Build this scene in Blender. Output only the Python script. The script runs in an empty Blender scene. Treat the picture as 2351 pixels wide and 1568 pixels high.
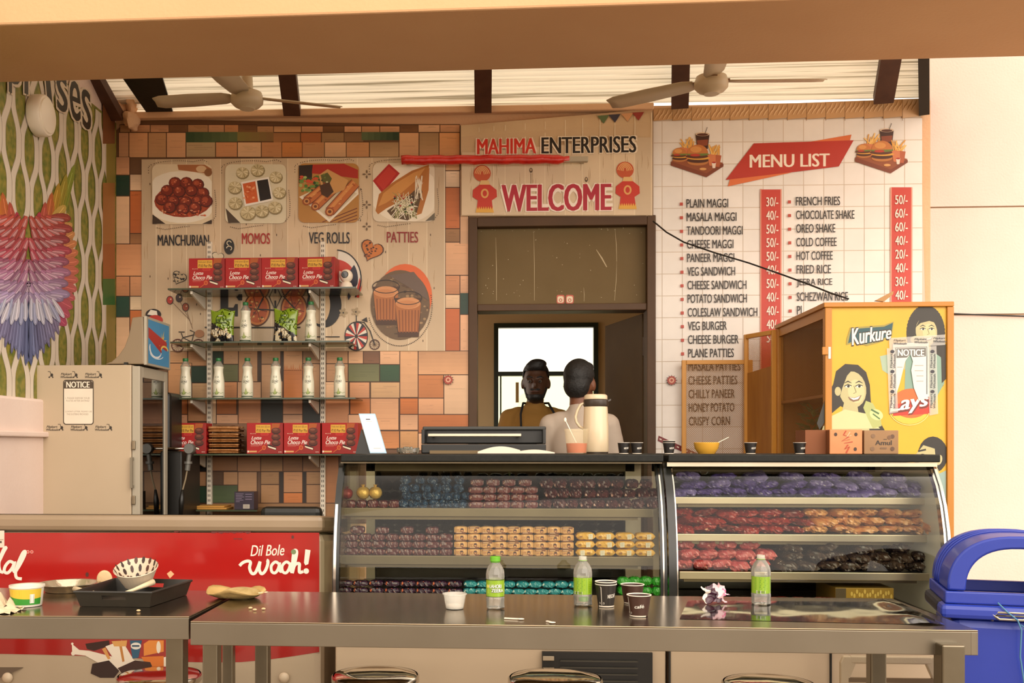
import bpy, bmesh, math, random
from math import sin, cos, pi, radians as rad
from mathutils import Vector, Matrix, noise
random.seed(7)
V = Vector
sc = bpy.context.scene
COL = sc.collection
# ---------------------------------------------------------------- camera
PW, PH, F = 2351.0, 1568.0, 2382.0
TP = .06
PSI = math.atan(TP)
CP, SP = cos(PSI), sin(PSI)
EYE, VX, VY = 1.21, 1172.0, 1026.0
PCX = VX - F * TP
cd = bpy.data.cameras.new('camera')
co = bpy.data.objects.new('camera', cd)
COL.objects.link(co)
co.location = (0, 0, EYE)
co.rotation_euler = (pi / 2, 0, PSI)
cd.sensor_width = 36
cd.lens = 36 * F / PW
cd.shift_x = (PW / 2 - PCX) / PW
cd.shift_y = (VY - PH / 2) / PW
cd.clip_start = .05
sc.camera = co
# ---------------------------------------------------------------- sky, light, exposure
wd = bpy.data.worlds.new('sky')
sc.world = wd
wd.use_nodes = True
bg = wd.node_tree.nodes['Background']
bg.inputs[0].default_value = (1.0, .88, .75, 1)
bg.inputs[1].default_value = 1.0
def sun(energy, col, angle, rx, rz):
    l = bpy.data.lights.new('sun', 'SUN')
    l.energy, l.color, l.angle = energy, col, rad(angle)
    o = bpy.data.objects.new('sun', l)
    COL.objects.link(o)
    o.rotation_euler = (rad(rx), 0, rad(rz))
sun(1.35, (1, .89, .78), 70, 72, 24)
sc.view_settings.view_transform = 'Standard'
sc.view_settings.look = 'None'
sc.view_settings.gamma = 1
sc.view_settings.use_curve_mapping = False
sc.view_settings.exposure = 1.2
sc.cycles.max_bounces = 10
sc.cycles.transparent_max_bounces = 24
sc.cycles.caustics_reflective = False
sc.cycles.caustics_refractive = False
sc.cycles.sample_clamp_indirect = 4
# ---------------------------------------------------------------- photo point -> place in the room
def U(px, py, Y):
    a = (px - PCX) / F
    X = Y * (a * CP - SP) / (CP + a * SP)
    zc = Y * CP - X * SP
    return V((X, Y, EYE - (py - VY) / F * zc))
def UX(px, py, X):
    a = (px - PCX) / F
    Y = X * (CP + a * SP) / (a * CP - SP)
    zc = Y * CP - X * SP
    return V((X, Y, EYE - (py - VY) / F * zc))
def UZ(px, py, z):
    zc = (EYE - z) * F / (py - VY)
    xc = (px - PCX) / F * zc
    return V((xc * CP - zc * SP, xc * SP + zc * CP, z))
def R(x0, y0, x1, y1, Y):
    ym, xm = (y0 + y1) / 2, (x0 + x1) / 2
    return U(x0, ym, Y).x, U(x1, ym, Y).x, U(xm, y1, Y).z, U(xm, y0, Y).z
# ---------------------------------------------------------------- colours and materials
def lin(c):
    return c / 12.92 if c <= .04045 else ((c + .055) / 1.055) ** 2.4
def hx(s, k=1.0):
    if not isinstance(s, str):
        return tuple(s[:3]) + (1,)
    return tuple(min(1, lin(int(s[i:i + 2], 16) / 255) * k) for i in (0, 2, 4)) + (1,)
MATS = {}
def mat(name, col='808080', rough=.5, metal=0, n=None, bump=0, bs=40, coat=0, spec=.5, alpha=None, emit=0, trans=0, stretch=(1, 1, 1), sss=0):
    """procedural material; n=(scale, second colour, contrast) mixes a second colour in by noise"""
    if name in MATS:
        return MATS[name]
    m = bpy.data.materials.new(name)
    MATS[name] = m
    m.use_nodes = True
    nt = m.node_tree
    b = nt.nodes['Principled BSDF']
    b.inputs['Base Color'].default_value = hx(col)
    b.inputs['Roughness'].default_value = rough
    b.inputs['Metallic'].default_value = metal
    b.inputs['Specular IOR Level'].default_value = spec
    if coat:
        b.inputs['Coat Weight'].default_value = coat
        b.inputs['Coat Roughness'].default_value = .08
    if trans:
        b.inputs['Transmission Weight'].default_value = trans
    if alpha is not None:
        b.inputs['Alpha'].default_value = alpha
    if n or bump:
        tc = nt.nodes.new('ShaderNodeTexCoord')
        mp = nt.nodes.new('ShaderNodeMapping')
        mp.inputs['Scale'].default_value = stretch
        nt.links.new(tc.outputs['Object'], mp.inputs[0])
    if n:
        t = nt.nodes.new('ShaderNodeTexNoise')
        t.inputs['Scale'].default_value = n[0]
        t.inputs['Detail'].default_value = 6
        nt.links.new(mp.outputs[0], t.inputs['Vector'])
        r = nt.nodes.new('ShaderNodeValToRGB')
        w = n[2] if len(n) > 2 else .15
        r.color_ramp.elements[0].position = .5 - w
        r.color_ramp.elements[1].position = .5 + w
        r.color_ramp.elements[0].color = hx(col)
        r.color_ramp.elements[1].color = hx(n[1])
        nt.links.new(t.outputs[0], r.inputs[0])
        nt.links.new(r.outputs[0], b.inputs['Base Color'])
    if bump:
        t2 = nt.nodes.new('ShaderNodeTexNoise')
        t2.inputs['Scale'].default_value = bs
        t2.inputs['Detail'].default_value = 5
        nt.links.new(mp.outputs[0], t2.inputs['Vector'])
        bu = nt.nodes.new('ShaderNodeBump')
        bu.inputs['Strength'].default_value = bump
        bu.inputs['Distance'].default_value = .01
        nt.links.new(t2.outputs[0], bu.inputs['Height'])
        nt.links.new(bu.outputs[0], b.inputs['Normal'])
    return m
def print_mat(name='printed_flex', rough=.45, coat=0.0, grain=.12):
    if name in MATS:
        return MATS[name]
    m = mat(name, 'ffffff', rough, coat=coat)
    nt = m.node_tree
    b = nt.nodes['Principled BSDF']
    a = nt.nodes.new('ShaderNodeAttribute')
    a.attribute_name = 'Col'
    tc = nt.nodes.new('ShaderNodeTexCoord')
    t = nt.nodes.new('ShaderNodeTexNoise')
    t.inputs['Scale'].default_value = 9
    t.inputs['Detail'].default_value = 8
    nt.links.new(tc.outputs['Object'], t.inputs['Vector'])
    mr = nt.nodes.new('ShaderNodeMapRange')
    mr.inputs['To Min'].default_value = 1 - grain
    mr.inputs['To Max'].default_value = 1 + grain * .5
    nt.links.new(t.outputs[0], mr.inputs[0])
    mx = nt.nodes.new('ShaderNodeVectorMath')
    mx.operation = 'SCALE'
    nt.links.new(a.outputs['Color'], mx.inputs[0])
    nt.links.new(mr.outputs[0], mx.inputs['Scale'])
    nt.links.new(mx.outputs[0], b.inputs['Base Color'])
    return m
def glass_mat(name, tint='f2f4ee', ior=1.45, rough=.01, boost=1.0):
    """thin pane: clear transmission plus a Fresnel mirror reflection"""
    if name in MATS:
        return MATS[name]
    m = bpy.data.materials.new(name)
    MATS[name] = m
    m.use_nodes = True
    nt = m.node_tree
    nt.nodes.remove(nt.nodes['Principled BSDF'])
    out = [x for x in nt.nodes if x.type == 'OUTPUT_MATERIAL'][0]
    tr = nt.nodes.new('ShaderNodeBsdfTransparent')
    tr.inputs[0].default_value = hx(tint)
    gl = nt.nodes.new('ShaderNodeBsdfGlossy')
    gl.inputs['Roughness'].default_value = rough
    fr = nt.nodes.new('ShaderNodeFresnel')
    fr.inputs[0].default_value = ior
    mu = nt.nodes.new('ShaderNodeMath')
    mu.operation = 'MULTIPLY'
    mu.inputs[1].default_value = boost
    mu.use_clamp = True
    nt.links.new(fr.outputs[0], mu.inputs[0])
    mi = nt.nodes.new('ShaderNodeMixShader')
    nt.links.new(mu.outputs[0], mi.inputs[0])
    nt.links.new(tr.outputs[0], mi.inputs[1])
    nt.links.new(gl.outputs[0], mi.inputs[2])
    nt.links.new(mi.outputs[0], out.inputs[0])
    return m
def pet_mat(name, milk_=.14):
    """thin clear plastic: pane plus a little scattering"""
    if name in MATS:
        return MATS[name]
    m = glass_mat(name, 'f4f4ee', 1.5, .03, 1.6)
    nt = m.node_tree
    out = [x for x in nt.nodes if x.type == 'OUTPUT_MATERIAL'][0]
    src = out.inputs[0].links[0].from_socket
    df = nt.nodes.new('ShaderNodeBsdfDiffuse')
    df.inputs[0].default_value = hx('e8e2d4')
    mi = nt.nodes.new('ShaderNodeMixShader')
    mi.inputs[0].default_value = milk_
    nt.links.new(src, mi.inputs[1])
    nt.links.new(df.outputs[0], mi.inputs[2])
    nt.links.new(mi.outputs[0], out.inputs[0])
    return m
def translucent_mat(name, col, k=.6, **kw):
    if name in MATS:
        return MATS[name]
    m = mat(name, col, .6, **kw)
    nt = m.node_tree
    b = nt.nodes['Principled BSDF']
    out = [x for x in nt.nodes if x.type == 'OUTPUT_MATERIAL'][0]
    t = nt.nodes.new('ShaderNodeBsdfTranslucent')
    t.inputs[0].default_value = hx(col)
    if b.inputs['Base Color'].links: nt.links.new(b.inputs['Base Color'].links[0].from_socket, t.inputs[0])
    mi = nt.nodes.new('ShaderNodeMixShader')
    mi.inputs[0].default_value = k
    nt.links.new(b.outputs[0], mi.inputs[1])
    nt.links.new(t.outputs[0], mi.inputs[2])
    nt.links.new(mi.outputs[0], out.inputs[0])
    return m
# ---------------------------------------------------------------- mesh building
def wloc(o):
    p = V((0, 0, 0))
    while o:
        p += o.location
        o = o.parent
    return p
def tag(o, label=None, cat=None, group=None, kind=None):
    if label: o['label'] = label
    if cat: o['category'] = cat
    if group: o['group'] = group
    if kind: o['kind'] = kind
    return o
def thing(name, label, cat, loc, group=None, kind=None):
    o = bpy.data.objects.new(name, None)
    o.empty_display_size = .05
    COL.objects.link(o)
    o.location = loc
    return tag(o, label, cat, group, kind)
class MB:
    """collects shapes in room coordinates and links them as one mesh object"""
    def __init__(s):
        s.v, s.f, s.c = [], [], []
        s.d = 0.0
    def add(s, vs, fs, col=None):
        k = len(s.v)
        s.v += [V(p) for p in vs]
        s.f += [tuple(i + k for i in f) for f in fs]
        s.c += [col] * len(fs)
        return s
    def box(s, x0, x1, y0, y1, z0, z1, col=None):
        vs = [(x, y, z) for z in (z0, z1) for y in (y0, y1) for x in (x0, x1)]
        return s.add(vs, [(0, 2, 3, 1), (4, 5, 7, 6), (0, 1, 5, 4), (2, 6, 7, 3), (0, 4, 6, 2), (1, 3, 7, 5)], col)
    def hexa(s, lo, hi, col=None):
        """solid between two loops of equal length"""
        n = len(lo)
        fs = [tuple(range(n))[::-1], tuple(range(n, 2 * n))] + [(i, (i + 1) % n, n + (i + 1) % n, n + i) for i in range(n)]
        return s.add(list(lo) + list(hi), fs, col)
    def prism(s, pts, vec, col=None):
        vec = V(vec)
        return s.hexa([V(p) for p in pts], [V(p) + vec for p in pts], col)
    def bar(s, p0, p1, w, h=None, up=(0, 0, 1), col=None):
        p0, p1 = V(p0), V(p1)
        h = h or w
        d = (p1 - p0).normalized()
        u = V(up)
        if abs(d.dot(u)) > .95: u = V((0, 1, 0))
        a = d.cross(u).normalized() * w / 2
        b = a.cross(d).normalized() * h / 2
        q = [-a - b, a - b, a + b, -a + b]
        return s.hexa([p0 + k for k in q], [p1 + k for k in q], col)
    def tube(s, pts, r, n=8, col=None, cap=True, closed=False):
        pts = [V(p) for p in pts]
        rs = r if isinstance(r, (list, tuple)) else [r] * len(pts)
        vs, fs = [], []
        m = len(pts)
        ref = None
        for i, p in enumerate(pts):
            if closed:
                d = pts[(i + 1) % m] - pts[i - 1]
            else:
                d = pts[min(i + 1, m - 1)] - pts[max(i - 1, 0)]
            d.normalize()
            if ref is None:
                ref = V((0, 0, 1)) if abs(d.z) < .9 else V((1, 0, 0))
            a = d.cross(ref)
            if a.length < 1e-5: a = d.cross(V((0, 1, 0)))
            a.normalize()
            b = d.cross(a).normalized()
            ref = -b if b.dot(ref) < 0 else b
            for j in range(n):
                t = 2 * pi * j / n
                vs.append(p + (a * cos(t) + b * sin(t)) * rs[i])
        for i in range(m if closed else m - 1):
            k = (i + 1) % m
            for j in range(n):
                fs.append((i * n + j, i * n + (j + 1) % n, k * n + (j + 1) % n, k * n + j))
        if cap and not closed:
            fs.append(tuple(range(n))[::-1])
            fs.append(tuple(range((m - 1) * n, m * n)))
        return s.add(vs, fs, col)
    def lathe(s, prof, c, n=24, axis='z', col=None, cap=True, sq=1.0):
        """prof = [(r, h)...] around axis through c"""
        c = V(c)
        vs, fs = [], []
        for r, h in prof:
            for j in range(n):
                t = 2 * pi * j / n
                x, y = r * cos(t), r * sin(t) * sq
                vs.append(c + (V((x, y, h)) if axis == 'z' else V((h, x, y)) if axis == 'x' else V((y, h, x))))
        for i in range(len(prof) - 1):
            for j in range(n):
                fs.append((i * n + j, i * n + (j + 1) % n, (i + 1) * n + (j + 1) % n, (i + 1) * n + j))
        if cap:
            fs.append(tuple(range(n))[::-1])
            fs.append(tuple(range((len(prof) - 1) * n, len(prof) * n)))
        return s.add(vs, fs, col)
    def ball(s, c, r, n=12, m=8, col=None):
        c = V(c)
        rx, ry, rz = r if isinstance(r, (list, tuple)) else (r, r, r)
        vs = [c + V((0, 0, -rz))]
        for i in range(1, m):
            t = -pi / 2 + pi * i / m
            for j in range(n):
                p = 2 * pi * j / n
                vs.append(c + V((rx * cos(t) * cos(p), ry * cos(t) * sin(p), rz * sin(t))))
        vs.append(c + V((0, 0, rz)))
        fs = [(0, 1 + (j + 1) % n, 1 + j) for j in range(n)]
        for i in range(m - 2):
            for j in range(n):
                a, b = 1 + i * n + j, 1 + i * n + (j + 1) % n
                fs.append((a, b, b + n, a + n))
        k = 1 + (m - 2) * n
        fs += [(k + j, k + (j + 1) % n, len(vs) - 1) for j in range(n)]
        return s.add(vs, fs, col)
    def sheet(s, grid, col=None):
        """grid of rows of points"""
        n = len(grid[0])
        vs = [p for row in grid for p in row]
        fs = [(i * n + j, i * n + j + 1, (i + 1) * n + j + 1, (i + 1) * n + j) for i in range(len(grid) - 1) for j in range(n - 1)]
        return s.add(vs, fs, col)
    def mesh(s, name, off):
        me = bpy.data.meshes.new(name)
        me.from_pydata([p - off for p in s.v], [], s.f)
        if any(c is not None for c in s.c):
            at = me.color_attributes.new('Col', 'FLOAT_COLOR', 'CORNER')
            i = 0
            buf = []
            for p, c in zip(me.polygons, s.c):
                buf += list(c or (1, 1, 1, 1)) * p.loop_total
            at.data.foreach_set('color', buf)
        return me
    def obj(s, name, m, parent=None, loc=None, smooth=None, bevel=0, fix=True, solid=0):
        off = V(loc) if loc is not None else V((0, 0, 0))
        if parent is not None:
            off = wloc(parent) + off
        me = s.mesh(name, off)
        if fix:
            bm = bmesh.new()
            bm.from_mesh(me)
            bmesh.ops.recalc_face_normals(bm, faces=bm.faces)
            bm.to_mesh(me)
            bm.free()
        if m: me.materials.append(m)
        o = bpy.data.objects.new(name, me)
        COL.objects.link(o)
        if parent is not None: o.parent = parent
        if loc is not None: o.location = loc
        if smooth:
            me.polygons.foreach_set('use_smooth', [True] * len(me.polygons))
            if smooth is not True: me.set_sharp_from_angle(angle=rad(smooth))
        if solid:
            md = o.modifiers.new('thick', 'SOLIDIFY')
            md.thickness = solid
        if bevel:
            md = o.modifiers.new('soft_edge', 'BEVEL')
            md.width, md.segments, md.limit_method, md.angle_limit = bevel, 2, 'ANGLE', rad(40)
        return o
def dup(root, loc, rz=None, label=None, group=None):
    r = root.copy()
    COL.objects.link(r)
    r.location = loc
    if rz is not None: r.rotation_euler = (0, 0, rz)
    if label: r['label'] = label
    if group: r['group'] = group
    for ch in list(root.children):
        c = ch.copy()
        COL.objects.link(c)
        c.parent = r
        for g in ch.children:
            d = g.copy()
            COL.objects.link(d)
            d.parent = c
    return r
# ---------------------------------------------------------------- lettering and flat print
_T = {}
def tmesh(s, bold=0.0, shear=0.0):
    k = (s, bold, shear)
    if k not in _T:
        c = bpy.data.curves.new('t', 'FONT')
        c.body = s
        c.offset = bold
        c.shear = shear
        c.resolution_u = 3
        o = bpy.data.objects.new('t', c)
        COL.objects.link(o)
        dg = bpy.context.evaluated_depsgraph_get()
        me = bpy.data.meshes.new_from_object(o.evaluated_get(dg))
        vs = [(v.co.x, v.co.y) for v in me.vertices]
        fs = [tuple(p.vertices) for p in me.polygons]
        bpy.data.objects.remove(o)
        bpy.data.curves.remove(c)
        bpy.data.meshes.remove(me)
        xs, ys = [v[0] for v in vs], [v[1] for v in vs]
        x0, x1, y0, y1 = min(xs), max(xs), min(ys), max(ys)
        _T[k] = ([((x - x0) / (x1 - x0), (y1 - y) / (y1 - y0)) for x, y in vs], fs)
    return _T[k]
class Art(MB):
    """flat print: coloured shapes laid on a surface given by mp(x, y, height)"""
    def __init__(s, mp, step=6e-5, base=2e-4):
        super().__init__()
        s.mp, s.step, s.d, s.fl = mp, step, base, False
    def up(s, k=1):
        s.d += s.step * k
        s.fl = False
        return s.d
    def lay(s, flat):   # shapes of one flat run share a height just above what lies below
        return s.up(.2 if flat else 1)
    def poly(s, pts, col, flat=False):
        d = s.lay(flat)
        return s.add([s.mp(x, y, d) for x, y in pts], [tuple(range(len(pts)))], hx(col))
    def rect(s, x0, y0, x1, y1, col, flat=False, n=1, m=1):
        d = s.lay(flat)
        if n == 1 and m == 1:
            return s.add([s.mp(x, y, d) for x, y in ((x0, y0), (x1, y0), (x1, y1), (x0, y1))], [(0, 1, 2, 3)], hx(col))
        g = [[s.mp(x0 + (x1 - x0) * i / n, y0 + (y1 - y0) * j / m, d) for i in range(n + 1)] for j in range(m + 1)]
        return s.sheet(g, hx(col))
    def ell(s, cx, cy, rx, ry, col, rot=0, n=20, a0=0, a1=360, flat=False):
        pts = []
        full = a1 - a0 >= 360
        for i in range(n if full else n + 1):
            t = rad(a0 + (a1 - a0) * i / n)
            x, y = rx * cos(t), ry * sin(t)
            c, q = cos(rad(rot)), sin(rad(rot))
            pts.append((cx + x * c - y * q, cy + x * q + y * c))
        return s.poly(pts, col, flat)
    def rrect(s, x0, y0, x1, y1, r, col, flat=False):
        pts = []
        for cx, cy, a in ((x1 - r, y0 + r, -90), (x1 - r, y1 - r, 0), (x0 + r, y1 - r, 90), (x0 + r, y0 + r, 180)):
            for i in range(5):
                t = rad(a + i * 22.5)
                pts.append((cx + r * cos(t), cy + r * sin(t)))
        return s.poly(pts, col, flat)
    def line(s, pts, w, col, closed=False, flat=False, rise=False):
        d = s.lay(flat)
        n = len(pts)
        ws = (list(w) + [w[-1]] * n)[:n] if isinstance(w, (list, tuple)) else [w] * n
        L, Rr = [], []
        for i in range(n):
            a = pts[(i + 1) % n] if closed else pts[min(i + 1, n - 1)]
            b = pts[i - 1] if closed else pts[max(i - 1, 0)]
            dx, dy = a[0] - b[0], a[1] - b[1]
            q = math.hypot(dx, dy) or 1
            nx, ny = -dy / q * ws[i] / 2, dx / q * ws[i] / 2
            L.append(s.mp(pts[i][0] + nx, pts[i][1] + ny, d + (i * 4e-6 if rise else 0)))
            Rr.append(s.mp(pts[i][0] - nx, pts[i][1] - ny, d + (i * 4e-6 if rise else 0)))
        if rise: s.d += n * 4e-6
        fs = [(i, (i + 1) % n, n + (i + 1) % n, n + i) for i in range(n if closed else n - 1)]
        return s.add(L + Rr, fs, hx(col))
    def dots(s, pts, r, col):
        s.up()
        for x, y in pts:
            s.ell(x, y, r, r, col, n=6, flat=True)
        return s
    def text(s, t, x0, y0, x1, y1, col, bold=0.0, shear=0.0, slope=0.0, quad=None):
        vs, fs = tmesh(t, 0, shear)
        em = len(t) * .55
        bx, by = bold / em, bold / .8
        offs = [(0, 0)] if bold < .005 else [(-bx, 0), (0, 0), (bx, 0)] if bold < .05 else [(-bx, -by), (bx, -by), (bx, by), (-bx, by), (0, 0)]
        for k, (ou, ov) in enumerate(offs):
            s._glyphs(t, vs, fs, x0, y0, x1, y1, col, slope, quad, ou, ov, s.up(.5), 1 - 2 * bx, 1 - 2 * by if len(offs) > 3 else 1)
        return s
    def _glyphs(s, t, vs, fs, x0, y0, x1, y1, col, slope, quad, ou, ov, d, ku, kv):
        out = []
        for u, v in vs:
            u, v = .5 + (u - .5) * ku + ou, .5 + (v - .5) * kv + ov
            if quad:
                (ax, ay), (bx, by), (cx, cy), (dx, dy) = quad
                x = (ax * (1 - u) + bx * u) * (1 - v) + (dx * (1 - u) + cx * u) * v
                y = (ay * (1 - u) + by * u) * (1 - v) + (dy * (1 - u) + cy * u) * v
            else:
                x, y = x0 + (x1 - x0) * u, y0 + (y1 - y0) * v + slope * u
            out.append(s.mp(x, y, d))
        return s.add(out, fs, hx(col))
    def done(s, name, parent=None, loc=None, m=None, **k):
        return s.obj(name, m or print_mat(), parent, loc, fix=False, **k)
def wallmap(Y):
    return lambda x, y, d: U(x, y, Y - d)
def facemap(X0, X1, Z0, Z1, Y):
    """u right, v down, 0..1 on a face looking at -Y"""
    return lambda u, v, d: V((X0 + u * (X1 - X0), Y - d, Z1 + v * (Z0 - Z1)))
def smooth_line(P, n=6):
    out = []
    for i in range(len(P) - 1):
        a, b, c, d = P[max(i - 1, 0)], P[i], P[i + 1], P[min(i + 2, len(P) - 1)]
        for k in range(n):
            t = k / n
            out.append(tuple(.5 * (2 * b[j] + (c[j] - a[j]) * t + (2 * a[j] - 5 * b[j] + 4 * c[j] - d[j]) * t * t + (3 * b[j] - a[j] - 3 * c[j] + d[j]) * t ** 3) for j in (0, 1)))
    return out + [P[-1]]
def arc(cx, cy, rx, ry, a0, a1, n=12):
    return [(cx + rx * cos(rad(a0 + (a1 - a0) * i / n)), cy + ry * sin(rad(a0 + (a1 - a0) * i / n))) for i in range(n + 1)]
ORD = 'first second third fourth fifth sixth seventh eighth ninth tenth eleventh twelfth thirteenth fourteenth fifteenth sixteenth'.split()
def jit(c, k=.08):
    c = hx(c)
    f = 1 + random.uniform(-k, k)
    return tuple(min(1, x * f) for x in c[:3]) + (1,)
# ================================================================ the setting
YW = 5.5
plaster = mat('cream_plaster', 'dfc8bb', .85, n=(3, 'e6d2c6', .3), bump=.15, bs=90)
peach = mat('peach_plaster', 'dcae84', .85, n=(2.2, 'e3bd98', .25), bump=.2, bs=60)
concrete = mat('grey_cement', '8c7d6c', .8, n=(6, '9c8c78', .3), bump=.2)
brownsteel = mat('brown_painted_steel', '54381a', .6, n=(5, '442c12', .3))
rust = mat('rusty_brown_steel', '43261a', .6, n=(14, '5a3a28', .3))
black = mat('black_plastic', '15130f', .4)
MB().box(-6, 7, -9, 9, -.1, 0).obj('floor', mat('cement_tiles', '9b8a74', .5, n=(4, '8b7a64', .3)))['kind'] = 'structure'
XL = U(266, 700, YW).x
dx0, dx1 = U(1076, 800, YW).x, U(1504, 800, YW).x
dz1 = U(1290, 499, YW).z
xr = U(2136, 300, YW).x
zr = 3.0
def st(o):
    o['kind'] = 'structure'
    return o
w = MB()
w.box(XL - .15, dx0, YW, YW + .12, 0, zr).box(dx1, xr, YW, YW + .12, 0, zr).box(dx0, dx1, YW, YW + .12, dz1, zr)
st(w.obj('wall_back', peach))
wr = thing('wall_right', None, None, (xr, YW, 0), kind='structure')
zg = [0, U(2230, 724, YW).z, U(2230, 477, YW).z, 5.2]
for i in range(3):
    MB().box(xr, xr + 3, YW, YW + .12, zg[i] + (.008 if i else 0), zg[i + 1]).obj('render_panel', plaster, wr)
MB().box(xr, xr + 3, YW + .015, YW + .1, 0, 5.1).obj('joint_backing', mat('joint_tan', 'b79a7a', .9), wr)  # darker tan backing behind the open joints
st(MB().box(XL - .15, XL, 2.4, YW, 0, 4.6).obj('wall_left', plaster))
# lower left wall: thicker cream dado with a ledge
zd, zl0, zl1 = UX(35, 912, XL).z, UX(35, 1003, XL).z, UX(35, 990, XL).z
st(MB().box(XL, XL + .035, 2.4, 4.62, 0, zd).obj('trim_1', plaster, bevel=.012))
st(MB().box(XL + .035, XL + .06, 2.4, 4.62, zl0, zl1).obj('trim_2', plaster, bevel=.006))
# unseen wall added behind the camera to darken reflections, low to let light in
st(MB().box(-7, 8, -9, -8.7, 0, 1.5).obj('added_wall', mat('far_wall', '8a6f52', .9, n=(1.5, '6a533c', .3))))
# beam / fascia over the counter
zs = 2.7
def bl(px, a, b):
    return a[1] + (b[1] - a[1]) * (px - a[0]) / (b[0] - a[0])
ba, bb = (0, 190), (2351, 130.5)
fa, fb = (0, 57), (1650, 4)
q = [UZ(-400, bl(-400, fa, fb), zs), UZ(2900, bl(2900, fa, fb), zs), UZ(2900, bl(2900, ba, bb), zs), UZ(-400, bl(-400, ba, bb), zs)]
beam = MB()
beam.hexa(q, [p + V((0, 0, 1.9)) for p in q])
st(beam.obj('beam', mat('beam_plaster', 'c0946a', .85, n=(1.6, 'cda47a', .3), bump=.12, bs=70), bevel=.008))
# translucent corrugated roof between beam and wall
SL, ZR0 = .5, 3.01
def roofpt(px, py, off=0.0):
    u = U(px, py, 1.0)
    Y = (ZR0 - off + SL * YW - EYE) / ((u.z - EYE) + SL)
    return V((u.x * Y, Y, EYE + (u.z - EYE) * Y))
r0, r1 = U(2134, 226, YW), roofpt(2134, 133)
dxr = (r1.x - r0.x) / (r1.y - r0.y)
g = []
pit, nseg = .03, 6
nrow = int((YW - 3.75) / pit * nseg)
for i in range(nrow + 1):
    Y = YW - pit * i / nseg
    h = .0075 * cos(2 * pi * i / nseg)
    g.append([V((x, Y, ZR0 + SL * (YW - Y) + h)) for x in (XL - .1, -1, 0, 1, r0.x + dxr * (Y - YW))])
roof = MB().sheet(g).obj('ceiling', translucent_mat('fibre_sheet', '9a8e74', .45, n=(75, 'ece2cc', .1), stretch=(.012, 1, 1)), smooth=True, fix=False)  # darker stripes in the colour stand in for shading of the corrugations
for n_ in MATS['fibre_sheet'].node_tree.nodes:
    if n_.type == 'VALTORGB': n_.color_ramp.elements[0].position, n_.color_ramp.elements[1].position = .34, .47
st(roof)
for k, (a, b, wd_, m) in enumerate([((671, 257), (660, 166), .088, rust), ((1109, 250), (1109, 153), .088, rust), ((1561, 240), (1563, 142), .088, rust), ((2028, 228), (2044, 135), .095, rust)]):
    p0, p1 = roofpt(*a, off=.05), roofpt(*b, off=.05)
    d = (p1 - p0) * 5
    MB().bar(p0, p0 + d, wd_, .06).obj('rafter', m, roof)
e0, e1 = r0 + V((-.03, -.01, -.05)), r0 + V((dxr * -1.4 - .03, -1.4, SL * 1.4 - .05))
MB().bar(e0, e1, .05, .1).obj('edge_flashing', mat('dark_flashing', '2a251c', .6), roof)
# broken corner at the top left: rusty angle, black tarpaulin, loose plaster
p = roofpt(330, 230, .03)
MB().bar(roofpt(255, 270, .08), roofpt(255, 270, .08) + V((-.06, -.75, .38)), .14, .05).obj('rusty_angle', rust, roof)
tar = MB()
a = [roofpt(x, y, .035) for x, y in ((283, 182), (372, 176), (398, 262), (340, 264))]
tar.hexa(a, [p + V((0, 0, .012)) for p in a])
tag(tar.obj('tarpaulin', mat('black_tarp', '0e0d0a', .35, bump=.4, bs=12)), 'black tarpaulin scrap under the roof sheet in the upper corner', 'tarpaulin')
lump = MB()
for k in range(7):
    pp = U(300 + random.uniform(-26, 26), 250 + random.uniform(-35, 35), YW - .06)
    i0 = len(lump.v)
    lump.ball(pp, (random.uniform(.03, .05), .04, random.uniform(.03, .06)), 10, 8)
    for i in range(i0, len(lump.v)): lump.v[i] = pp + (lump.v[i] - pp) * (1 + .8 * noise.noise(lump.v[i] * 22))
tag(lump.obj('mortar_lump', peach, smooth=50), 'lump of rough peach mortar at the top of the wall corner', 'mortar')
MB().bar(U(262, 268, YW - .03), U(1500, 246, YW - .03), .05, .035).obj('ledge', peach, None, bevel=.006)
st(bpy.data.objects['ledge']).name = 'trim_3'
# ---------------------------------------------------------------- door frame with transom, leaf swung into the back room
yf0, yf1 = YW - .03, YW + .12
door = thing('door_1', None, None, ((dx0 + dx1) / 2, YW, 0), kind='structure')
fx0, fx1 = U(1096, 700, YW).x, U(1484, 700, YW).x
ft = U(1290, 521, YW).z
t0, t1 = U(1290, 714, YW).z, U(1290, 698, YW).z
MB().box(dx0, fx0, yf0, yf1, 0, dz1).obj('jamb', brownsteel, door, bevel=.004)
MB().box(fx1, dx1, yf0, yf1, 0, dz1).obj('jamb', brownsteel, door, bevel=.004)
MB().box(fx0, fx1, yf0, yf1, ft, dz1).obj('head', brownsteel, door, bevel=.004)
MB().box(fx0, fx1, yf0 + .01, yf1, t0, t1).obj('transom_bar', brownsteel, door, bevel=.004)
MB().box(fx0, fx1, YW + .03, YW + .04, t1, ft).obj('transom_panel', mat('dusty_panel', '65522f', .55, n=(2.5, '746140', .3), bump=.05, bs=200, spec=.2), door)
scr = Art(wallmap(YW + .03))
for (x0, y0, x1, y1, ww) in [(1138, 545, 1140, 690, 1.5), (1225, 530, 1227, 690, 1.2), (1412, 525, 1416, 600, 1.2), (1416, 600, 1411, 690, 1), (1369, 573, 1393, 613, 3.2), (1340, 660, 1341, 692, 1)]:
    scr.line([(x0, y0), ((x0 + x1) / 2 + 1, (y0 + y1) / 2), (x1, y1)], [ww * .3, ww, ww * .6], 'b5a27a')
for k in range(60):
    scr.ell(random.uniform(1098, 1480), random.choice((random.uniform(522, 540), random.uniform(640, 696), random.uniform(540, 690))), random.uniform(.4, 1.2), random.uniform(.4, 1.4), 'b9a884', n=5)
scr.obj('scratches', print_mat(), bpy.data.objects['transom_panel'], fix=False)
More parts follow.
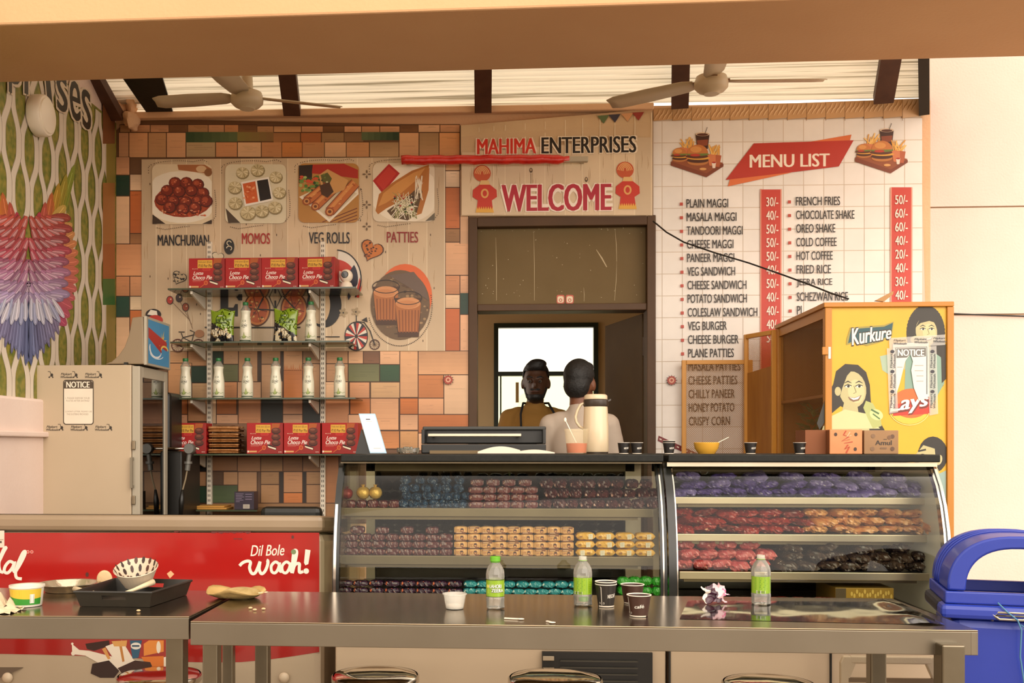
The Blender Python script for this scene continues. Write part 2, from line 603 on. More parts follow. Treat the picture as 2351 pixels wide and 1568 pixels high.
st2 = Art(wallmap(YW + .029))
for cx in (1287, 1308):
    st2.rrect(cx - 9, 677, cx + 9, 697, 4, 'c2543a')
    st2.rrect(cx - 7, 680, cx + 7, 695, 4, 'e3cfae')
    st2.ell(cx, 689, 4, 4, 'b5482f', n=8)
    st2.ell(cx, 689, 2.2, 2.2, 'e3cfae', n=8)
st2.obj('footprint_stickers', print_mat(), bpy.data.objects['transom_panel'], fix=False)
h0, h1 = U(1474, 800, 5.63), U(1389, 800, 6.2)
leaf = thing('door_leaf', None, None, (h0.x, 5.63, 0), kind='structure')
dn = V((h1.x - h0.x, 6.2 - 5.63, 0)).normalized()
sd = V((dn.y, -dn.x, 0)) * .035
zt = t0 - .01
lp = [V((h0.x, 5.63, .01)), V((h1.x, 6.2, .01))]
MB().hexa([lp[0], lp[1], lp[1] + sd, lp[0] + sd], [p + V((0, 0, zt)) for p in (lp[0], lp[1], lp[1] + sd, lp[0] + sd)]).obj('door_panel', mat('dark_brown_door', '4f3a1e', .8, n=(6, '5a4426', .3)), leaf, bevel=.003)
MB().tube([lp[1] - dn * .08 - sd * .6 + V((0, 0, 1.0)), lp[1] - dn * .08 - sd * 1.4 + V((0, 0, 1.0)), lp[1] - dn * .2 - sd * 1.4 + V((0, 0, 1.0))], .009).obj('door_handle', mat('dull_chrome', 'a09a8c', .3, 1), leaf)
for z in (.25, 1.0, 1.75):
    MB().lathe([(.009, -.05), (.009, .05)], (h0.x + .012, 5.625, z), 8).obj('hinge', brownsteel, leaf)
# back room
roomm = mat('back_room_paint', 'd6c096', .8, n=(2, 'c8b084', .3))
YB = 8.0
wx0, wx1 = U(1134, 900, YB).x, U(1373, 900, YB).x
wz1 = U(1250, 742, YB).z
wz0 = .95
w = MB()
w.box(-1.2, wx0, YB, YB + .15, 0, 2.75).box(wx1, 2.0, YB, YB + .15, 0, 2.75).box(wx0, wx1, YB, YB + .15, wz1, 2.75).box(wx0, wx1, YB, YB + .15, 0, wz0)
st(w.obj('wall_rear', roomm))
w = MB()   # unseen opening added in the side wall to brighten the back room
w.box(-1.35, -1.2, YW + .12, 5.9, 0, 2.75).box(-1.35, -1.2, 7.7, YB + .15, 0, 2.75).box(-1.35, -1.2, 5.9, 7.7, 0, .9).box(-1.35, -1.2, 5.9, 7.7, 2.3, 2.75)
st(w.obj('wall_rear_left', roomm))
st(MB().box(2.0, 2.15, YW + .12, YB + .15, 0, 2.75).obj('wall_rear_right', roomm))
st(MB().box(-1.35, 2.15, YW + .12, YB + .15, 2.75, 2.85).obj('ceiling_rear', roomm))
win = thing('window_1', None, None, ((wx0 + wx1) / 2, YB, wz0), kind='structure')
gr = mat('dark_green_frame', '1c2a1c', .45)
b = .034
zm = U(1250, 858, YB).z
MB().box(wx0, wx0 + b, YB - .02, YB + .05, wz0, wz1).obj('stile', gr, win)
MB().box(wx1 - b, wx1, YB - .02, YB + .05, wz0, wz1).obj('stile', gr, win)
MB().box(wx0 + b, wx1 - b, YB - .02, YB + .05, wz1 - b, wz1).obj('top_rail', gr, win)
MB().box(wx0 + b, wx1 - b, YB - .02, YB + .05, zm - .016, zm + .016).obj('middle_rail', gr, win)
MB().box(wx0 + b, wx1 - b, YB - .02, YB + .05, wz0, wz0 + b).obj('bottom_rail', gr, win)
MB().box(wx0 + b + .012, wx0 + b + .024, YB - .015, YB + .03, wz0 + b, zm - .016).obj('sash_stile', gr, win)
hx0, hx1, hz0, hz1 = R(1184, 878, 1191, 924, YB - .03)
MB().box(hx0, hx1, YB - .045, YB - .01, hz0, hz1).obj('sash_handle', mat('brass_handle', '8a6a34', .4, .6), win)
MB().box(wx0 + b, wx1 - b, YB + .02, YB + .026, zm, wz1 - b).obj('pane', glass_mat('window_glass'), win)
MB().box(wx0 + b, wx1 - b, YB + .02, YB + .026, wz0 + b, zm).obj('pane', glass_mat('window_glass_hazy', 'eef0d8'), win)
# ================================================================ printed flex banners
WM = wallmap(YW - .012)
WM2 = wallmap(YW - .0215)
rnd = random.Random(3)
BC = ['d9a47a', 'c99468', 'd2a070', 'b98a5e', 'c58a5a', 'dcb088', 'cf9a70', 'b5845a']
ban = thing('food_banner', 'large flex banner printed with wooden blocks and four food pictures behind the shelves', 'banner', U(670, 1180, YW - .012))
bk = Art(WM, step=1e-5)
bk.poly([(266, 300), (300, 272), (1058, 288), (1076, 300), (1076, 1200), (266, 1200)], '6b4a30')
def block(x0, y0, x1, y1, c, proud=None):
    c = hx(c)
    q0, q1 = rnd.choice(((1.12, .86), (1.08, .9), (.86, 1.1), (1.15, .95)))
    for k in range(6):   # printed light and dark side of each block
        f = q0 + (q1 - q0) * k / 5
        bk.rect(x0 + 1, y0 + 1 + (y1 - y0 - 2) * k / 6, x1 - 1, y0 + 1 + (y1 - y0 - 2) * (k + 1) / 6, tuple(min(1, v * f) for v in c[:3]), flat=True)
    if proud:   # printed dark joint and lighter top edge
        bk.line([(x0, y0), (x1, y0), (x1, y1), (x0, y1)], 1.6, '4a2c18', closed=True)
    n = rnd.randint(2, 4)
    for k in range(n):
        y = rnd.uniform(y0 + 4, y1 - 4)
        f = rnd.uniform(.82, .95)
        xx = rnd.uniform(x0 + 3, (x0 + x1) / 2)
        bk.rect(xx, y, rnd.uniform((x0 + x1) / 2, x1 - 3), y + rnd.uniform(1, 2.2), tuple(v * f for v in c[:3]), flat=True)
    bk.up()
def grad(x0, y0, x1, y1, a, b, n=6, vert=True):
    a, b = hx(a), hx(b)
    for k in range(n):
        t = k / (n - 1)
        c = tuple(a[i] * (1 - t) + b[i] * t for i in range(3))
        if vert: bk.rect(x0, y0 + (y1 - y0) * k / n, x1, y0 + (y1 - y0) * (k + 1) / n, c, flat=True)
        else: bk.rect(x0 + (x1 - x0) * k / n, y0, x0 + (x1 - x0) * (k + 1) / n, y1, c, flat=True)
    bk.up()
# top rows
xs = [275, 300, 345, 388, 431, 478, 515, 548, 590, 628, 692, 742, 790, 830, 872, 918, 960, 1010, 1056]
for i in range(len(xs) - 1):
    c = rnd.choice(BC)
    yo = 288 + (3 if 560 < xs[i] < 900 else 0)
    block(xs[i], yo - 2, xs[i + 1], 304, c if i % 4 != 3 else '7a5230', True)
for x0, x1, c, pr in [(272, 296, 'cf9a72', 1), (296, 340, 'e0a878', 1), (340, 382, 'c29468', 0), (382, 427, 'dda87c', 1), (627, 690, 'b07a4c', 0), (690, 738, 'a9673c', 1), (738, 790, '9c7a54', 0), (790, 835, '8f6a48', 0), (916, 962, 'd0a074', 1), (962, 1008, 'b08c62', 0), (1008, 1056, 'd89c66', 1)]:
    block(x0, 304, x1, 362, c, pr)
grad(427, 303, 545, 328, '2f4a2c', '5a6a44', 6, False)
grad(545, 303, 628, 324, '86783e', '8a6a40', 5, False)
grad(830, 303, 916, 322, '5a6a48', '1f3a26', 6, False)
for x0, x1, c, pr in [(427, 495, 'b59a74', 0), (495, 545, 'cf9264', 1), (545, 600, 'e0b48a', 1), (600, 647, 'c48a5c', 0), (647, 694, 'cc8448', 1), (694, 745, 'c08a5c', 0), (745, 795, 'dfb084', 1), (795, 848, 'cc9464', 1), (848, 916, 'b8946a', 0)]:
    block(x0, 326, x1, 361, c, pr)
# left and right columns beside the board
lc = [(266, 360, 298, 402, 'd09870'), (266, 402, 298, 450, '1d3a2a'), (266, 450, 298, 560, 'e0b890'), (298, 400, 326, 438, 'e6c4a0'), (298, 438, 326, 536, 'bb6632'), (298, 536, 326, 562, '9a6a40'), (266, 560, 326, 634, 'd89a6a'), (266, 634, 298, 680, 'c8885c'), (298, 634, 326, 680, 'd09468'), (266, 680, 298, 728, '1c3c2a'), (298, 680, 326, 712, 'e0c4a0'), (298, 712, 326, 800, 'bd6a36'), (266, 728, 298, 860, 'e0b48c'),
      (298, 800, 330, 880, 'd6a478'), (1022, 362, 1056, 392, 'd0a074'), (1022, 392, 1056, 430, 'e8caa8'), (1022, 430, 1056, 525, 'c2703e'), (1022, 525, 1056, 556, '9a7048'), (1022, 556, 1076, 632, 'e0ac82'), (1022, 632, 1056, 676, 'cc8c60'), (1056, 632, 1076, 676, 'd8a47c'), (1022, 676, 1056, 708, 'e4c09a'), (1056, 672, 1076, 722, '1c3a2a'), (1022, 708, 1056, 806, 'bb6230'), (1056, 390, 1076, 560, 'e2b48c'), (1056, 722, 1076, 830, 'dca880')]
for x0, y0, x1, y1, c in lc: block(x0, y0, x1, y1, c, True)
# field below the board, read off in a frame of its own
def Z(x, y): return 360 + x / 3.733, 780 + y / 3.733
fld = [(0, 95, 95, 240, 'd6a478'), (95, 95, 265, 200, 'cf9c6c'), (265, 95, 430, 225, 'd29e70'), (95, 200, 300, 500, 'd29a68'), (290, 225, 440, 370, '1b3524'), (300, 370, 480, 500, 'c09a70'), (440, 95, 575, 210, '2c3a2a'), (570, 95, 700, 210, 'c89a70'), (480, 210, 700, 360, '6a6a44'), (480, 360, 690, 500, 'c88a5c'), (700, 95, 865, 360, 'b88a60'), (690, 360, 895, 500, 'd0a078'), (865, 95, 895, 360, '43301f'), (895, 95, 1070, 210, 'b98c62'), (895, 210, 1080, 500, 'bd9068'), (1060, 95, 1090, 360, '3a2a1c'), (1085, 95, 1250, 260, 'd8a272'), (1085, 260, 1250, 500, 'c8793f'), (1250, 95, 1410, 205, 'b0855c'), (1250, 205, 1400, 500, 'c4966c'), (1450, 95, 1640, 205, 'ba8a60'), (1450, 205, 1640, 360, 'b88a62'), (1440, 360, 1640, 500, 'dab088'), (1640, 95, 1770, 205, 'd4a47a'), (1770, 95, 1910, 205, '7a5236'), (1910, 90, 2083, 213, 'e0ae84'), (1640, 205, 1910, 360, '6f7048'), (1910, 213, 2083, 360, '2a4a2c'), (1650, 362, 1825, 500, 'd0956a'), (1832, 362, 2083, 500, 'c49c70'), (2083, 95, 2240, 495, 'd8a578'), (2240, 95, 2700, 300, 'd29e72'), (2240, 300, 2460, 500, 'c27a44'), (2460, 300, 2700, 640, 'dcb48e'),
       (95, 500, 265, 640, 'b46830'), (265, 500, 440, 700, 'c68f62'), (95, 640, 265, 740, 'd29a74'), (440, 500, 510, 720, 'd8b48e'), (510, 520, 685, 640, 'b46830'), (510, 640, 697, 760, 'd8a27a'), (697, 515, 893, 740, 'c8885a'), (893, 515, 1080, 720, '16180f'), (1080, 515, 1250, 640, 'c08860'), (1080, 640, 1250, 720, 'cc9a74'), (1250, 515, 1408, 720, '15170f'), (1440, 500, 1650, 720, 'cc8c5e'), (1655, 500, 1830, 640, 'bb6c30'), (1830, 500, 2075, 775, 'd6a074'), (2083, 500, 2240, 640, 'bb6a2c'), (1640, 640, 1830, 780, 'd8a67e'), (2083, 640, 2240, 775, 'd2a078'), (1830, 780, 2080, 935, 'c8834c'), (2083, 780, 2240, 935, 'c08e5c'), (2240, 500, 2460, 640, 'd09a70'), (2240, 640, 2700, 800, 'b46830'), (2240, 800, 2700, 950, 'd8a880'),
       (95, 740, 440, 1000, 'b98458'), (440, 720, 900, 1000, '8a6040'), (900, 720, 1450, 1000, '9a6c48'), (1450, 720, 1640, 1000, 'a8764c'), (110, 1000, 430, 1130, '1a140e'), (430, 1000, 690, 1125, 'a07048'), (690, 1000, 890, 1130, 'b07c50'), (890, 1000, 1080, 1130, 'a87a4c'), (1080, 1000, 1250, 1130, '9a683c'), (1250, 1000, 1420, 1130, '9c6c40'), (1440, 1000, 1560, 1400, 'a46c40'), (255, 1130, 425, 1255, 'c8966a'), (470, 1130, 570, 1245, '5a3e26'), (570, 1130, 695, 1245, 'b88a60'), (430, 1245, 695, 1400, '44512f'), (695, 1130, 860, 1400, 'b58860'), (890, 1130, 1050, 1240, 'b08458'), (890, 1240, 1050, 1400, 'a87c52'), (1085, 1130, 1250, 1310, 'cc9264'), (1085, 1310, 1250, 1430, 'c4743a'), (1280, 1130, 1410, 1240, 'b08458'), (1280, 1240, 1410, 1400, 'a87c54'), (255, 1255, 430, 1400, '26402a'), (1050, 1130, 1085, 1400, '2e2016'), (1250, 1130, 1280, 1400, '2e2016'), (95, 1130, 255, 1500, '15110c'), (430, 1400, 1560, 1560, '9a7048')]
for x0, y0, x1, y1, c in fld:
    a, b_ = Z(x0, y0), Z(x1, y1)
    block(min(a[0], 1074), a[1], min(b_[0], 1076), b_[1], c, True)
for k in range(9):   # printed drips on the orange block
    x, y = Z(1090 + k * 18, 262)
    bk.poly([(x, y), (x + 4, y), (x + 2, y - rnd.uniform(4, 16))], 'c8793f', flat=True)
bk.done('block_print', ban)
# plank board with the four dishes
bd = Art(WM2, step=2e-5)
bd.poly([(325, 366), (1022, 360), (1022, 806), (325, 806)], 'cdae86')
x = 325
while x < 1018:
    w_ = rnd.choice((28, 34, 36, 42, 48))
    x1 = min(x + w_, 1021)
    bd.rect(x, 366 - (x - 325) * .008, x1, 805, jit('d0b796', .12))
    for k in range(6):
        gx, gy = rnd.uniform(x + 4, x1 - 4), rnd.uniform(370, 760)
        bd.line([(gx, gy), (gx + rnd.uniform(-2, 2), gy + 18), (gx + rnd.uniform(-2, 2), gy + rnd.uniform(25, 45))], [.4, 1.3, .4], 'a98a62', flat=True)
    bd.up()
    bd.rect(x1 - 1.3, 366 - (x - 325) * .008, x1 + .8, 805, 'e9d7b8')
    for k in range(2):
        bd.ell(rnd.uniform(x + 5, x1 - 5), rnd.uniform(372, 790), 1.2, 3.2, '5a4430', n=6, flat=True)
    x = x1
bd.done('plank_board_print', ban)
WM3 = wallmap(YW - .028)
def clipd(pts, x0, y0, x1, y1):
    return [(min(max(x, x0), x1), min(max(y, y0), y1)) for x, y in pts]
def dish(name, x0, y0, x1, y1, base):
    a = Art(WM3, step=5e-5)
    for pts in ([(x0 - 8, y0 + 20)] + arc(x0 + 60, y0 + 8, 68, 16, 180, 300, 10) + [(x1 - 22, y0 - 10), (x1 - 8, y0 - 4)], [(x1 + 6, y0 + 60), (x1 + 9, y0 + 90), (x1 + 8, y1 - 18), (x1 - 4, y1 - 2)], [(x0 + 12, y1 + 8), (x0 + 30, y1 + 12), (x0 + 70, y1 + 6), (x0 + 90, y1 + 4)]):
        L = []
        for i in range(len(pts) - 1):
            d = math.hypot(pts[i + 1][0] - pts[i][0], pts[i + 1][1] - pts[i][1])
            for k in range(max(1, int(d / 4.2))):
                t = k / max(1, int(d / 4.2))
                L.append((pts[i][0] + (pts[i + 1][0] - pts[i][0]) * t, pts[i][1] + (pts[i + 1][1] - pts[i][1]) * t))
        a.dots(L, 1.1, '3a2c1c')
    a.rrect(x0, y0, x1, y1, 14, base)
    return a
# manchurian
x0, y0, x1, y1 = 349, 377, 487, 515
a = dish('m', x0, y0, x1, y1, 'e2cfae')
a.poly([(407, 378), (470, 378), (486, 388), (486, 400), (455, 396), (410, 390)], 'a8683e')
a.ell(462, 388, 12, 8, 'd8b48a')
a.ell(478, 396, 9, 9, '8a5a34')
a.poly([(350, 492), (380, 514), (350, 514)], '3a281a')
a.poly([(486, 504), (486, 514), (464, 514)], '3a281a')
a.poly(clipd([(418 + 92 * cos(rad(t)), 452 + 60 * sin(rad(t))) for t in range(0, 360, 12)], x0 + 1, y0 + 16, x1 - 1, y1 - 2), 'efe4d0')
a.ell(420, 462, 66, 37, '9c3a1c')
a.ell(420, 462, 62, 33, 'b04a24')
balls = [(402, 420), (428, 420), (454, 424), (384, 438), (412, 440), (440, 438), (466, 444), (372, 458), (398, 462), (426, 464), (454, 462), (474, 462), (390, 476), (420, 480), (448, 478)]
for bx_, by_ in balls:
    a.ell(bx_, by_, 15, 14, '4f160a', n=12)
    a.ell(bx_ - 1, by_ - 1, 13, 12, '7a2612', n=12)
    a.ell(bx_ - 3, by_ - 4, 7, 6, 'a84a2c', n=8)
    for k in range(4): a.ell(bx_ + rnd.uniform(-9, 7), by_ + rnd.uniform(-9, 6), 2.2, 1.6, rnd.choice(('d8805c', 'c05a38', '5c1a0c')), n=5)
for k in range(30): a.ell(rnd.uniform(370, 470), rnd.uniform(482, 496), rnd.uniform(1, 4), rnd.uniform(1, 2.4), rnd.choice(('d0663c', 'c85030', 'e09a70')), n=6)
a.done('manchurian_picture', ban)
# momos
x0, y0, x1, y1 = 517, 377, 657, 513
a = dish('m', x0, y0, x1, y1, 'ddd2b4')
a.poly([(518, 478), (552, 512), (524, 512)], '4a3a2a')
def momo(cx, cy, r):
    a.ell(cx, cy, r * 1.1, r, '8f7f58', n=14)
    a.ell(cx - 1, cy - 2, r, r * .9, 'c9b98e', n=14)
    for k in range(9):
        t = rad(k * 40 + 10)
        a.line([(cx + 2 * cos(t), cy - 3 + 2 * sin(t)), (cx + r * .9 * cos(t + .3), cy - 2 + r * .8 * sin(t + .3))], [.8, 2.2], rnd.choice(('efe4c4', '9a8a60', 'e6dab6')))
for cx, cy, r in [(557, 398, 14), (592, 392, 15), (634, 408, 14), (540, 432, 15), (642, 444, 14), (541, 468, 15), (632, 478, 15), (570, 490, 17), (602, 486, 15)]: momo(cx, cy, r)
a.poly([(553, 418), (617, 406), (627, 460), (562, 474)], 'f3ece0')
a.poly([(557, 422), (586, 416), (593, 463), (565, 468)], 'd4622c')
a.poly([(590, 415), (615, 411), (623, 456), (597, 462)], '1c1410')
for k in range(26): a.ell(rnd.uniform(561, 586), rnd.uniform(424, 462), rnd.uniform(1.2, 4), rnd.uniform(1, 3), rnd.choice(('e88a50', 'c24e20', 'f0a878', 'd8703c')), n=6)
a.line([(588, 416), (596, 465)], 3, 'f7f0e6')
a.done('momos_picture', ban)
# rolls
x0, y0, x1, y1 = 685, 375, 824, 511
a = dish('r', x0, y0, x1, y1, 'b8823e')
a.poly([(686, 380), (718, 378), (716, 414), (686, 420)], '2c1c12')
a.poly([(718, 378), (790, 376), (822, 390), (822, 410), (760, 402), (716, 398)], 'b02a1c')
for k in range(4): a.line([(740 + k * 18, 510), (820, 478 + k * 8)], 2, '6a2c18')
a.poly([(687, 452), (756, 510), (823, 446), (822, 430), (755, 420)], 'f0e4d0')
a.poly([(694, 450), (756, 503), (820, 444), (756, 420)], 'd9c8a8')
for k in range(46): a.ell(rnd.uniform(690, 734), rnd.uniform(405, 440), rnd.uniform(3, 7), rnd.uniform(2, 5), rnd.choice(('4c7a2c', '6a8c3c', '2c4a1c', 'a8b868', 'd0502c')), n=7)
def roll(xa, ya, xb, yb, w_):
    a.line([(xa, ya), (xb, yb)], w_ + 3, '6e3212')
    a.line([(xa, ya), (xb, yb)], w_, 'c06c34')
    dx_, dy_ = xb - xa, yb - ya
    q = math.hypot(dx_, dy_)
    nx, ny = -dy_ / q, dx_ / q
    a.line([(xa - nx * w_ * .18, ya - ny * w_ * .18), (xb - nx * w_ * .18, yb - ny * w_ * .18)], w_ * .35, 'd8904e')
    for k in range(8):
        t = rnd.random()
        a.ell(xa + dx_ * t + nx * rnd.uniform(-.4, .4) * w_, ya + dy_ * t + ny * rnd.uniform(-.4, .4) * w_, 3, 1.6, rnd.choice(('a65020', 'e0a060', '8a4018')), n=5)
    a.ell(xa, ya, w_ * .52, w_ * .5, '9a4a1c', n=10)
    a.ell(xa, ya, w_ * .36, w_ * .34, 'd09050', n=10)
    a.ell(xa, ya, w_ * .2, w_ * .18, '6a3414', n=8)
roll(704, 462, 742, 432, 19)
roll(724, 474, 770, 430, 19)
roll(757, 486, 816, 420, 21)
a.poly([(732, 402), (752, 388), (800, 414), (790, 436), (758, 448), (738, 430)], 'd09a5c')
a.poly([(736, 402), (752, 396), (762, 410), (754, 428), (742, 424)], '5a5a28')
for k in range(22): a.ell(rnd.uniform(738, 758), rnd.uniform(400, 436), 2.6, 2.2, rnd.choice(('2c3a14', 'c8c090', '8a3c1c', '6a7a34')), n=6)
a.poly([(734, 426), (756, 418), (766, 440), (752, 454), (738, 446)], '4a2c14')
a.done('veg_rolls_picture', ban)
# patties
x0, y0, x1, y1 = 856, 374, 998, 509
a = dish('p', x0, y0, x1, y1, 'e0cfb4')
a.poly(clipd([(930 + 80 * cos(rad(t)), 445 + 66 * sin(rad(t))) for t in range(0, 360, 12)], x0 + 1, y0 + 1, x1 - 1, y1 - 1), 'efe2cc')
a.poly([(976, 508), (998, 488), (998, 505)], '6a6050')
a.poly([(856, 415), (893, 376), (918, 398), (878, 444)], 'b3201a')
a.poly([(862, 416), (893, 382), (910, 398), (880, 436)], 'c43428')
a.poly([(862, 484), (870, 446), (900, 420), (945, 392), (985, 378), (984, 400), (966, 425), (930, 456), (888, 478), (868, 492)], 'b5702c')
a.poly([(868, 474), (880, 444), (910, 420), (950, 396), (976, 386), (960, 410), (920, 444), (886, 466)], 'd2924a')
a.poly([(966, 430), (986, 384), (984, 436), (968, 490), (952, 496)], 'b87434')
a.poly([(888, 484), (930, 456), (962, 428), (970, 440), (956, 492), (936, 506), (902, 500)], '5a4224')
for k in range(60): a.line([(rnd.uniform(900, 958), rnd.uniform(440, 480)), (rnd.uniform(896, 960), rnd.uniform(470, 505))], [1, 1.8], rnd.choice(('efe6d2', 'e6dcc0', 'd8cca8', '8a8a50')), flat=True)
a.up()
for k in range(14): a.ell(rnd.uniform(900, 950), rnd.uniform(450, 490), 3, 2.4, rnd.choice(('4a5a24', 'a83c20', '2c2014')), n=6)
for k in range(18): a.line([(960 + rnd.uniform(-6, 10), 400 + rnd.uniform(0, 30)), (966 + rnd.uniform(-14, 6), 440 + rnd.uniform(0, 20))], 1.3, 'efe2c8', flat=True)
a.done('patties_picture', ban)
for q in (('MANCHURIAN', 362, 539, 480, 564, '17141c', .02), ('MOMOS', 555, 535, 620, 560, 'a5241c', .02), ('VEG ROLLS', 709, 533, 803, 559, '17141c', .02), ('PATTIES', 888, 532, 960, 557, '8f1f1a', .02)):
    a = Art(WM3, step=5e-5)
    a.text(*q)
    a.done('lettering', ban)
# tea picture
a = Art(WM3, step=5e-5)
a.ell(930, 680, 62, 74, 'e0662c', n=32)
a.dots([(918 + 74 * cos(rad(t)), 702 + 92 * sin(rad(t))) for t in range(-15, 165, 3)], 1.3, '2c2016')
a.ell(919, 700, 68, 80, '6a5238', n=36)
for k in range(150):
    t, r_ = rnd.uniform(0, 2 * pi), rnd.random() ** .5
    a.ell(919 + 64 * r_ * cos(t), 702 + 74 * r_ * sin(t), rnd.uniform(2, 5), rnd.uniform(1.5, 3.5), rnd.choice(('8a6a48', '5a4028', 'a4845c', '74563a', '4a3422')), n=6, flat=True)
a.up()
a.poly([(892, 632), (950, 624), (976, 656), (984, 690), (940, 660)], '6a5548')
for gx, gy, s in ((886, 664, 1.0), (937, 690, 1.02)):
    a.poly([(gx - 30 * s, gy - 6), (gx + 30 * s, gy - 6), (gx + 24 * s, gy + 82 * s), (gx - 23 * s, gy + 82 * s)], '4a2c18')
    a.poly([(gx - 29 * s, gy + 6), (gx + 29 * s, gy + 6), (gx + 23 * s, gy + 70 * s), (gx - 22 * s, gy + 70 * s)], 'b06a34')
    for k in range(7):
        xx = gx - 22 + k * 7.4
        a.poly([(xx, gy + 22), (xx + 3, gy + 22), (xx * .93 + gx * .07 + 3, gy + 72 * s), (xx * .93 + gx * .07, gy + 72 * s)], '8a4c22', flat=True)
    a.up()
    a.ell(gx, gy + 6, 28 * s, 13 * s, 'd49460')
    a.ell(gx - 3, gy + 9, 24 * s, 9 * s, 'c98450')
    a.line([(gx + 31 * s * cos(rad(t)), gy - 6 + 15 * s * sin(rad(t))) for t in range(0, 360, 15)], 1.8, '2c1a12', closed=True)
a.done('tea_picture', ban)
# line drawings round the word FOOD
a = Art(WM3, step=5e-5)
K = '2a1f18'
a.poly([(500, 668), (556, 668), (556, 690), (548, 690), (540, 678), (524, 678), (524, 706), (536, 706), (540, 698), (546, 698), (546, 726), (540, 726), (536, 718), (524, 718), (524, 748), (530, 752), (500, 752), (506, 746), (506, 676)], '1e1a1a')
a.ell(744, 700, 40, 52, '1e1a1a', n=30)
a.ell(734, 700, 24, 44, 'cdae88', n=30)
for cx, r in ((590, 1), (675, 1)):
    a.ell(cx, 710, 31, 39, '5a2c16', n=30)
    a.ell(cx, 710, 28, 36, 'c8793c', n=30)
    a.ell(cx, 710, 24, 31, 'b25428', n=30)
    for k in range(26): a.ell(cx + rnd.uniform(-16, 16), 710 + rnd.uniform(-22, 22), 3.4, 2.6, rnd.choice(('d89a50', '8a3418', 'e0b068', '5a3a18', 'c0602c')), n=7)
    for k in range(3):
        t = rad(60 * k + 10)
        a.line([(cx - 24 * cos(t), 710 - 31 * sin(t)), (cx + 24 * cos(t), 710 + 31 * sin(t))], 1.4, '5a2010')
for p in ([(592, 708), (612, 668), (640, 668), (676, 708)], [(612, 668), (632, 712), (652, 668)], [(632, 712), (592, 710)]): a.line(p, 3, '1e1a1a')
a.line([(632, 690), (632, 730)], 4, '1e1a1a')
a.rect(470, 750, 690, 753, '2a241e')
a.rect(700, 772, 780, 774, '2a241e')
a.done('food_lettering', ban)
a = Art(WM3, step=5e-5)
# parachute / beach ball
a.poly(arc(772, 640, 56, 64, -85, 30, 12) + [(772, 640)], 'e6dccc')
a.poly([(765, 592)] + arc(772, 640, 44, 44, -70, -20, 6) + [(800, 632), (768, 616)], 'c83a28')
a.poly(arc(772, 640, 50, 56, -35, 12, 6) + [(800, 690), (790, 640)], '2b2c3c')
a.poly([(826, 636), (830, 660), (824, 684), (818, 682), (820, 660)], 'c83a28')
a.line(arc(772, 640, 57, 66, -88, 40, 14), 3, '1e1a1a')
a.done('parasol_drawing', ban)
a = Art(WM3, step=5e-5)
# hearts
def heart(cx, cy, s, c, rim, rot=0):
    pts = []
    for k in range(24):
        t = 2 * pi * k / 24
        hx_, hy_ = 16 * sin(t) ** 3 / 17, -(13 * cos(t) - 5 * cos(2 * t) - 2 * cos(3 * t) - cos(4 * t)) / 17
        pts.append((hx_, hy_))
    q = rad(rot)
    f = lambda m: [(cx + s * m * (x * cos(q) - y * sin(q)), cy + s * m * (x * sin(q) + y * cos(q))) for x, y in pts]
    a.poly(f(1), rim)
    a.poly(f(.9), c)
heart(853, 574, 29, 'c8742f', '4a2410', 22)
for k in range(26): a.ell(853 + rnd.uniform(-16, 16), 572 + rnd.uniform(-18, 16), 2.6, 1.8, rnd.choice(('5a2810', 'a85420', '3a1a0a')), n=6)
a.done('heart_drawing', ban)
a = Art(WM3, step=5e-5)
heart(411, 637, 18, 'cbb694', '1e1a16', 24)
for k in range(20): a.ell(411 + rnd.uniform(-12, 12), 636 + rnd.uniform(-12, 12), 2.4, 1.6, '241c16', n=6)
a.done('heart_drawing', ban)
a = Art(WM3, step=5e-5)
heart(500, 590, 15, 'd8c8a8', '1e1a16', 10)
a.done('heart_drawing', ban)
a = Art(WM3, step=5e-5)
a.ell(526, 566, 12, 18, '1e1a1a')
a.line(arc(526, 558, 5, 5, 100, 350, 8), 2, 'd8c8a8')
a.line(arc(526, 570, 6, 5, 180, 420, 8), 2, 'd8c8a8')
a.done('balloon_drawing', ban)
a = Art(WM3, step=5e-5)
# bicycle with balloons
def wheel(cx, cy, r, n=14, c='5a2a18', w_=2.4):
    a.line([(cx + r * cos(2 * pi * k / 24), cy + r * sin(2 * pi * k / 24)) for k in range(24)], w_, c, closed=True)
    for k in range(n):
        t = 2 * pi * k / n
        a.line([(cx, cy), (cx + r * cos(t), cy + r * sin(t))], .7, c, flat=True)
    a.up()
wheel(408, 793, 14)
wheel(455, 793, 14)
for p in ([(408, 793), (420, 775), (440, 785), (455, 793)], [(420, 775), (416, 764)], [(410, 762), (424, 762)], [(440, 785), (446, 762), (436, 758)], [(420, 775), (446, 768)]): a.line(p, 2, K)
a.ell(458, 766, 11, 9, 'a8744c')
for p in ([(392, 690), (436, 735)], [(426, 705), (442, 755)], [(412, 690), (440, 745)]): a.line(p, .9, '6a4a34')
for cx, cy, c in ((390, 689, 'b43a2c'), (411, 684, '3a2c2c'), (426, 705, '9a4a2c')):
    a.ell(cx, cy, 8, 10, K, n=14)
    a.ell(cx, cy, 6.5, 8.5, c, n=14)
    a.ell(cx + 2, cy - 2, 2, 2, 'd8c0a0', n=6)
a.done('bicycle_drawing', ban)
a = Art(WM3, step=5e-5)
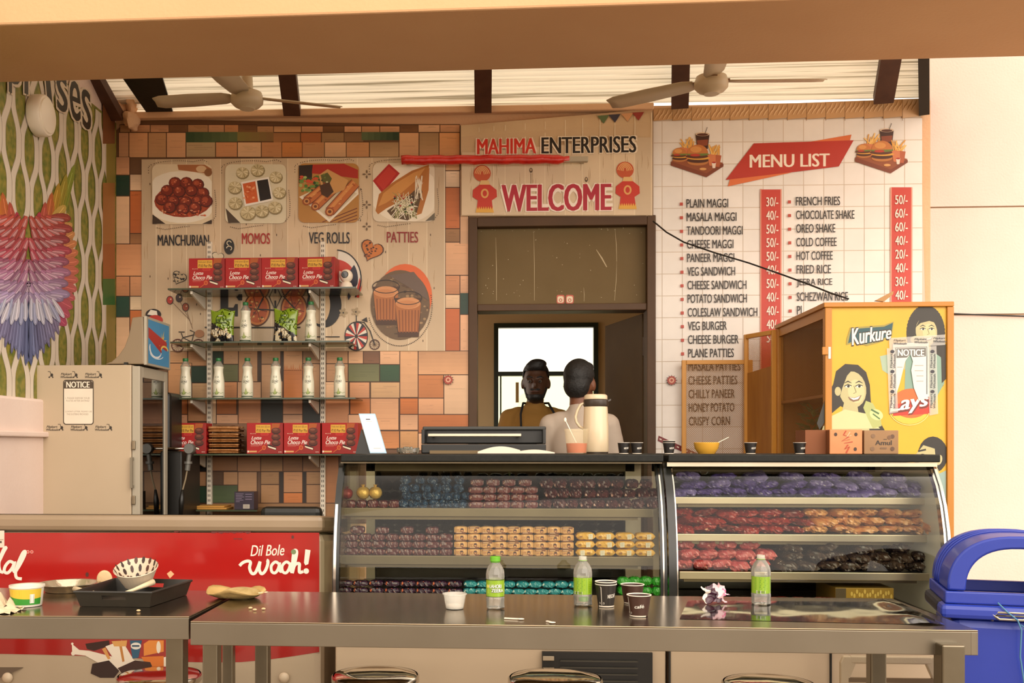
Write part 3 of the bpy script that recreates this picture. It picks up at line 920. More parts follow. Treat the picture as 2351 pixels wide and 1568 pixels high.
# penny farthing
a.ell(818, 772, 27, 34, K, n=28)
for k in range(24):
    t0_, t1_ = 2 * pi * k / 24, 2 * pi * (k + 1) / 24
    a.poly([(818, 772), (818 + 25 * cos(t0_), 772 + 31 * sin(t0_)), (818 + 25 * cos(t1_), 772 + 31 * sin(t1_))], ('c23a2c', 'e8dcc8', '2a2430')[k % 3], flat=True)
a.up()
a.ell(818, 772, 4, 5, K, n=8)
wheel(860, 791, 11, 12, '4a2818')
a.line([(818, 738), (836, 740), (850, 760), (860, 791)], 2.6, K)
a.line([(818, 740), (818, 724)], 2, K)
a.poly([(830, 735), (842, 728), (844, 740)], K)
a.done('penny_farthing_drawing', ban)
a = Art(WM3, step=5e-5)
for cx, cy in ((788, 718), (817, 716)):
    for k in range(5): a.ell(cx + 6 * cos(k * 1.26), cy + 6 * sin(k * 1.26), 5, 3, 'b09874', rot=k * 72, n=8)
    a.ell(cx, cy, 2, 2, K, n=6)
for y in (400, 470, 520):   # little printed blossoms
    for k in range(4): a.ell(842 + 6 * cos(k * 1.57), y + 6 * sin(k * 1.57), 4, 2, '6a543c', rot=k * 90, n=6)
a.done('blossom_drawing', ban)
a = Art(WM3, step=5e-5)
# capped figure behind the cooler sign reduced to a red and black cap
a.ell(352, 722, 18, 13, '2a1f1c')
a.poly([(338, 722), (346, 711), (360, 714), (362, 726)], 'efe4d2')
a.ell(356, 735, 18, 12, 'b83428')
a.done('cap_drawing', ban)
# little red ornament sticker
def sticker(px, py):
    a = Art(wallmap(YW - .034))
    for k in range(12):
        t = 2 * pi * k / 12
        a.poly([(px + 7 * cos(t - .3), py + 7 * sin(t - .3)), (px + 14 * cos(t), py + 13 * sin(t)), (px + 7 * cos(t + .3), py + 7 * sin(t + .3))], '3a1a14', flat=True)
    a.ell(px, py, 10, 10, 'a33a24')
    a.ell(px, py, 6, 6, 'e0b090', n=10)
    a.ell(px, py, 3.4, 3.4, 'a33a24', n=8)
    return a
tag(sticker(1029, 872).done('wall_sticker'), 'small red round festive sticker on the block print banner', 'sticker')
tag(sticker(1542, 873).done('wall_sticker'), 'small red round festive sticker on the white tiled menu', 'sticker')
# ---------------------------------------------------------------- welcome banner over the door
wb = thing('welcome_banner', 'plank printed welcome banner hanging over the doorway', 'banner', U(1280, 498, YW - .03))
WB = wallmap(YW - .03)
a = Art(WB, step=5e-5)
def topy(x):
    return 288 - (x - 1058) * (38 / 440)
n = 40
rows = []
for j in range(9):
    rows.append([(1058 + 440 * i / n, topy(1058 + 440 * i / n) * (1 - j / 8) + 496 * j / 8) for i in range(n + 1)])
def wfold(x, y):
    t = (y - (268 + (1500 - x) * .10)) / 14
    return .012 * math.exp(-t * t) + .006 * math.exp(-((y - 352 + (x - 1058) * .14) / 10) ** 2)
g = [[U(x, y, YW - .03 - wfold(x, y)) for x, y in r] for r in rows]
a.sheet(g, hx('d0b48e'))
a.d += .008
x = 1060
while x < 1494:
    w_ = rnd.choice((26, 34, 40, 46))
    x1 = min(x + w_, 1496)
    m_ = 8
    yt = max(topy(x), topy(x1)) + 62
    a.rect(x, yt, x1, 494, jit('d6c0a0', .1))
    a.rect(x1 - 1.2, topy(x1) + 8, x1 + .6, 494, 'ead9ba')
    for k in range(4):
        gx, gy = rnd.uniform(x + 4, x1 - 4), rnd.uniform(yt + 4, 450)
        a.line([(gx, gy), (gx + rnd.uniform(-2, 2), gy + 18), (gx, gy + rnd.uniform(25, 45))], [.4, 1.3, .4], 'a98c66', flat=True)
    x = x1
a.up()
for kx, ky in ((1219, 391), (1346, 412)):
    a.ell(kx, ky, 4, 6, '5a4630', n=8)
    a.ell(kx, ky - 1, 2, 3, 'c8ac84', n=8)
a.line([(1219, 398), (1219, 422)], 1.2, '6a5436')
for x_, c in ((1385, '5c7048'), (1411, '3b3848'), (1440, 'd8a070'), (1465, '9c3a30')):
    yy = topy(x_) + 4
    a.poly([(x_ - 14, yy + 2), (x_ + 14, yy), (x_ + 1, yy + 20)], c)
a.done('plank_print', wb)
a = Art(wallmap(YW - .042), step=5e-5)
def halo(t, x0, y0, x1, y1, col, out, b=.03, sl=0):
    a.text(t, x0 - 3, y0 - 2, x1 + 3, y1 + 2, out, b + .03, slope=sl)
    a.text(t, x0, y0, x1, y1, col, b, slope=sl)
halo('MAHIMA', 1095, 319, 1231, 354, 'd0301f', 'f0dcc8', .03, -2)
a.done('lettering', wb)
a = Art(wallmap(YW - .042), step=5e-5)
halo('ENTERPRISES', 1243, 315, 1461, 353, '1c1610', 'efe0c8', .03, -3)
a.done('lettering', wb)
a = Art(wallmap(YW - .042), step=5e-5)
halo('WELCOME', 1151, 424, 1404, 486, 'b01f33', 'f4e6d6', .035, -3)
a.done('lettering', wb)
# two plain red and gold vase ornaments flanking the word
for cx, yo in ((1113, 0), (1441, -8)):
    a = Art(wallmap(YW - .042), step=5e-5)
    a.ell(cx - 6, 398 + yo, 20, 19, 'c2542c')
    for k in range(4): a.line(arc(cx - 6, 404 + yo, 17 - k * 4, 22 - k * 3, 195, 345, 8), 2, 'e8b070')
    a.poly([(cx - 9, 414 + yo), (cx + 9, 414 + yo), (cx + 12, 424 + yo), (cx - 12, 424 + yo)], 'e0b878')
    a.poly([(cx - 12, 424 + yo), (cx + 12, 424 + yo), (cx + 27, 436 + yo), (cx + 28, 452 + yo), (cx + 16, 460 + yo), (cx + 18, 476 + yo), (cx - 18, 476 + yo), (cx - 16, 460 + yo), (cx - 28, 452 + yo), (cx - 27, 436 + yo)], 'c63420')
    a.ell(cx, 444 + yo, 9, 11, 'e0a860')
    a.ell(cx, 444 + yo, 5, 7, 'c63420')
    a.poly([(cx - 18, 474 + yo), (cx + 18, 474 + yo), (cx + 21, 488 + yo), (cx - 21, 488 + yo)], 'e0aa44')
    for k in range(7): a.poly([(cx - 18 + k * 5.2, 474 + yo), (cx - 13 + k * 5.2, 474 + yo), (cx - 15.5 + k * 5.2, 481 + yo)], 'c63420', flat=True)
    a.done('vase_ornament', wb)
# ---------------------------------------------------------------- menu banner
mb = thing('menu_banner', 'white tile printed menu banner with red price columns right of the door', 'banner', U(1810, 1040, YW - .012))
a = Art(WM, step=5e-5)
def my(x, y):   # the banner's own rows climb slightly to the right
    return y
a.poly([(1498, 249), (2113, 226), (2116, 400), (2124, 700), (2124, 1150), (1500, 1150)], 'cdbca8')
xs_ = [1500] + [1520 + 46.4 * k for k in range(13)] + [2118]
ys_ = [278 + 50.2 * k for k in range(18)]
for j in range(len(ys_) - 1):
    for i in range(len(xs_) - 1):
        xa, xb = xs_[i], xs_[i + 1]
        t = lambda x: -(x - 1500) * .012 * (1 - j / 22)
        a.poly([(xa + .8, ys_[j] + .8 + t(xa)), (xb - .8, ys_[j] + .8 + t(xb)), (xb - .8, ys_[j + 1] - .8 + t(xb)), (xa + .8, ys_[j + 1] - .8 + t(xa))], jit('e8e2da', .035), flat=True)
a.up()
for i in range(14):   # carved looking border
    xa, xb = 1500 + i * 44, min(1500 + (i + 1) * 44, 2112)
    ya = 249 - (xa - 1498) * .0375
    yb = 249 - (xb - 1498) * .0375
    a.poly([(xa, ya), (xb, yb), (xb, 274 - (xb - 1500) * .012), (xa, 278 - (xa - 1500) * .012)], 'c79c6c' if i < 13 else 'd8b48c')
    for k in range(4):
        xx = xa + k * 10
        if xx + 14 > 2112: break
        yq = 249 - (xx - 1498) * .0375
        a.line([(xx, yq + 26), (xx + 5, yq + 16), (xx + 9, yq + 12), (xx + 13, yq + 2)], [1, 2.4, 2.6, 1], 'a67a4c', flat=True)
        a.line([(xx + 3, yq + 26), (xx + 8, yq + 17), (xx + 12, yq + 13), (xx + 16, yq + 3)], [.8, 1.8, 1.8, .8], 'e4c49a', flat=True)
    a.up()
    a.line([(xa, ya), (xa, 277)], 1, '8a643c')
a.poly([(1512, 1000), (1604, 1042), (1604, 1054), (1510, 1012)], '7a1c1c')
for k in range(9): a.poly([(1514 + k * 10, 1006 + k * 4.5), (1519 + k * 10, 1008 + k * 4.5), (1519 + k * 10, 1011 + k * 4.5), (1514 + k * 10, 1009 + k * 4.5)], 'e8dcc8', flat=True)
a.done('tile_print', mb)
a = Art(wallmap(YW - .016), step=5e-5)
a.poly([(1862, 325), (1955, 309), (1948, 336), (1862, 342)], 'd9703a')
a.poly([(1676, 412), (1762, 398), (1818, 396), (1671, 428)], 'd9703a')
a.poly([(1731, 329), (1960, 322), (1926, 382), (1822, 395), (1666, 413)], 'b5301f')
a.text('MENU LIST', 1721, 355, 1905, 385, 'efe2cf', .03, slope=-3)
a.rect(1745, 434, 1749, 1040, 'd08a70')
a.rect(1748, 435, 1793, 1040, 'c03826')
a.rect(1792, 434, 1795, 1040, 'dcA08a'.lower())
a.rect(2046, 430, 2093, 1040, 'c03826')
a.rect(2044, 430, 2047, 1040, 'd89a82')
a.rect(2092, 430, 2095, 1040, 'd89a82')
a.done('price_columns', mb)
M1 = [('PLAIN MAGGI', 1672, '30/-'), ('MASALA MAGGI', 1691, '40/-'), ('TANDOORI MAGGI', 1705, '50/-'), ('CHEESE MAGGI', 1684, '50/-'), ('PANEER MAGGI', 1686, '50/-'), ('VEG SANDWICH', 1688, '40/-'), ('CHEESE SANDWICH', 1714, '50/-'), ('POTATO SANDWICH', 1715, '40/-'), ('COLESLAW SANDWICH', 1739, '40/-'), ('VEG BURGER', 1669, '40/-'), ('CHEESE BURGER', 1696, '50/-'), ('PLANE PATTIES', 1685, ''), ('MASALA PATTIES', 1700, ''), ('CHEESE PATTIES', 1693, ''), ('CHILLY PANEER', 1687, ''), ('HONEY POTATO', 1686, ''), ('CRISPY CORN', 1676, '')]
M2 = [('FRENCH FRIES', 1929, '50/-'), ('CHOCOLATE SHAKE', 1962, '60/-'), ('OREO SHAKE', 1918, '60/-'), ('COLD COFFEE', 1921, '40/-'), ('HOT COFFEE', 1912, '20/-'), ('FRIED RICE', 1908, '40/-'), ('JEERA RICE', 1911, '30/-'), ('SCHEZWAN RICE', 1947, '40/-'), ('PL', 1846, '')]
for M, xl, xb, px0, px1, ytop, dy, dyp in ((M1, 1576, 1561, 1759, 1787, 457, 31.25, 31.4), (M2, 1827, 1809, 2055, 2084, 452, 31.3, 31.4)):
    for i, (t, xe, pr) in enumerate(M):
        y = ytop + dy * i
        a = Art(wallmap(YW - .02), step=5e-5)
        sh = i * .35
        a.rect(xb + sh * .7, y + 8, xb + 7 + sh * .7, y + 15, 'b5402c')
        a.text(t, xl + sh, y, xe, y + 20, '241a14', .018, slope=-1)
        a.done('menu_line', mb)
        if pr:
            a = Art(wallmap(YW - .02), step=5e-5)
            a.text(pr, px0 + sh * .3, y - 4, px1 + sh * .3, y + 17, 'efe0d0', .025, slope=-.5)
            a.done('price', mb)
def burgers(ox, oy):
    a = Art(wallmap(YW - .016), step=5e-5)
    P = lambda pts: [(ox + x, oy + y) for x, y in pts]
    a.poly(P([(0, 72), (44, 58), (121, 76), (121, 82), (82, 107), (0, 80)]), '7a3a1e')
    a.poly(P([(0, 70), (44, 55), (121, 74), (82, 98)]), '8f4c28')
    def fries(x, y, s):
        for k in range(13): a.line(P([(x + rnd.uniform(2, 30) * s, y + 28 * s), (x + rnd.uniform(-2, 36) * s, y + rnd.uniform(-8, 6) * s)]), 2.6 * s, rnd.choice(('e2a850', 'd89a3e', 'eec06c')), flat=True)
        a.up()
        a.poly(P([(x - 1, y + 16 * s), (x + 34 * s, y + 20 * s), (x + 29 * s, y + 48 * s), (x + 5 * s, y + 44 * s)]), 'cf7a4c')
        a.poly(P([(x + 20 * s, y + 18 * s), (x + 34 * s, y + 20 * s), (x + 29 * s, y + 48 * s), (x + 20 * s, y + 47 * s)]), 'b35c36')
    fries(22, 22, 1.0)
    a.poly(P([(57, 8), (89, 8), (85, 42), (61, 42)]), '3f2014')
    a.poly(P([(60, 22), (86, 20), (84, 34), (62, 36)]), '8a4428')
    a.ell(ox + 73, oy + 8, 16, 4.5, 'd8c0a4')
    a.ell(ox + 73, oy + 9, 13, 3, '5a3020')
    a.line(P([(78, 8), (84, -8)]), 1.2, '3a2a1c')
    fries(84, 38, .95)
    for bx_, by_, s in ((20, 50, .68), (62, 48, 1.0)):
        a.ell(ox + bx_, oy + by_ + 24 * s, 24 * s, 8 * s, 'b8763c')
        a.ell(ox + bx_, oy + by_ + 20 * s, 25 * s, 6 * s, '4a2412')
        a.ell(ox + bx_ + 2, oy + by_ + 15 * s, 26 * s, 4 * s, 'dca03c')
        a.ell(ox + bx_ - 2, oy + by_ + 11 * s, 26 * s, 5 * s, '5a2c16')
        a.ell(ox + bx_, oy + by_ + 6 * s, 26 * s, 4 * s, '6a7c34')
        a.ell(ox + bx_ - 6, oy + by_ + 8 * s, 12 * s, 3 * s, 'b83a28')
        a.poly(P([(bx_ - 24 * s, by_ + 5 * s)] + arc(bx_, by_ + 4 * s, 24 * s, 20 * s, 180, 360, 12)), 'c2763a')
        a.ell(ox + bx_ - 4 * s, oy + by_ - 5 * s, 13 * s, 7 * s, 'd8954f')
    a.poly(P([(94, 74), (104, 72), (102, 86), (96, 86)]), 'e8d8c8')
    a.ell(ox + 99, oy + 73, 5, 2, 'a83024', n=8)
    a.ell(ox + 74, oy + 88, 8, 3, 'd8a060')
    a.done('burger_tray_picture', mb)
burgers(1540, 300)
burgers(1963, 291)
# ---------------------------------------------------------------- mural on the left wall
mu = thing('wing_mural', 'leafy lattice mural with rainbow wings and big lettering on the side wall', 'mural', (XL + .01, 4.8, zd))
def mmap(x, y, d):
    return UX(x, y, XL + .006 + d)
gm = mat('mural_grass', '5c6a24', .55, n=(30, '96883c', .18), stretch=(1, 1, 1))
m_ = MB()
m_.box(XL + .002, XL + .006, 2.45, 5.49, zd, 2.96)
m_.obj('grass_print', gm, mu)
a = Art(lambda u, v, d: V((XL + .006 + d, u, v)), step=5e-5)
pit_, lam = .085, .42
col_w = ('d8ccbc',)
Y = 4.05
i = 0
while Y < 5.36:
    for sgn in (1, -1):
        c = Y + sgn * .0
        pts = []
        for k in range(int((2.95 - zd) / .02) + 1):
            z = zd + k * .02
            sft = .5 * (1 - cos(2 * pi * z / lam + pi * i))
            sm = sft * sft * (3 - 2 * sft)
            pts.append((Y + sgn * (.006 + sm * (pit_ - .03)), z))
        a.line(pts, .03, 'd9cdbb', flat=True)
        a.line([(p[0] - sgn * .0145, p[1]) for p in pts], .0025, '6a5a40')
    a.up()
    Y += pit_
    i += 1
a.done('ribbon_lattice', mu)
a = Art(mmap, step=5e-5, base=.003)
a.rect(244, 200, 264, 840, '8a7a34', m=8)
for y0_, y1_, c in ((215, 330, '7a4a28'), (560, 640, '9a5a2c'), (640, 700, '3c6a2c'), (420, 560, 'a06a34')):
    a.rect(236, y0_, 264, y1_, c)
a.done('edge_strip', mu)
# wings: overlapping feathers
def feather(A, x, y, L, w_, ang, c):
    t = rad(ang)
    dx_, dy_ = sin(t), -cos(t)
    px_, py_ = -dy_, dx_
    pts = []
    for s, q in ((0, .25), (.25, .75), (.55, 1), (.8, .85), (.95, .45), (1, 0), (.95, -.45), (.8, -.85), (.55, -1), (.25, -.75), (0, -.25)):
        pts.append((x + dx_ * L * s + px_ * w_ * q, y + dy_ * L * s + py_ * w_ * q))
    A.poly(pts, c)
    cc = hx(c)
    A.line([(x, y), (x + dx_ * L * .9, y + dy_ * L * .9)], [.8, 1.6], tuple(min(1, v * 1.5 + .05) for v in cc[:3]))
    A.line([(x + px_ * w_ * .5, y + py_ * w_ * .5), (x + dx_ * L * .8 + px_ * w_ * .6, y + dy_ * L * .8 + py_ * w_ * .6)], [.8, 1.2], tuple(v * .6 for v in cc[:3]))
def wing(A, fx, kx):
    X = lambda x: fx(x)
    T = lambda an: an * kx
    def mix(c1, c2, t):
        c1, c2 = hx(c1), hx(c2)
        return tuple(p * (1 - t) + q * t for p, q in zip(c1[:3], c2[:3]))
    for k in range(11):      # long upper feathers, outermost green to inner crimson
        t = k / 10
        c = mix('7f8c2c', 'b88a2c', t * 2) if t < .5 else mix('b86a2c', 'a83048', t * 2 - 1)
        x0_, y0_ = 118 - 40 * t, 575 + 30 * t
        feather(A, X(x0_), y0_, 205 - 85 * t - 30 * (k % 2), 9.5, T(15 - 9 * t), c)
    for k in range(14):      # rounded side feathers turning from gold to rose
        t = k / 13
        feather(A, X(112 + 12 * sin(t * 3)), 520 + t * 190, 62 - 8 * t, 12, T(38 + 96 * t), mix(mix('c0a050', 'c87050', min(1, t * 2.4)), 'a84464', max(0, t * 1.6 - .6)))
    for k in range(13):      # slate blue tail, longest by the spine
        t = k / 12
        feather(A, X(66 + 44 * t), 688 - 14 * t, 145 - 66 * t + 14 * (k % 2), 6, T(181 - 20 * t), mix(mix('34426a', '66729a', rnd.random()), '8a7a98', t * .6))
    for j in range(8):       # overlapping coverts
        for k in range(5):
            x, y = 70 + k * 12 + (j % 2) * 5 - j, 496 + j * 25
            c = mix(mix('a8443a', '9c3a54', j / 4 if j < 4 else 1), '9c88ac', max(0, (j - 3) / 4))
            f = .75 + .45 * rnd.random()
            an = 158 - k * 15
            feather(A, X(x), y, 46, 10.5, T(an), tuple(min(1, v * f * .75) for v in c))
            feather(A, X(x), y, 43, 8.5, T(an), tuple(min(1, v * f) for v in c))
            feather(A, X(x), y + 6, 30, 4, T(an), mix(tuple(min(1, v * f) for v in c), 'd8ccd0', .28))
    for k in range(9):
        feather(A, X(72 + k * 6), 686 + (k % 2) * 9, 52, 6, T(180 - k * 4), ('b4b4c4', '989cb8', 'c4c0cc')[k % 3])
a = Art(mmap, step=8e-6, base=.0035)
wing(a, lambda x: x, 1)
a.done('wing_print', mu)
a = Art(mmap, step=8e-6, base=.0035)
wing(a, lambda x: 66 - (x - 66) * 1.25, -1)
a.done('wing_print', mu)
a = Art(mmap, step=5e-5, base=.006)
def L4(t, q, b=.0):
    (ax, ay), (bx_, by_), (cx, cy), (dx_, dy_) = q
    e = 3
    a.text(t, 0, 0, 1, 1, 'd8c8b0', b + .05, quad=[(ax - e, ay - e), (bx_ + e, by_ - e), (cx + e, cy + e), (dx_ - e, dy_ + e)])
    a.text(t, 0, 0, 1, 1, '2e261c', b, quad=q)
for t, q in (('r', [(56, 150), (84, 158), (84, 226), (56, 214)]), ('i', [(100, 140), (112, 144), (122, 240), (108, 234)]), ('s', [(128, 168), (154, 178), (156, 262), (132, 252)]), ('e', [(158, 180), (184, 192), (186, 282), (162, 272)]), ('s', [(186, 200), (208, 212), (210, 302), (190, 292)]), ('p', [(20, 140), (48, 148), (48, 226), (20, 210)])):
    L4(t, q, .02)
a.done('lettering', mu)
# ================================================================ left wall lamp
white_pl = mat('white_plastic', 'e8dcc8', .35)
lp = UX(84, 266, XL + .02)
lamp = thing('wall_lamp', 'round white surface lamp fixed on the wing mural', 'lamp', (XL + .012, lp.y, lp.z))
MB().lathe([(.088, .0), (.092, .01), (.092, .05), (.086, .058)], (XL + .012, lp.y, lp.z), 32, 'x').obj('lamp_body', white_pl, lamp, smooth=40)
MB().lathe([(.077, .0575), (.075, .064), (.04, .069), (.0001, .07)], (XL + .012, lp.y, lp.z), 32, 'x').obj('diffuser', mat('lamp_diffuser', 'f0e6d2', .3), lamp, smooth=40)
# ================================================================ slotted uprights and glass shelves
steelw = mat('white_powder_steel', 'e3d8c4', .4)
slotd = mat('slot_dark', '3a332a', .8)
YF = 5.19
SH = []
for px0, px1, py in ((385, 816, 660), (388, 802, 783), (384, 816, 913), (378, 826, 1042), (450, 590, 1171)):
    SH.append((U(px0, py, YF).x, U(px1, py, YF).x, U(600, py, YF).z))
for i, px in enumerate((482, 742)):
    c = U(px, 800, YW - .03)
    zt_, zb_ = U(px, 556, YW - .03).z, .3
    t = thing('shelf_upright', ('left', 'right')[i] + ' white slotted steel upright carrying the glass shelves', 'upright', (c.x, YW - .02, zb_), 'slotted shelf uprights')
    MB().box(c.x - .0125, c.x + .0125, YW - .045, YW - .021, zb_, zt_).obj('channel', steelw, t)
    a = MB()
    z = zb_ + .02
    while z < zt_ - .01:
        for sx in (-.0045, .0045): a.box(c.x + sx - .0017, c.x + sx + .0017, YW - .0462, YW - .0445, z, z + .013)
        z += .026
    a.obj('slots', slotd, t)
    for k, (xa, xb, z) in enumerate(SH):
        if k == 4 and i == 1: continue
        o = .018
        MB().prism([(c.x - o - .012, YF + .03, z - .009), (c.x - o - .012, YW - .045, z - .009), (c.x - o - .012, YW - .045, z - .075), (c.x - o - .012, YF + .03, z - .025)], (.012, 0, 0)).obj('bracket', steelw, t, bevel=.002)
sg = glass_mat('shelf_glass', 'b9c4ae', boost=1.0)
edge = mat('glass_edge', '3c4632', .2)
for k, (xa, xb, z) in enumerate(SH):
    t = thing('glass_shelf', ORD[k] + ' glass shelf from the top on the slotted uprights', 'shelf', ((xa + xb) / 2, YF, z - .008), 'glass wall shelves')
    MB().box(xa, xb, YF + .002, YW - .05, z - .008, z).obj('pane', sg, t)
    MB().box(xa, xb, YF, YF + .002, z - .008, z).obj('polished_edge', edge, t)
# ================================================================ chocolate pie boxes
cardred = mat('red_carton', 'a3130f', .5)
def choco(loc, wd_, dp, ht):
    t = thing('snack_box', 'x', 'box', loc)
    X, Y, Z_ = loc
    MB().box(X - wd_ / 2, X + wd_ / 2, Y, Y + dp, Z_, Z_ + ht).obj('carton', cardred, t, bevel=.0015)
    a = Art(facemap(X - wd_ / 2, X + wd_ / 2, Z_, Z_ + ht, Y - .0008), step=2e-5, base=0)
    a.rect(.01, .01, .99, .99, 'a5120e')
    a.poly([(.3, .98), (.62, .66), (.7, .3), (.7, .02), (.99, .02), (.99, .98)], '8f1f1a')
    a.poly([(.68, .22), (.7, .02), (.92, .02), (.9, .14), (.8, .2)], 'a8541e')
    a.rect(.25, .06, .66, .32, 'd9a53a')
    a.text('Grab yours @ just', .27, .09, .64, .165, '5a3414', .01)
    a.text('₹10 Per Pie', .27, .195, .65, .295, '5a2c10', .03)
    a.rrect(.1, .335, .13, .355, .01, 'e8c8b0')
    a.text('LOTTE', .14, .335, .26, .36, 'e0b8a0', .02)
    a.rrect(.39, .325, .6, .4, .03, 'd06a50')
    a.rrect(.395, .33, .595, .395, .028, 'b9201b')
    for cy in (.24, .44, .63):
        a.ell(.81, cy + .03, .125, .1, '34140c', n=16)
        a.ell(.81, cy, .125, .085, '5a2a1a', n=16)
        a.ell(.79, cy - .02, .07, .04, '7c4430', n=12)
        a.line([(.74, cy - .02), (.8, cy - .04), (.86, cy - .01)], .012, '8c5440')
    a.poly([(.57, .72), (.62, .69), (.83, .8), (.8, .89), (.6, .8)], '34140c')
    a.poly([(.58, .74), (.81, .82), (.8, .87), (.6, .79)], 'ecdcc0')
    a.line([(.32, .95), (.47, .82)], .02, 'c8642c')
    a.ell(.48, .8, .055, .075, 'cf6a30', n=12)
    a.ell(.48, .8, .035, .05, 'b03a20', n=10)
    a.text('Lotte', .13, .43, .41, .54, 'f2e6da', .02, .35)
    a.text('Choco Pie', .11, .56, .65, .69, 'f2e6da', .025, .35)
    a.rect(.11, .715, .42, .726, 'dca898')
    a.rect(.11, .755, .34, .764, 'c87060')
    a.rect(.02, .9, .28, .95, 'd8a468')
    a.rect(.02, .895, .06, .955, 'efe0d0')
    a.text('12 N', .88, .92, .96, .96, 'e8c8b8', .02)
    a.done('printed_front', t, m=print_mat('printed_card', .6, grain=.05))
    return t
CW, CH, CD = .187, .158, .11
first = None
nb = 0
def cbox(px, k, lab, rz=0.0, Y=5.225):
    global first
    p = U(px, 1000, Y)
    loc = V((p.x, Y, SH[k][2]))
    if first is None:
        first = choco(loc, CW, CD, CH)
        first['label'], first['group'] = lab, 'red chocolate pie boxes'
        first.rotation_euler.z = rz
        return first
    return dup(first, loc, rz, lab, 'red chocolate pie boxes')
for i, px in enumerate((474.5, 558.5, 642, 727)):
    cbox(px, 0, 'red chocolate pie box, ' + ORD[i] + ' from the left on the top glass shelf', -.05 if i == 3 else 0)
for i, px in enumerate((432, 608, 693, 780)):
    cbox(px, 3, 'red chocolate pie box, ' + ORD[i] + ' from the left on the fourth glass shelf', -.06 if i == 3 else 0, Y=5.235)
# security camera
p = U(795, 655, 5.3)
t = thing('security_camera', 'small white dome camera with black face beside the top snack boxes', 'camera', (p.x, 5.3, SH[0][2]))
MB().lathe([(.03, 0), (.034, .004), (.034, .018), (.026, .036), (.014, .044)], (p.x, 5.3, SH[0][2]), 20).obj('camera_base', white_pl, t, smooth=50)
MB().ball((p.x, 5.3, SH[0][2] + .072), .034, 20, 14).obj('camera_head', white_pl, t, smooth=True)
MB().lathe([(.019, -.0285), (.016, -.035), (.0005, -.036)], (p.x - .003, 5.3, SH[0][2] + .075), 18, 'y').obj('lens_face', mat('black_gloss', '0c0b0a', .12), t, smooth=50)
a = MB()
for sx, sz in ((-.007, .006), (.007, .006), (0, -.002), (-.005, -.01), (.005, -.01)): a.ball((p.x - .003 + sx, 5.264, SH[0][2] + .075 + sz), .0016, 6, 4)
a.obj('sensors', mat('lens_grey', '8c8478', .3), t)
# ================================================================ coconut drink bottles
milk = mat('milky_plastic', 'dcd8c0', .3, coat=.3)
clearp = pet_mat('clear_plastic', .2)
capg = mat('green_cap', '1f6a34', .4)
def cbottle(loc):
    X, Y, Z_ = loc
    t = thing('coconut_drink_bottle', 'x', 'bottle', loc)
    k = .0301
    MB().lathe([(.9 * k, 0), (k, .004), (k, .06), (.98 * k, .085), (.85 * k, .115), (.76 * k, .135), (.78 * k, .15), (.86 * k, .16), (.86 * k, .163)], loc, 24).obj('bottle_body', milk, t, smooth=45)
    MB().lathe([(.86 * k, .163), (.84 * k, .168), (.5 * k, .185), (.42 * k, .192), (.42 * k, .197)], loc, 24, cap=False).obj('clear_neck', clearp, t, smooth=True)
    MB().lathe([(.46 * k, .192), (.48 * k, .193), (.48 * k, .205), (.44 * k, .208)], loc, 18).obj('cap', capg, t, smooth=40)
    def cm(u, v, d):
        ang = (u - .5) * 2.6
        z = v * .163
        r = k + .0006 + d
        for (r0_, h0_), (r1_, h1_) in zip([(1, 0), (1, .06), (.98, .085), (.85, .115), (.76, .135), (.78, .15)], [(1, .06), (.98, .085), (.85, .115), (.76, .135), (.78, .15), (.86, .163)]):
            if h0_ <= z <= h1_: r = k * (r0_ + (r1_ - r0_) * (z - h0_) / (h1_ - h0_)) + .0006 + d
        return V((X + r * sin(ang), Y - r * cos(ang), Z_ + z))
    a = Art(cm, step=1e-5, base=0)
    for q in range(10): a.rect(.02 + q * .096, .04, .02 + q * .096 + .096, .075, '3c4a34', flat=True)
    a.up()
    a.line([(.02 + q * .048, .17 + .015 * sin(q * 1.1)) for q in range(21)], .012, '7a8a50')
    a.poly([(.36, .16), (.44, .18), (.5, .33), (.56, .2), (.66, .2), (.6, .13), (.44, .11)], '7d8c4a')
    a.ell(.5, .19, .08, .055, 'a4b068', n=10)
    a.text('COCONUT', .28, .56, .72, .49, '2e3428', .02)
    a.rect(.36, .6, .62, .58, '6a7460')
    a.rect(.42, .47, .58, .455, '7a8470')
    a.rrect(.38, .645, .62, .7, .02, '4a5444')
    a.rrect(.4, .655, .6, .69, .015, 'd0d0b8')
    a.done('wrap_print', t, m=print_mat('printed_card', .35))
    return t
cb = None
def put_cb(px, k, lab, Y=5.27):
    global cb
    p = U(px, 900, Y)
    loc = V((p.x, Y, SH[k][2]))
    if cb is None:
        cb = cbottle(loc)
        cb['label'], cb['group'] = lab, 'white coconut drink bottles'
    else:
        dup(cb, loc, random.uniform(-.25, .25), lab, 'white coconut drink bottles')
for i, px in enumerate((426, 502, 568, 633, 708, 780)):
    put_cb(px, 2, 'white coconut drink bottle with green cap, ' + ORD[i] + ' on the third glass shelf')
for i, px in enumerate((564, 714)):
    put_cb(px, 1, 'white coconut drink bottle on the second glass shelf, right of the ' + ('first', 'second')[i] + ' popcorn bag')
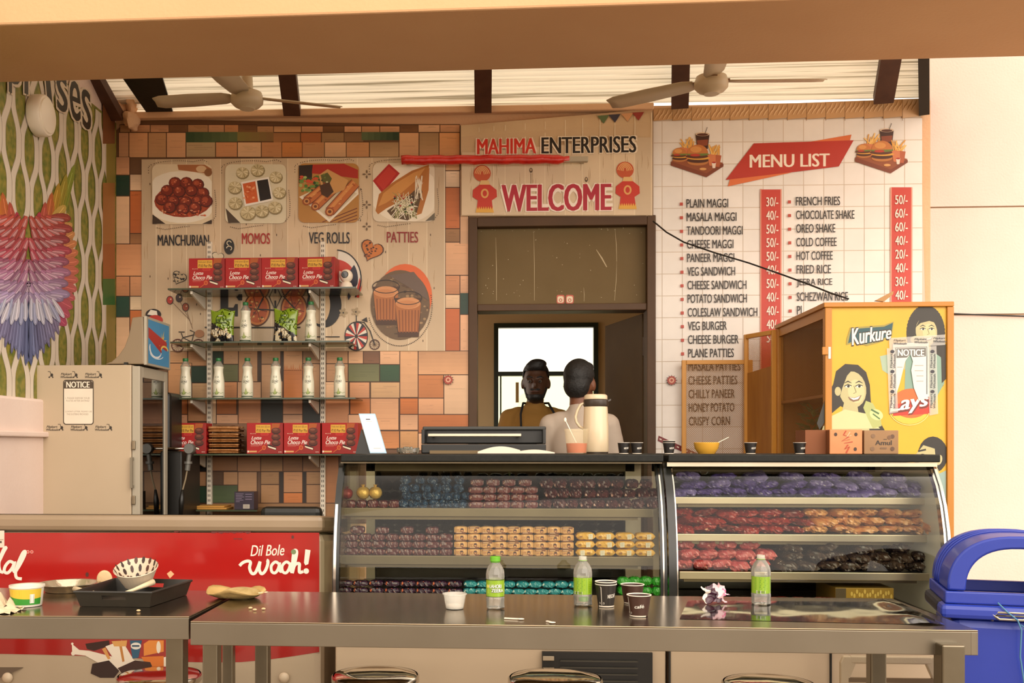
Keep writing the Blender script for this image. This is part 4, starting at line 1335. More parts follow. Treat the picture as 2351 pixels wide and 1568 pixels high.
# ================================================================ popcorn bags
def popbag(loc, lab, seed):
    X, Y, Z_ = loc
    r_ = random.Random(seed)
    t = thing('popcorn_bag', lab, 'bag', loc, 'green popcorn bags')
    wd_, ht = .128, .172
    blobs = [(r_.uniform(.1, .95), r_.uniform(.04, .4), r_.uniform(.07, .12)) for _ in range(11)]
    nu, nv = 22, 30
    def surf(u, v, side, d=0):
        th = (max(0, sin(pi * u)) ** .6) * (max(0, sin(pi * v)) ** .5) * .026
        th += .0025 * noise.noise(V((u * 6, v * 5, seed))) * sin(pi * u)
        sq = 1 - .1 * (1 - abs(2 * v - 1)) ** .5 * (1 - abs(2 * u - 1))
        return V((X + (u - .5) * wd_ * (1 - .07 * sin(pi * v)) + .006 * (v - .5), Y + .03 - side * (th + d), Z_ + v * ht * (1 + .04 * sin(u * 9 + seed) * (v > .95))))
    b_ = MB()
    for side in (1, -1):
        for i in range(nv):
            for j in range(nu):
                u, v = (j + .5) / nu, (i + .5) / nv
                c = hx('7f9a22')
                if v < .52 - .42 * u + .12: c = hx('1c1a1c')
                if v < .42:
                    for bu, bv, br in blobs:
                        if (u - bu) ** 2 + ((v - bv) * 1.3) ** 2 < br * br * .8: c = hx('dccfae')
                        elif (u - bu) ** 2 + ((v - bv) * 1.3) ** 2 < br * br and c[0] < .3: c = hx('b8935a')
                if v > .96: c = hx('93a83c')
                P = [surf(j / nu, i / nv, side), surf((j + 1) / nu, i / nv, side), surf((j + 1) / nu, (i + 1) / nv, side), surf(j / nu, (i + 1) / nv, side)]
                b_.add(P, [(0, 1, 2, 3)], c)
    o = b_.obj('bag_film', print_mat('printed_film', .25, coat=.3), t, smooth=True)
    bm = bmesh.new(); bm.from_mesh(o.data); bmesh.ops.remove_doubles(bm, verts=bm.verts, dist=1e-5); bm.to_mesh(o.data); bm.free()
    a = Art(lambda u, v, d: surf(u, v, 1, .0012 + d), step=1e-5, base=0)
    a.rrect(.33, .83, .58, .78, .02, '3c5a1a')
    for q in range(3): a.rect(.37 + q * .06, .82, .41 + q * .06, .79, 'e8e4d0')
    a.text('Sour Cream', .24, .74, .9, .655, '2a4a14', .03)
    a.text('&Cheese', .24, .645, .74, .57, '24300f', .03)
    a.text('Popcorn', .55, .54, .84, .49, '3c6414', .01)
    a.done('printed_name', t, m=print_mat('printed_card', .35))
    return t
for i, px in enumerate((507, 653)):
    p = U(px, 780, 5.25)
    popbag(V((p.x, 5.25, SH[1][2])), ('first', 'second')[i] + ' green and black popcorn bag from the left on the glass shelf', 3 + i * 5)
# ================================================================ stacked rusk packs
rusk = mat('baked_rusk', '9c6430', .6, n=(30, 'b98350', .25), bump=.6, bs=70)
film = glass_mat('pack_film', 'f0e2cc', ior=1.5, rough=.12, boost=1.3)
z = SH[3][2]
for i in range(5):
    h = (.03, .026, .026, .028, .036)[i]
    p = U(520, 1000, 5.31)
    t = thing('rusk_pack', ('lowest', 'second lowest', 'middle', 'second highest', 'topmost')[i] + ' clear pack of brown rusks stacked on the fourth glass shelf', 'snack pack', (p.x, 5.31, z), 'stacked rusk packs')
    for k in range(3):
        MB().box(p.x - .08 + .003 * (i % 2), p.x + .078 - .004 * (k % 2), 5.25 + k * .041, 5.288 + k * .041, z + .003, z + h - .005).obj('rusk', rusk, t, bevel=.005)
    g = []
    for v in range(13):
        row = []
        for u in range(21):
            uu, vv = u / 20 * 2 - 1, v / 12 * 2 - 1
            th = (1 - abs(uu) ** 6) * (1 - abs(vv) ** 6)
            row.append(V((p.x + uu * .088, 5.31 + vv * .068, z + h * (.35 + .62 * th) + .002 * noise.noise(V((uu * 7, vv * 7, i))) * th)))
        g.append(row)
    MB().sheet(g).obj('wrapper', film, t, smooth=True, fix=False)
    z += h
# lower shelf: yellow pads and a dark carton
p = U(490, 1168, 5.3)
z5 = SH[4][2]
yl = mat('mustard_paper', 'c08a3c', .7)
for i in range(2):
    t = MB().box(p.x - .085 + i * .004, p.x + .085 - i * .012, 5.24, 5.38, z5 + i * .009, z5 + .008 + i * .009).obj('paper_pad', yl, None, loc=(p.x, 5.31, z5 + i * .009), bevel=.002)
    tag(t, ('lower', 'upper')[i] + ' mustard paper pad on the lowest glass shelf', 'pad', 'mustard paper pads')
x0, x1, z0, z1 = R(538, 1131, 583, 1171, 5.25)
t = thing('dark_carton', 'small dark purple carton with a white barcode on the lowest glass shelf', 'box', ((x0 + x1) / 2, 5.25, z5))
MB().box(x0, x1, 5.25, 5.34, z5, z5 + (z1 - z0)).obj('carton', mat('purple_carton', '2b2030', .4), t, bevel=.001)
a = Art(facemap(x0, x1, z5, z5 + z1 - z0, 5.2492), base=0)
a.rect(.45, .72, .78, .95, 'd8ccb8')
for k in range(9): a.rect(.47 + k * .033, .74, .485 + k * .033, .93, '2a221c', flat=True)
a.done('barcode', t)
a = Art(facemap(x0, x1, z5, z5 + z1 - z0, 5.2492), base=0)
for k in range(6): a.rect(.08, .1 + k * .09, .08 + (.4, .35, .42, .3, .38, .2)[k], .125 + k * .09, '8c7c94', flat=True)
for k in range(3): a.rect(.56, .12 + k * .14, .9, .16 + k * .14, '7c6c84', flat=True)
a.done('printed_back', t)
# black chair back showing over the freezer
x0, x1, z0, z1 = R(596, 1164, 737, 1190, 4.75)
t = thing('office_chair', 'black padded office chair whose back shows above the freezer', 'chair', ((x0 + x1) / 2, 4.85, 0))
xm = (x0 + x1) / 2
padm = mat('black_leatherette', '1c1d18', .45, bump=.1)
MB().box(x0, x1, 4.75, 4.82, z1 - .42, z1).obj('backrest', padm, t, bevel=.025)
MB().box(xm - .22, xm + .22, 4.78, 5.15, .43, .5).obj('seat', padm, t, bevel=.025)
MB().bar((xm, 4.8, .44), (xm, 4.795, z1 - .38), .05, .02).obj('back_bar', black, t)
MB().lathe([(.025, .08), (.025, .43)], (xm, 4.96, 0), 12).obj('gas_lift', black, t)
for k in range(5):
    an = 2 * pi * k / 5
    e = V((xm + .25 * cos(an), 4.96 + .25 * sin(an), .07))
    MB().bar((xm, 4.96, .1), e, .04, .03).obj('base_leg', black, t)
    MB().ball(e - V((0, 0, .035)), .035, 10, 6).obj('caster', black, t)
# ================================================================ visi cooler turned sideways
FN = 4.55
fx0_, fx1_ = U(70, 1000, FN).x, U(301, 1000, FN).x
fz = U(200, 838, FN).z
fd = .385
fxo = U(320, 1000, FN).x
crm = mat('cooler_cream_enamel', 'b9a68c', .35, n=(2, 'ae9b80', .4))
t = cooler = thing('drinks_cooler', 'tall cream drinks cooler turned sideways with glass door and a notice', 'cooler', ((fx0_ + fx1_) / 2, FN, 0))
dk = mat('cooler_inside', '4a463a', .5)
MB().box(fx0_, fx1_, FN, FN + .03, .06, fz).obj('side_panel', crm, t, bevel=.004)
MB().box(fx0_, fx1_, FN + fd - .03, FN + fd, .06, fz).obj('side_panel', crm, t)
MB().box(fx0_, fx0_ + .03, FN + .03, FN + fd - .03, .06, fz).obj('back_panel', dk, t)
MB().box(fx0_ + .03, fx1_, FN + .03, FN + fd - .03, fz - .03, fz).obj('top_panel', crm, t)
MB().box(fx0_ + .03, fx1_, FN + .03, FN + fd - .03, .06, .16).obj('plinth', dk, t)
for k in range(4):
    b_ = MB()
    zz = .4 + k * .28
    for q in range(9): b_.box(fx0_ + .04, fx1_ - .01, FN + .05 + q * .034, FN + .053 + q * .034, zz, zz + .004)
    b_.box(fx1_ - .014, fx1_ - .01, FN + .04, FN + fd - .04, zz, zz + .004)
    b_.obj('wire_shelf', mat('wire_grey', '8c8474', .4, .6), t)
MB().box(fx0_ + .05, fx1_ - .05, FN + .05, FN + fd - .05, 0, .06).obj('base', black, t)
dm = mat('door_frame_grey', 'a39a88', .4)
dz0, dz1_ = .12, fz - .005
dr = MB()
dr.box(fx1_ + .002, fxo, FN + .005, FN + .045, dz0, dz1_).box(fx1_ + .002, fxo, FN + fd - .04, FN + fd, dz0, dz1_).box(fx1_ + .002, fxo, FN + .045, FN + fd - .04, dz1_ - .05, dz1_).box(fx1_ + .002, fxo, FN + .045, FN + fd - .04, dz0, dz0 + .06)
dr = dr.obj('door', dm, t, bevel=.003)
MB().box(fxo - .012, fxo - .006, FN + .045, FN + fd - .04, dz0 + .06, dz1_ - .05).obj('door_glass', glass_mat('cooler_glass', 'aab09c', boost=2.2), dr)
hz0, hz1 = U(312, 1120, FN).z, U(312, 1050, FN).z
hb = MB().box(fx1_ + .006, fx1_ + .012, FN - .018, FN + .004, hz0, hz0 + .012).box(fx1_ + .006, fx1_ + .012, FN - .018, FN + .004, hz1 - .012, hz1).box(fx1_ + .004, fx1_ + .014, FN - .026, FN - .014, hz0, hz1)
hb.obj('door_handle', mat('handle_grey', '7c7260', .4), dr)
for pz in (1022, 1148):
    zz = U(312, pz, FN).z
    MB().box(fx1_ + .005, fx1_ + .02, FN - .008, FN + .004, zz - .02, zz + .02).obj('latch', mat('worn_steel', '8a7c66', .4, .7), dr, bevel=.003)
MB().box(fx1_ - .035, fx1_ - .02, FN + .005, FN + .02, fz, fz + .012).obj('top_peg', black, t)
# header sign
prof = [(240, 836), (256, 830), (272, 816), (286, 796), (296, 768), (303, 729), (328, 726), (330, 836)]
hs = [U(x, y, FN + .02) for x, y in prof]
zb_ = fz + .001
hs = [V((p.x, p.y, max(p.z, zb_))) for p in hs]
hd = MB().prism(hs, (0, fd - .05, 0)).obj('header_sign', mat('header_grey', '857258', .45), t, bevel=.004)
hxf = hs[-1].x
HY0, HY1 = FN + .03, FN + fd - .045
HZ0, HZ1 = zb_ + .004, hs[-2].z - .004
MB().box(hxf - .002, hxf + .012, FN + .022, FN + fd - .034, HZ0 - .004, HZ1 + .006).obj('sign_frame', dm, hd, bevel=.003)
a = Art(lambda u, v, d: V((hxf + .0125 + d, HY0 + u * (HY1 - HY0), HZ1 + v * (HZ0 - HZ1))), base=2e-4)
a.rect(.04, .03, .96, .97, '3f86b4')
a.poly([(.05, .2), (.62, .5), (.62, .7), (.05, .42)], 'a02c2a')
a.poly([(.05, .2), (.85, .42), (.85, .62), (.05, .42)], 'a8302c')
for k in range(12): a.poly([(.62, .4)] + [(.62 + .25 * cos(k * .52) * (1 - .4 * (k % 2)), .36 + .22 * sin(k * .52) * (1 - .4 * (k % 2)))] + [(.66, .46)], 'd8b44a', flat=True)
a.up()
a.poly([(.05, .2), (.85, .42), (.85, .6), (.05, .4)], 'a8302c')
a.line(arc(.36, .62, .26, .2, 200, 20, 10), [.02, .05, .06, .05, .05, .05, .05, .05, .04, .03, .02], 'd8dce0')
a.line(arc(.4, .72, .3, .12, 170, 20, 8), .02, 'c4d4dc')
a.line(arc(.75, .62, .16, .1, 180, 350, 6), .04, 'e0c060')
a.done('sign_print', hd)
# notice and tape on the cooler's side
a = Art(wallmap(FN - .0006), step=2e-5)
a.rrect(145, 872, 215, 975, 6, '3c3024')
a.rrect(147, 874, 213, 973, 5, 'ddd0bc')
a.poly([(147, 892), (147, 878), (151, 874), (209, 874), (213, 878), (213, 892)], '4a3c2e')
a.text('NOTICE', 152, 876, 206, 890, 'e6dac6', .03)
a.text('1. PLEASE DISPOSE YOUR', 150, 912, 206, 916, '8c7c68')
a.text('PLATES AFTER EATING!', 152, 918, 205, 922, '8c7c68')
a.text('2.DONT LITTER, PLEASE USE', 150, 943, 211, 947, '8c7c68')
a.text('THE DUSTBINS PROVIDED', 153, 949, 203, 953, '8c7c68')
a.done('notice_sheet', t)
def trolley(x, y, s=1.0):
    a.line([(x, y), (x + 5 * s, y), (x + 7 * s, y + 8 * s), (x + 4 * s, y + 13 * s)], 1.3 * s, '2c241c')
    a.ell(x + 9 * s, y + 8 * s, 3 * s, 4 * s, '2c241c', n=8)
    a.ell(x + 3 * s, y + 13 * s, 1.8 * s, 1.8 * s, '2c241c', n=6)
    a.ell(x + 11 * s, y + 13 * s, 1.8 * s, 1.8 * s, '2c241c', n=6)
for x, y, full in ((110, 854, 0), (139, 854, 1), (195, 854, 1), (106, 975, 1), (162, 975, 1), (218, 975, 1)):
    a = Art(wallmap(FN - .0009), step=1e-5)
    if full:
        a.text('Flipkart', x + 1, y + 2, x + 26, y + 9, '2c241c', .02, .2)
        a.text('Wholesale', x, y + 9, x + 28, y + 14, '2c241c', .02, .2)
        trolley(x + 27, y - 1)
    else: trolley(x, y - 1)
    a.done('tape_print', t)
# tap and hose standing beside the cooler
bx0, bx1, bz0, bz1 = R(378, 1036, 418, 1200, 5.0)
tag(MB().box(bx0, bx1, 5.0, 5.3, 0, bz1).obj('black_cabinet', black, None, loc=((bx0 + bx1) / 2, 5.15, 0), bevel=.008), 'tall black cabinet between the drinks cooler and the shelves', 'cabinet')
bx0, bx1, bz0, bz1 = R(372, 900, 391, 1034, 5.05)
tag(MB().box(bx0, bx1, 5.05, 5.25, U(385, 1036, 5.0).z, bz1).obj('black_monitor', black, None, loc=(bx0, 5.1, U(385, 1036, 5.0).z), bevel=.02), 'black monitor seen edge on behind the drinks cooler', 'monitor')
gr_ = mat('grey_fitting', '6a6862', .4, .3)
p0, p1 = U(380, 1030, 4.97), U(436, 1030, 4.97)
t = thing('water_tap', 'grey tap on a chrome pipe with a hanging strap beside the cooler', 'tap', p1)
MB().tube([p0, p1], .006, 10).obj('pipe', mat('chrome', 'c8c0b4', .15, 1), t, smooth=True)
MB().lathe([(.024, -.02), (.026, -.016), (.026, .016), (.024, .02)], p1, 16, 'y').obj('clamp', gr_, t, smooth=40)
p2 = U(432, 1062, 4.97)
MB().tube([p1, p2], .011, 10).lathe([(.02, -.006), (.02, .006)], p2, 14).tube([p2, U(430, 1080, 4.97)], .013, 10).obj('valve', gr_, t, smooth=40)
MB().tube([U(430, 1078, 4.97), U(426, 1100, 4.97), U(419, 1126, 4.97)], .004, 6).obj('strap', mat('dirty_cord', '8a7a60', .7), t)
MB().tube([U(419, 1124, 4.97), U(417, 1150, 4.97), U(416, 1185, 4.97)], [.006, .014, .012], 8).obj('handle', black, t, smooth=True)
# ================================================================ chest freezer
ZY = 3.58
zx1 = U(741, 1300, ZY).x
zx0 = zx1 - 1.75
ztop = U(400, 1182, ZY).z
zrim = U(400, 1221, ZY).z
t = fz_ = thing('chest_freezer', 'red and white ice cream chest freezer with a beige lid rim', 'freezer', ((zx0 + zx1) / 2, ZY, 0))
redm = mat('freezer_red', '9c1612', .22, n=(3, '8e1410', .4), coat=.5)
creamm = mat('freezer_cream', 'b8a68c', .3, n=(3, 'ac9a80', .4), coat=.3)
bd0 = [(zx0, ZY), (zx1, ZY), (zx1, ZY + .62), (zx0, ZY + .62)]
MB().hexa([V((x, y, .08)) for x, y in bd0], [V((x, y, zrim - (.05 if k > 1 else 0))) for k, (x, y) in enumerate(bd0)]).obj('body', creamm, t, bevel=.03)
dz_ = .05     # the lid falls away to the back
rim0 = [(zx0 - .004, ZY - .006), (zx1 + .004, ZY - .006), (zx1 + .004, ZY + .628), (zx0 - .004, ZY + .628)]
MB().hexa([V((x, y, zrim + .001 - (dz_ if k > 1 else 0))) for k, (x, y) in enumerate(rim0)], [V((x, y, ztop - (dz_ if k > 1 else 0))) for k, (x, y) in enumerate(rim0)]).obj('lid_rim', mat('beige_lid', '94806a', .35, n=(4, '887458', .4)), t, bevel=.018)
lid0 = [(zx0 + .1, ZY + .08, .005), (zx1 - .1, ZY + .08, .005), (zx1 - .1, ZY + .55, .042), (zx0 + .1, ZY + .55, .042)]
MB().hexa([V((x, y, ztop - d - .004)) for x, y, d in lid0], [V((x, y, ztop - d + .001)) for x, y, d in lid0]).obj('sliding_lid', glass_mat('lid_glass', 'a8aca4'), t)
for sx in (zx0 + .1, zx1 - .1):
    for sy in (ZY + .1, ZY + .52): MB().lathe([(.03, 0), (.03, .08)], (sx, sy, 0), 10).obj('foot', black, t)
a = Art(wallmap(ZY - .0008), step=2e-5, base=0)
top_ = [(zx, 1223) for zx in (-640, 733)]
cv = [(733, 1497), (700, 1502), (640, 1512), (560, 1520), (480, 1521), (400, 1519), (300, 1510), (200, 1506), (100, 1503), (0, 1501), (-200, 1500), (-640, 1500)]
xs_ = [733 - 60 * k for k in range(24)]
def cvy(x):
    for (xa, ya), (xb, yb) in zip(cv, cv[1:]):
        if xb <= x <= xa: return ya + (yb - ya) * (xa - x) / (xa - xb)
    return 1500
for xa, xb in zip(xs_, xs_[1:]): a.poly([(xa, 1223), (xa, cvy(xa)), (xb, cvy(xb)), (xb, 1223)], '9e1511', flat=True)
a.done('red_wrap', t, m=print_mat('printed_gloss', .22, coat=.6))
a = Art(wallmap(ZY - .0016), step=2e-5, base=0)
a.text('Dil Bole', 575, 1252, 653, 1277, 'e6d4c4', .015, .25, slope=-2)
def pen(P, w_): a.line(smooth_line(P), w_, 'e6d4c4', rise=True)
pen([(550, 1299), (557, 1292), (568, 1288), (575, 1291), (573, 1304), (578, 1316), (586, 1315), (594, 1298), (597, 1290), (595, 1306), (600, 1317), (608, 1312), (614, 1298), (615, 1288), (612, 1286)], 7)
for ox in (632, 657): 
    pen([(ox + 8, 1294), (ox, 1290), (ox - 9, 1299), (ox - 8, 1312), (ox, 1315), (ox + 7, 1305), (ox + 10, 1292), (ox + 9, 1308), (ox + 15, 1313)], 6.5)
pen([(671, 1316), (676, 1296), (681, 1272), (680, 1264), (675, 1266), (672, 1290), (670, 1316)], 7)
pen([(672, 1308), (678, 1296), (687, 1294), (687, 1305), (688, 1314), (696, 1312)], 7)
a.poly([(701, 1261), (713, 1263), (708, 1295), (701, 1298), (698, 1292)], 'e6d4c4')
a.ell(703, 1311, 6.5, 6.5, 'e6d4c4', n=12)
a.ell(674, 1267, 6, 6, '6a7c50', n=10)
a.done('lettering', t)
a = Art(wallmap(ZY - .0016), step=2e-5, base=0)
pen([(-20, 1312), (-6, 1296), (8, 1268), (14, 1257), (8, 1262), (-2, 1290), (0, 1310), (8, 1314)], 7)
pen([(32, 1293), (22, 1289), (12, 1300), (10, 1312), (18, 1315), (28, 1304), (34, 1290), (30, 1306), (34, 1314)], 7)
pen([(36, 1312), (46, 1296), (56, 1276), (58, 1266), (52, 1270), (42, 1292), (36, 1312), (38, 1326), (50, 1329)], 7)
for cx in (64, 73):
    a.ell(cx, 1267, 3.6, 3.6, 'd8b0a0', n=10)
    a.ell(cx, 1267, 2.4, 2.4, 'b61a15', n=8)
a.done('lettering', t)
a = Art(wallmap(ZY - .0016), step=2e-5, base=0)
a.rect(-40, 1218, 10, 1257, 'd4c8b4')
a.rect(-40, 1238, 8, 1240, 'a09078')
a.rect(0, 1242, 4, 1247, '4a4034')
a.done('rating_sticker', t)
for x0, x1, y0, h in ((485, 576, 1220, 5), (536, 556, 1236, 3), (400, 416, 1219, 3)):   # chipped paint
    pts = [(x0 + (x1 - x0) * k / 12, y0) for k in range(13)] + [(x0 + (x1 - x0) * k / 12, y0 + h * random.uniform(.3, 1.2)) for k in range(12, -1, -1)]
    a = Art(wallmap(ZY - .0016), step=2e-5, base=0)
    a.poly(pts, '5a1a14')
    a.done('paint_chip', t)
for cx, cy, r in ((200, 1319, 4), (345, 1326, 3), (672, 1233, 3)):
    a = Art(wallmap(ZY - .0016), step=2e-5, base=0)
    a.ell(cx, cy, r, r * 1.4, '4a1c14', n=7).done('paint_chip', t)
a = Art(wallmap(ZY - .0016), step=2e-5, base=0)
a.poly([(383, 1317), (392, 1310), (400, 1318), (390, 1328)], 'd8a478').done('sticker_rest', t)
# splash picture low on the front
a = Art(wallmap(ZY - .0018), step=2e-5, base=0)
a.poly([(165, 1478), (182, 1492), (205, 1494), (260, 1508), (330, 1518), (420, 1500), (420, 1540), (300, 1550), (240, 1530), (196, 1505), (166, 1502)], 'ece0cc')
a.ell(166, 1478, 3, 3, 'ece0cc', n=8)
a.ell(168, 1500, 5, 5, 'ece0cc', n=8)
a.poly([(196, 1478), (250, 1470), (252, 1482), (216, 1494), (200, 1490)], '34180f')
a.poly([(234, 1490), (242, 1486), (254, 1512), (248, 1514)], 'd89a54')
a.poly([(242, 1484), (280, 1470), (310, 1520), (262, 1514)], 'eee2ce')
a.poly([(256, 1472), (292, 1470), (290, 1484), (262, 1484)], 'd8a058')
a.poly([(274, 1484), (280, 1484), (286, 1518), (281, 1520)], 'c0803c')
a.poly([(298, 1470), (326, 1470), (318, 1510), (304, 1512)], '2e5a74')
a.ell(312, 1483, 12, 8, 'e4e0d4')
a.rect(303, 1481, 320, 1485, '2a4a60')
a.poly([(330, 1478), (342, 1470), (376, 1470), (376, 1496), (330, 1506)], 'e08a3c')
a.poly([(324, 1508), (376, 1506), (376, 1532), (340, 1534)], 'd8762c')
a.ell(364, 1486, 5, 14, 'ece0cc')
a.poly([(212, 1524), (250, 1516), (274, 1540), (262, 1556), (230, 1556), (208, 1546)], '2e150c')
a.poly([(270, 1534), (310, 1516), (345, 1520), (352, 1536), (300, 1546), (280, 1546)], '3a1c10')
a.done('ice_cream_picture', t)
for px in (652, 17):
    p = U(px, 1556, ZY - .012)
    MB().ball(p, (.019, .014, .019), 16, 10).obj('bumper_knob', mat('knob_cream', 'cfbca0', .35), t, smooth=True)
p = U(20, 1540, ZY)
MB().prism([U(-20, 1533, ZY - .002), U(53, 1533, ZY - .002), U(0, 1556, ZY - .02), U(-20, 1556, ZY - .02)], (0, .003, .002)).obj('drain_flap', mat('flap_brown', '5a4a38', .5), t)
# ================================================================ glass display cases
CX0, CX1, CX2 = U(764, 1200, 3.48).x, U(1532, 1200, 3.5).x, U(2186, 1230, 3.48).x
ZT = U(1200, 1043, 3.6).z
ZG = U(1200, 1063, 3.6).z
PRO = [(3.62, ZG), (3.6, ZG - .02), (3.555, ZG - .075), (3.52, ZG - .14), (3.495, ZG - .22), (3.48, ZG - .3), (3.472, ZG - .38), (3.47, .62)]
slabm = mat('black_granite', '0c0d09', .5, n=(60, '191914', .2), spec=.25)
stl = mat('brushed_steel', 'c4b8a4', .32, 1, n=(5, 'b0a490', .3))
dsteel = mat('dull_steel', '7c705c', .38, 1, n=(7, '6c6250', .3))
bodym = mat('case_enamel', 'cdb89c', .4, n=(2, 'bfa98c', .4))
cg = glass_mat('case_glass', 'eef0e4', boost=.5)
chrome = MATS['chrome']
def ribbon(x0, x1, off=0.0, k0=0, k1=99):
    P = PRO[k0:k1]
    m = MB()
    lo = [V((x0, y - off, z)) for y, z in P] + [V((x0, y - off + .03, z)) for y, z in P[::-1]]
    hi = [V((x1, p.y, p.z)) for p in lo]
    n = len(P)
    # one continuous curved strip
    vs, fs = [], []
    for i in range(n):
        b = lo[2 * n - 1 - i]
        vs += [lo[i], hi[i], V((x1, b.y, b.z)), b]
    for i in range(n - 1):
        for k in range(4): fs.append((4 * i + k, 4 * i + (k + 1) % 4, 4 * i + 4 + (k + 1) % 4, 4 * i + 4 + k))
    fs += [(0, 1, 2, 3), tuple(range(4 * n - 4, 4 * n))]
    m.add(vs, fs)
    return m
SHELF = {}
def case(x0, x1, lab, nm, shelves, deck, left):
    t = thing('display_case', lab, 'display case', ((x0 + x1) / 2, 3.5, 0), 'glass display cases')
    MB().box(x0 + .012, x1 - (.002 if left else -.0), 3.57, 4.24, ZG + .004, ZT).obj('counter_slab', slabm, t, bevel=.004)
    MB().box(x0 + .01, x1 - .005, 3.585, 3.6, ZG - (.001 if left else .011), ZG + .003).obj('steel_trim', dsteel if left else stl, t)
    g = [[V((x0 + .02 + (x1 - x0 - .04) * i / 6, y + .004, z)) for i in range(7)] for y, z in PRO]
    MB().sheet(g).obj('curved_glass', cg, t, smooth=True, fix=False)
    blackm = mat('black_bar', '12130f', .25)
    if left:
        o = ribbon(x0, x0 + .022).obj('curved_bar', blackm, t, smooth=50)
        ribbon(x0 + .003, x0 + .012, .003, 3).obj('chrome_strip', chrome, o, smooth=50)
        o = ribbon(x1 - .026, x1 - .004).obj('curved_bar', blackm, t, smooth=50)
        ribbon(x1 - .018, x1 - .013, .002).obj('chrome_strip', chrome, o, smooth=50)
    else:
        o = ribbon(x0, x0 + .03).obj('curved_bar', blackm, t, smooth=50)
        ribbon(x0 + .026, x0 + .03, .002).obj('chrome_strip', chrome, o, smooth=50)
        o = ribbon(x1 - .022, x1).obj('curved_bar', chrome, t, smooth=50)
        ribbon(x1 - .014, x1 - .01, .002).obj('black_gasket', blackm, o)
    end = [V((0, y, z)) for y, z in PRO] + [V((0, 4.15, .62)), V((0, 4.15, ZG))]
    for x in ([x0 + .01] if left else [x1 - .01]):
        MB().prism([p + V((x, .02 if p.y < 4 else 0, 0)) for p in end], (.005, 0, 0)).obj('end_glass', cg if left else pet_mat('dusty_glass', .35), t)
    # back: steel posts and two sliding panes
    for x in (x0 + .03, x1 - .075):
        MB().box(x, x + (.035 if x < x0 + .1 else .06), 4.08, 4.12, .62, ZG).obj('rear_post', stl, t)
    MB().box(x0 + .03, x1 - .04, 4.08, 4.13, ZG - .04, ZG).obj('rear_rail', dsteel, t)
    dkg = glass_mat('rear_glass', '565a48', boost=1.5)
    xm = (x0 + x1) / 2
    MB().box(x0 + .065, xm + .03, 4.1, 4.105, .64, ZG - .04).obj('sliding_pane', dkg, t)
    MB().box(xm - .03, x1 - .055, 4.115, 4.12, .64, ZG - .04).obj('sliding_pane', dkg, t)
    for k, (pxa, pxb, pya, pyb) in enumerate(shelves):
        Y = 3.68 - .02 * k
        pm = (pxa + pxb) / 2
        xa, xb = U(pxa, pya, Y).x, U(pxb, pya, Y).x
        za, zb = U(pm, pya, Y).z, U(pm, pyb, Y).z
        MB().box(xa, xb, Y, Y + .02, zb, za).box(xa, xb, Y + .02, 4.06, za - .012, za - .004).obj('shelf_tray', stl if not left else dsteel, t, bevel=.002)
        SHELF[(nm, k)] = (Y + .025, za - .004)
        MB().box(xa + .02, xb - .05, Y + .03, Y + .05, zb - .012, za - .012).obj('shelf_stay', dsteel, t)
    MB().box(x0 + .025, x1 - .03, 3.51, 4.07, deck - .02, deck).obj('deck', dsteel, t)
    SHELF[(nm, 'd')] = (3.64, deck)
    # cabinet below
    MB().box(x0 + .005, x1 - .005, 3.5, 4.2, .1, .62).obj('base_cabinet', bodym, t, bevel=.006)
    MB().box(x0 + .05, x1 - .05, 3.55, 4.15, 0, .1).obj('plinth', black, t)
    MB().box(x0, x1 - .003, 3.468, 3.5, .62 - .05, .62).obj('front_rail', bodym, t, bevel=.006)
    return t
lc_ = case(CX0, CX1, 'longer glass display case of small cakes, left of the black divider bars', 'L', [(790, 1500, 1167, 1187), (785, 1500, 1277, 1298)], .69, True)
rc_ = case(CX1 + .002, CX2, 'shorter glass display case of foil packets beside the blue bin', 'R', [(1546, 2132, 1142, 1158), (1550, 2139, 1227, 1244), (1560, 2147, 1314, 1332)], .655, False)
# compressor grille and switches under the left case
gx0, gx1, gz0, gz1 = R(1245, 1500, 1500, 1640, 3.468)
MB().box(gx0, gx1, 3.485, 3.499, gz0, gz1).obj('grille_recess', black, lc_)
for k in range(7):
    zz = gz1 - .03 - k * .022
    MB().box(gx0 + .06, gx1 - .05, 3.474, 3.486, zz, zz + .004).obj('grille_slat', mat('slat_grey', '3e3a30', .5), lc_)
for k in range(2): MB().box(gx0 + .002, gx0 + .04, 3.472, 3.486, gz1 - .028 - k * .038, gz1 - .012 - k * .038).obj('switch_plate', stl, lc_, bevel=.002)
for px in (1535, 1905):
    x = U(px, 1540, 3.497).x
    MB().box(x, x + .006, 3.494, 3.501, .12, .56).obj('panel_joint', black, rc_)
# ---------------------------------------------------------------- packets
def filmmat(name, c1, c2, c3='e8d8c8', scale=22, rough=.22):
    if name in MATS: return MATS[name]
    m = mat(name, c1, rough, n=(scale, c2, .12), bump=.25, bs=55, coat=.3)
    nt = m.node_tree
    b = nt.nodes['Principled BSDF']
    tc = [x for x in nt.nodes if x.type == 'TEX_COORD'][0]
    t = nt.nodes.new('ShaderNodeTexNoise')   # flecks in the colour for print and foil glints
    t.inputs['Scale'].default_value = 75
    t.inputs['Detail'].default_value = 2
    nt.links.new(tc.outputs['Object'], t.inputs['Vector'])
    r = nt.nodes.new('ShaderNodeValToRGB')
    r.color_ramp.elements[0].position, r.color_ramp.elements[1].position = .66, .69
    nt.links.new(t.outputs[0], r.inputs[0])
    mx = nt.nodes.new('ShaderNodeMix')
    mx.data_type = 'RGBA'
    nt.links.new(r.outputs[0], mx.inputs['Factor'])
    src = b.inputs['Base Color'].links[0].from_socket
    nt.links.new(src, mx.inputs['A'])
    mx.inputs['B'].default_value = hx(c3)
    nt.links.new(mx.outputs['Result'], b.inputs['Base Color'])
    return m
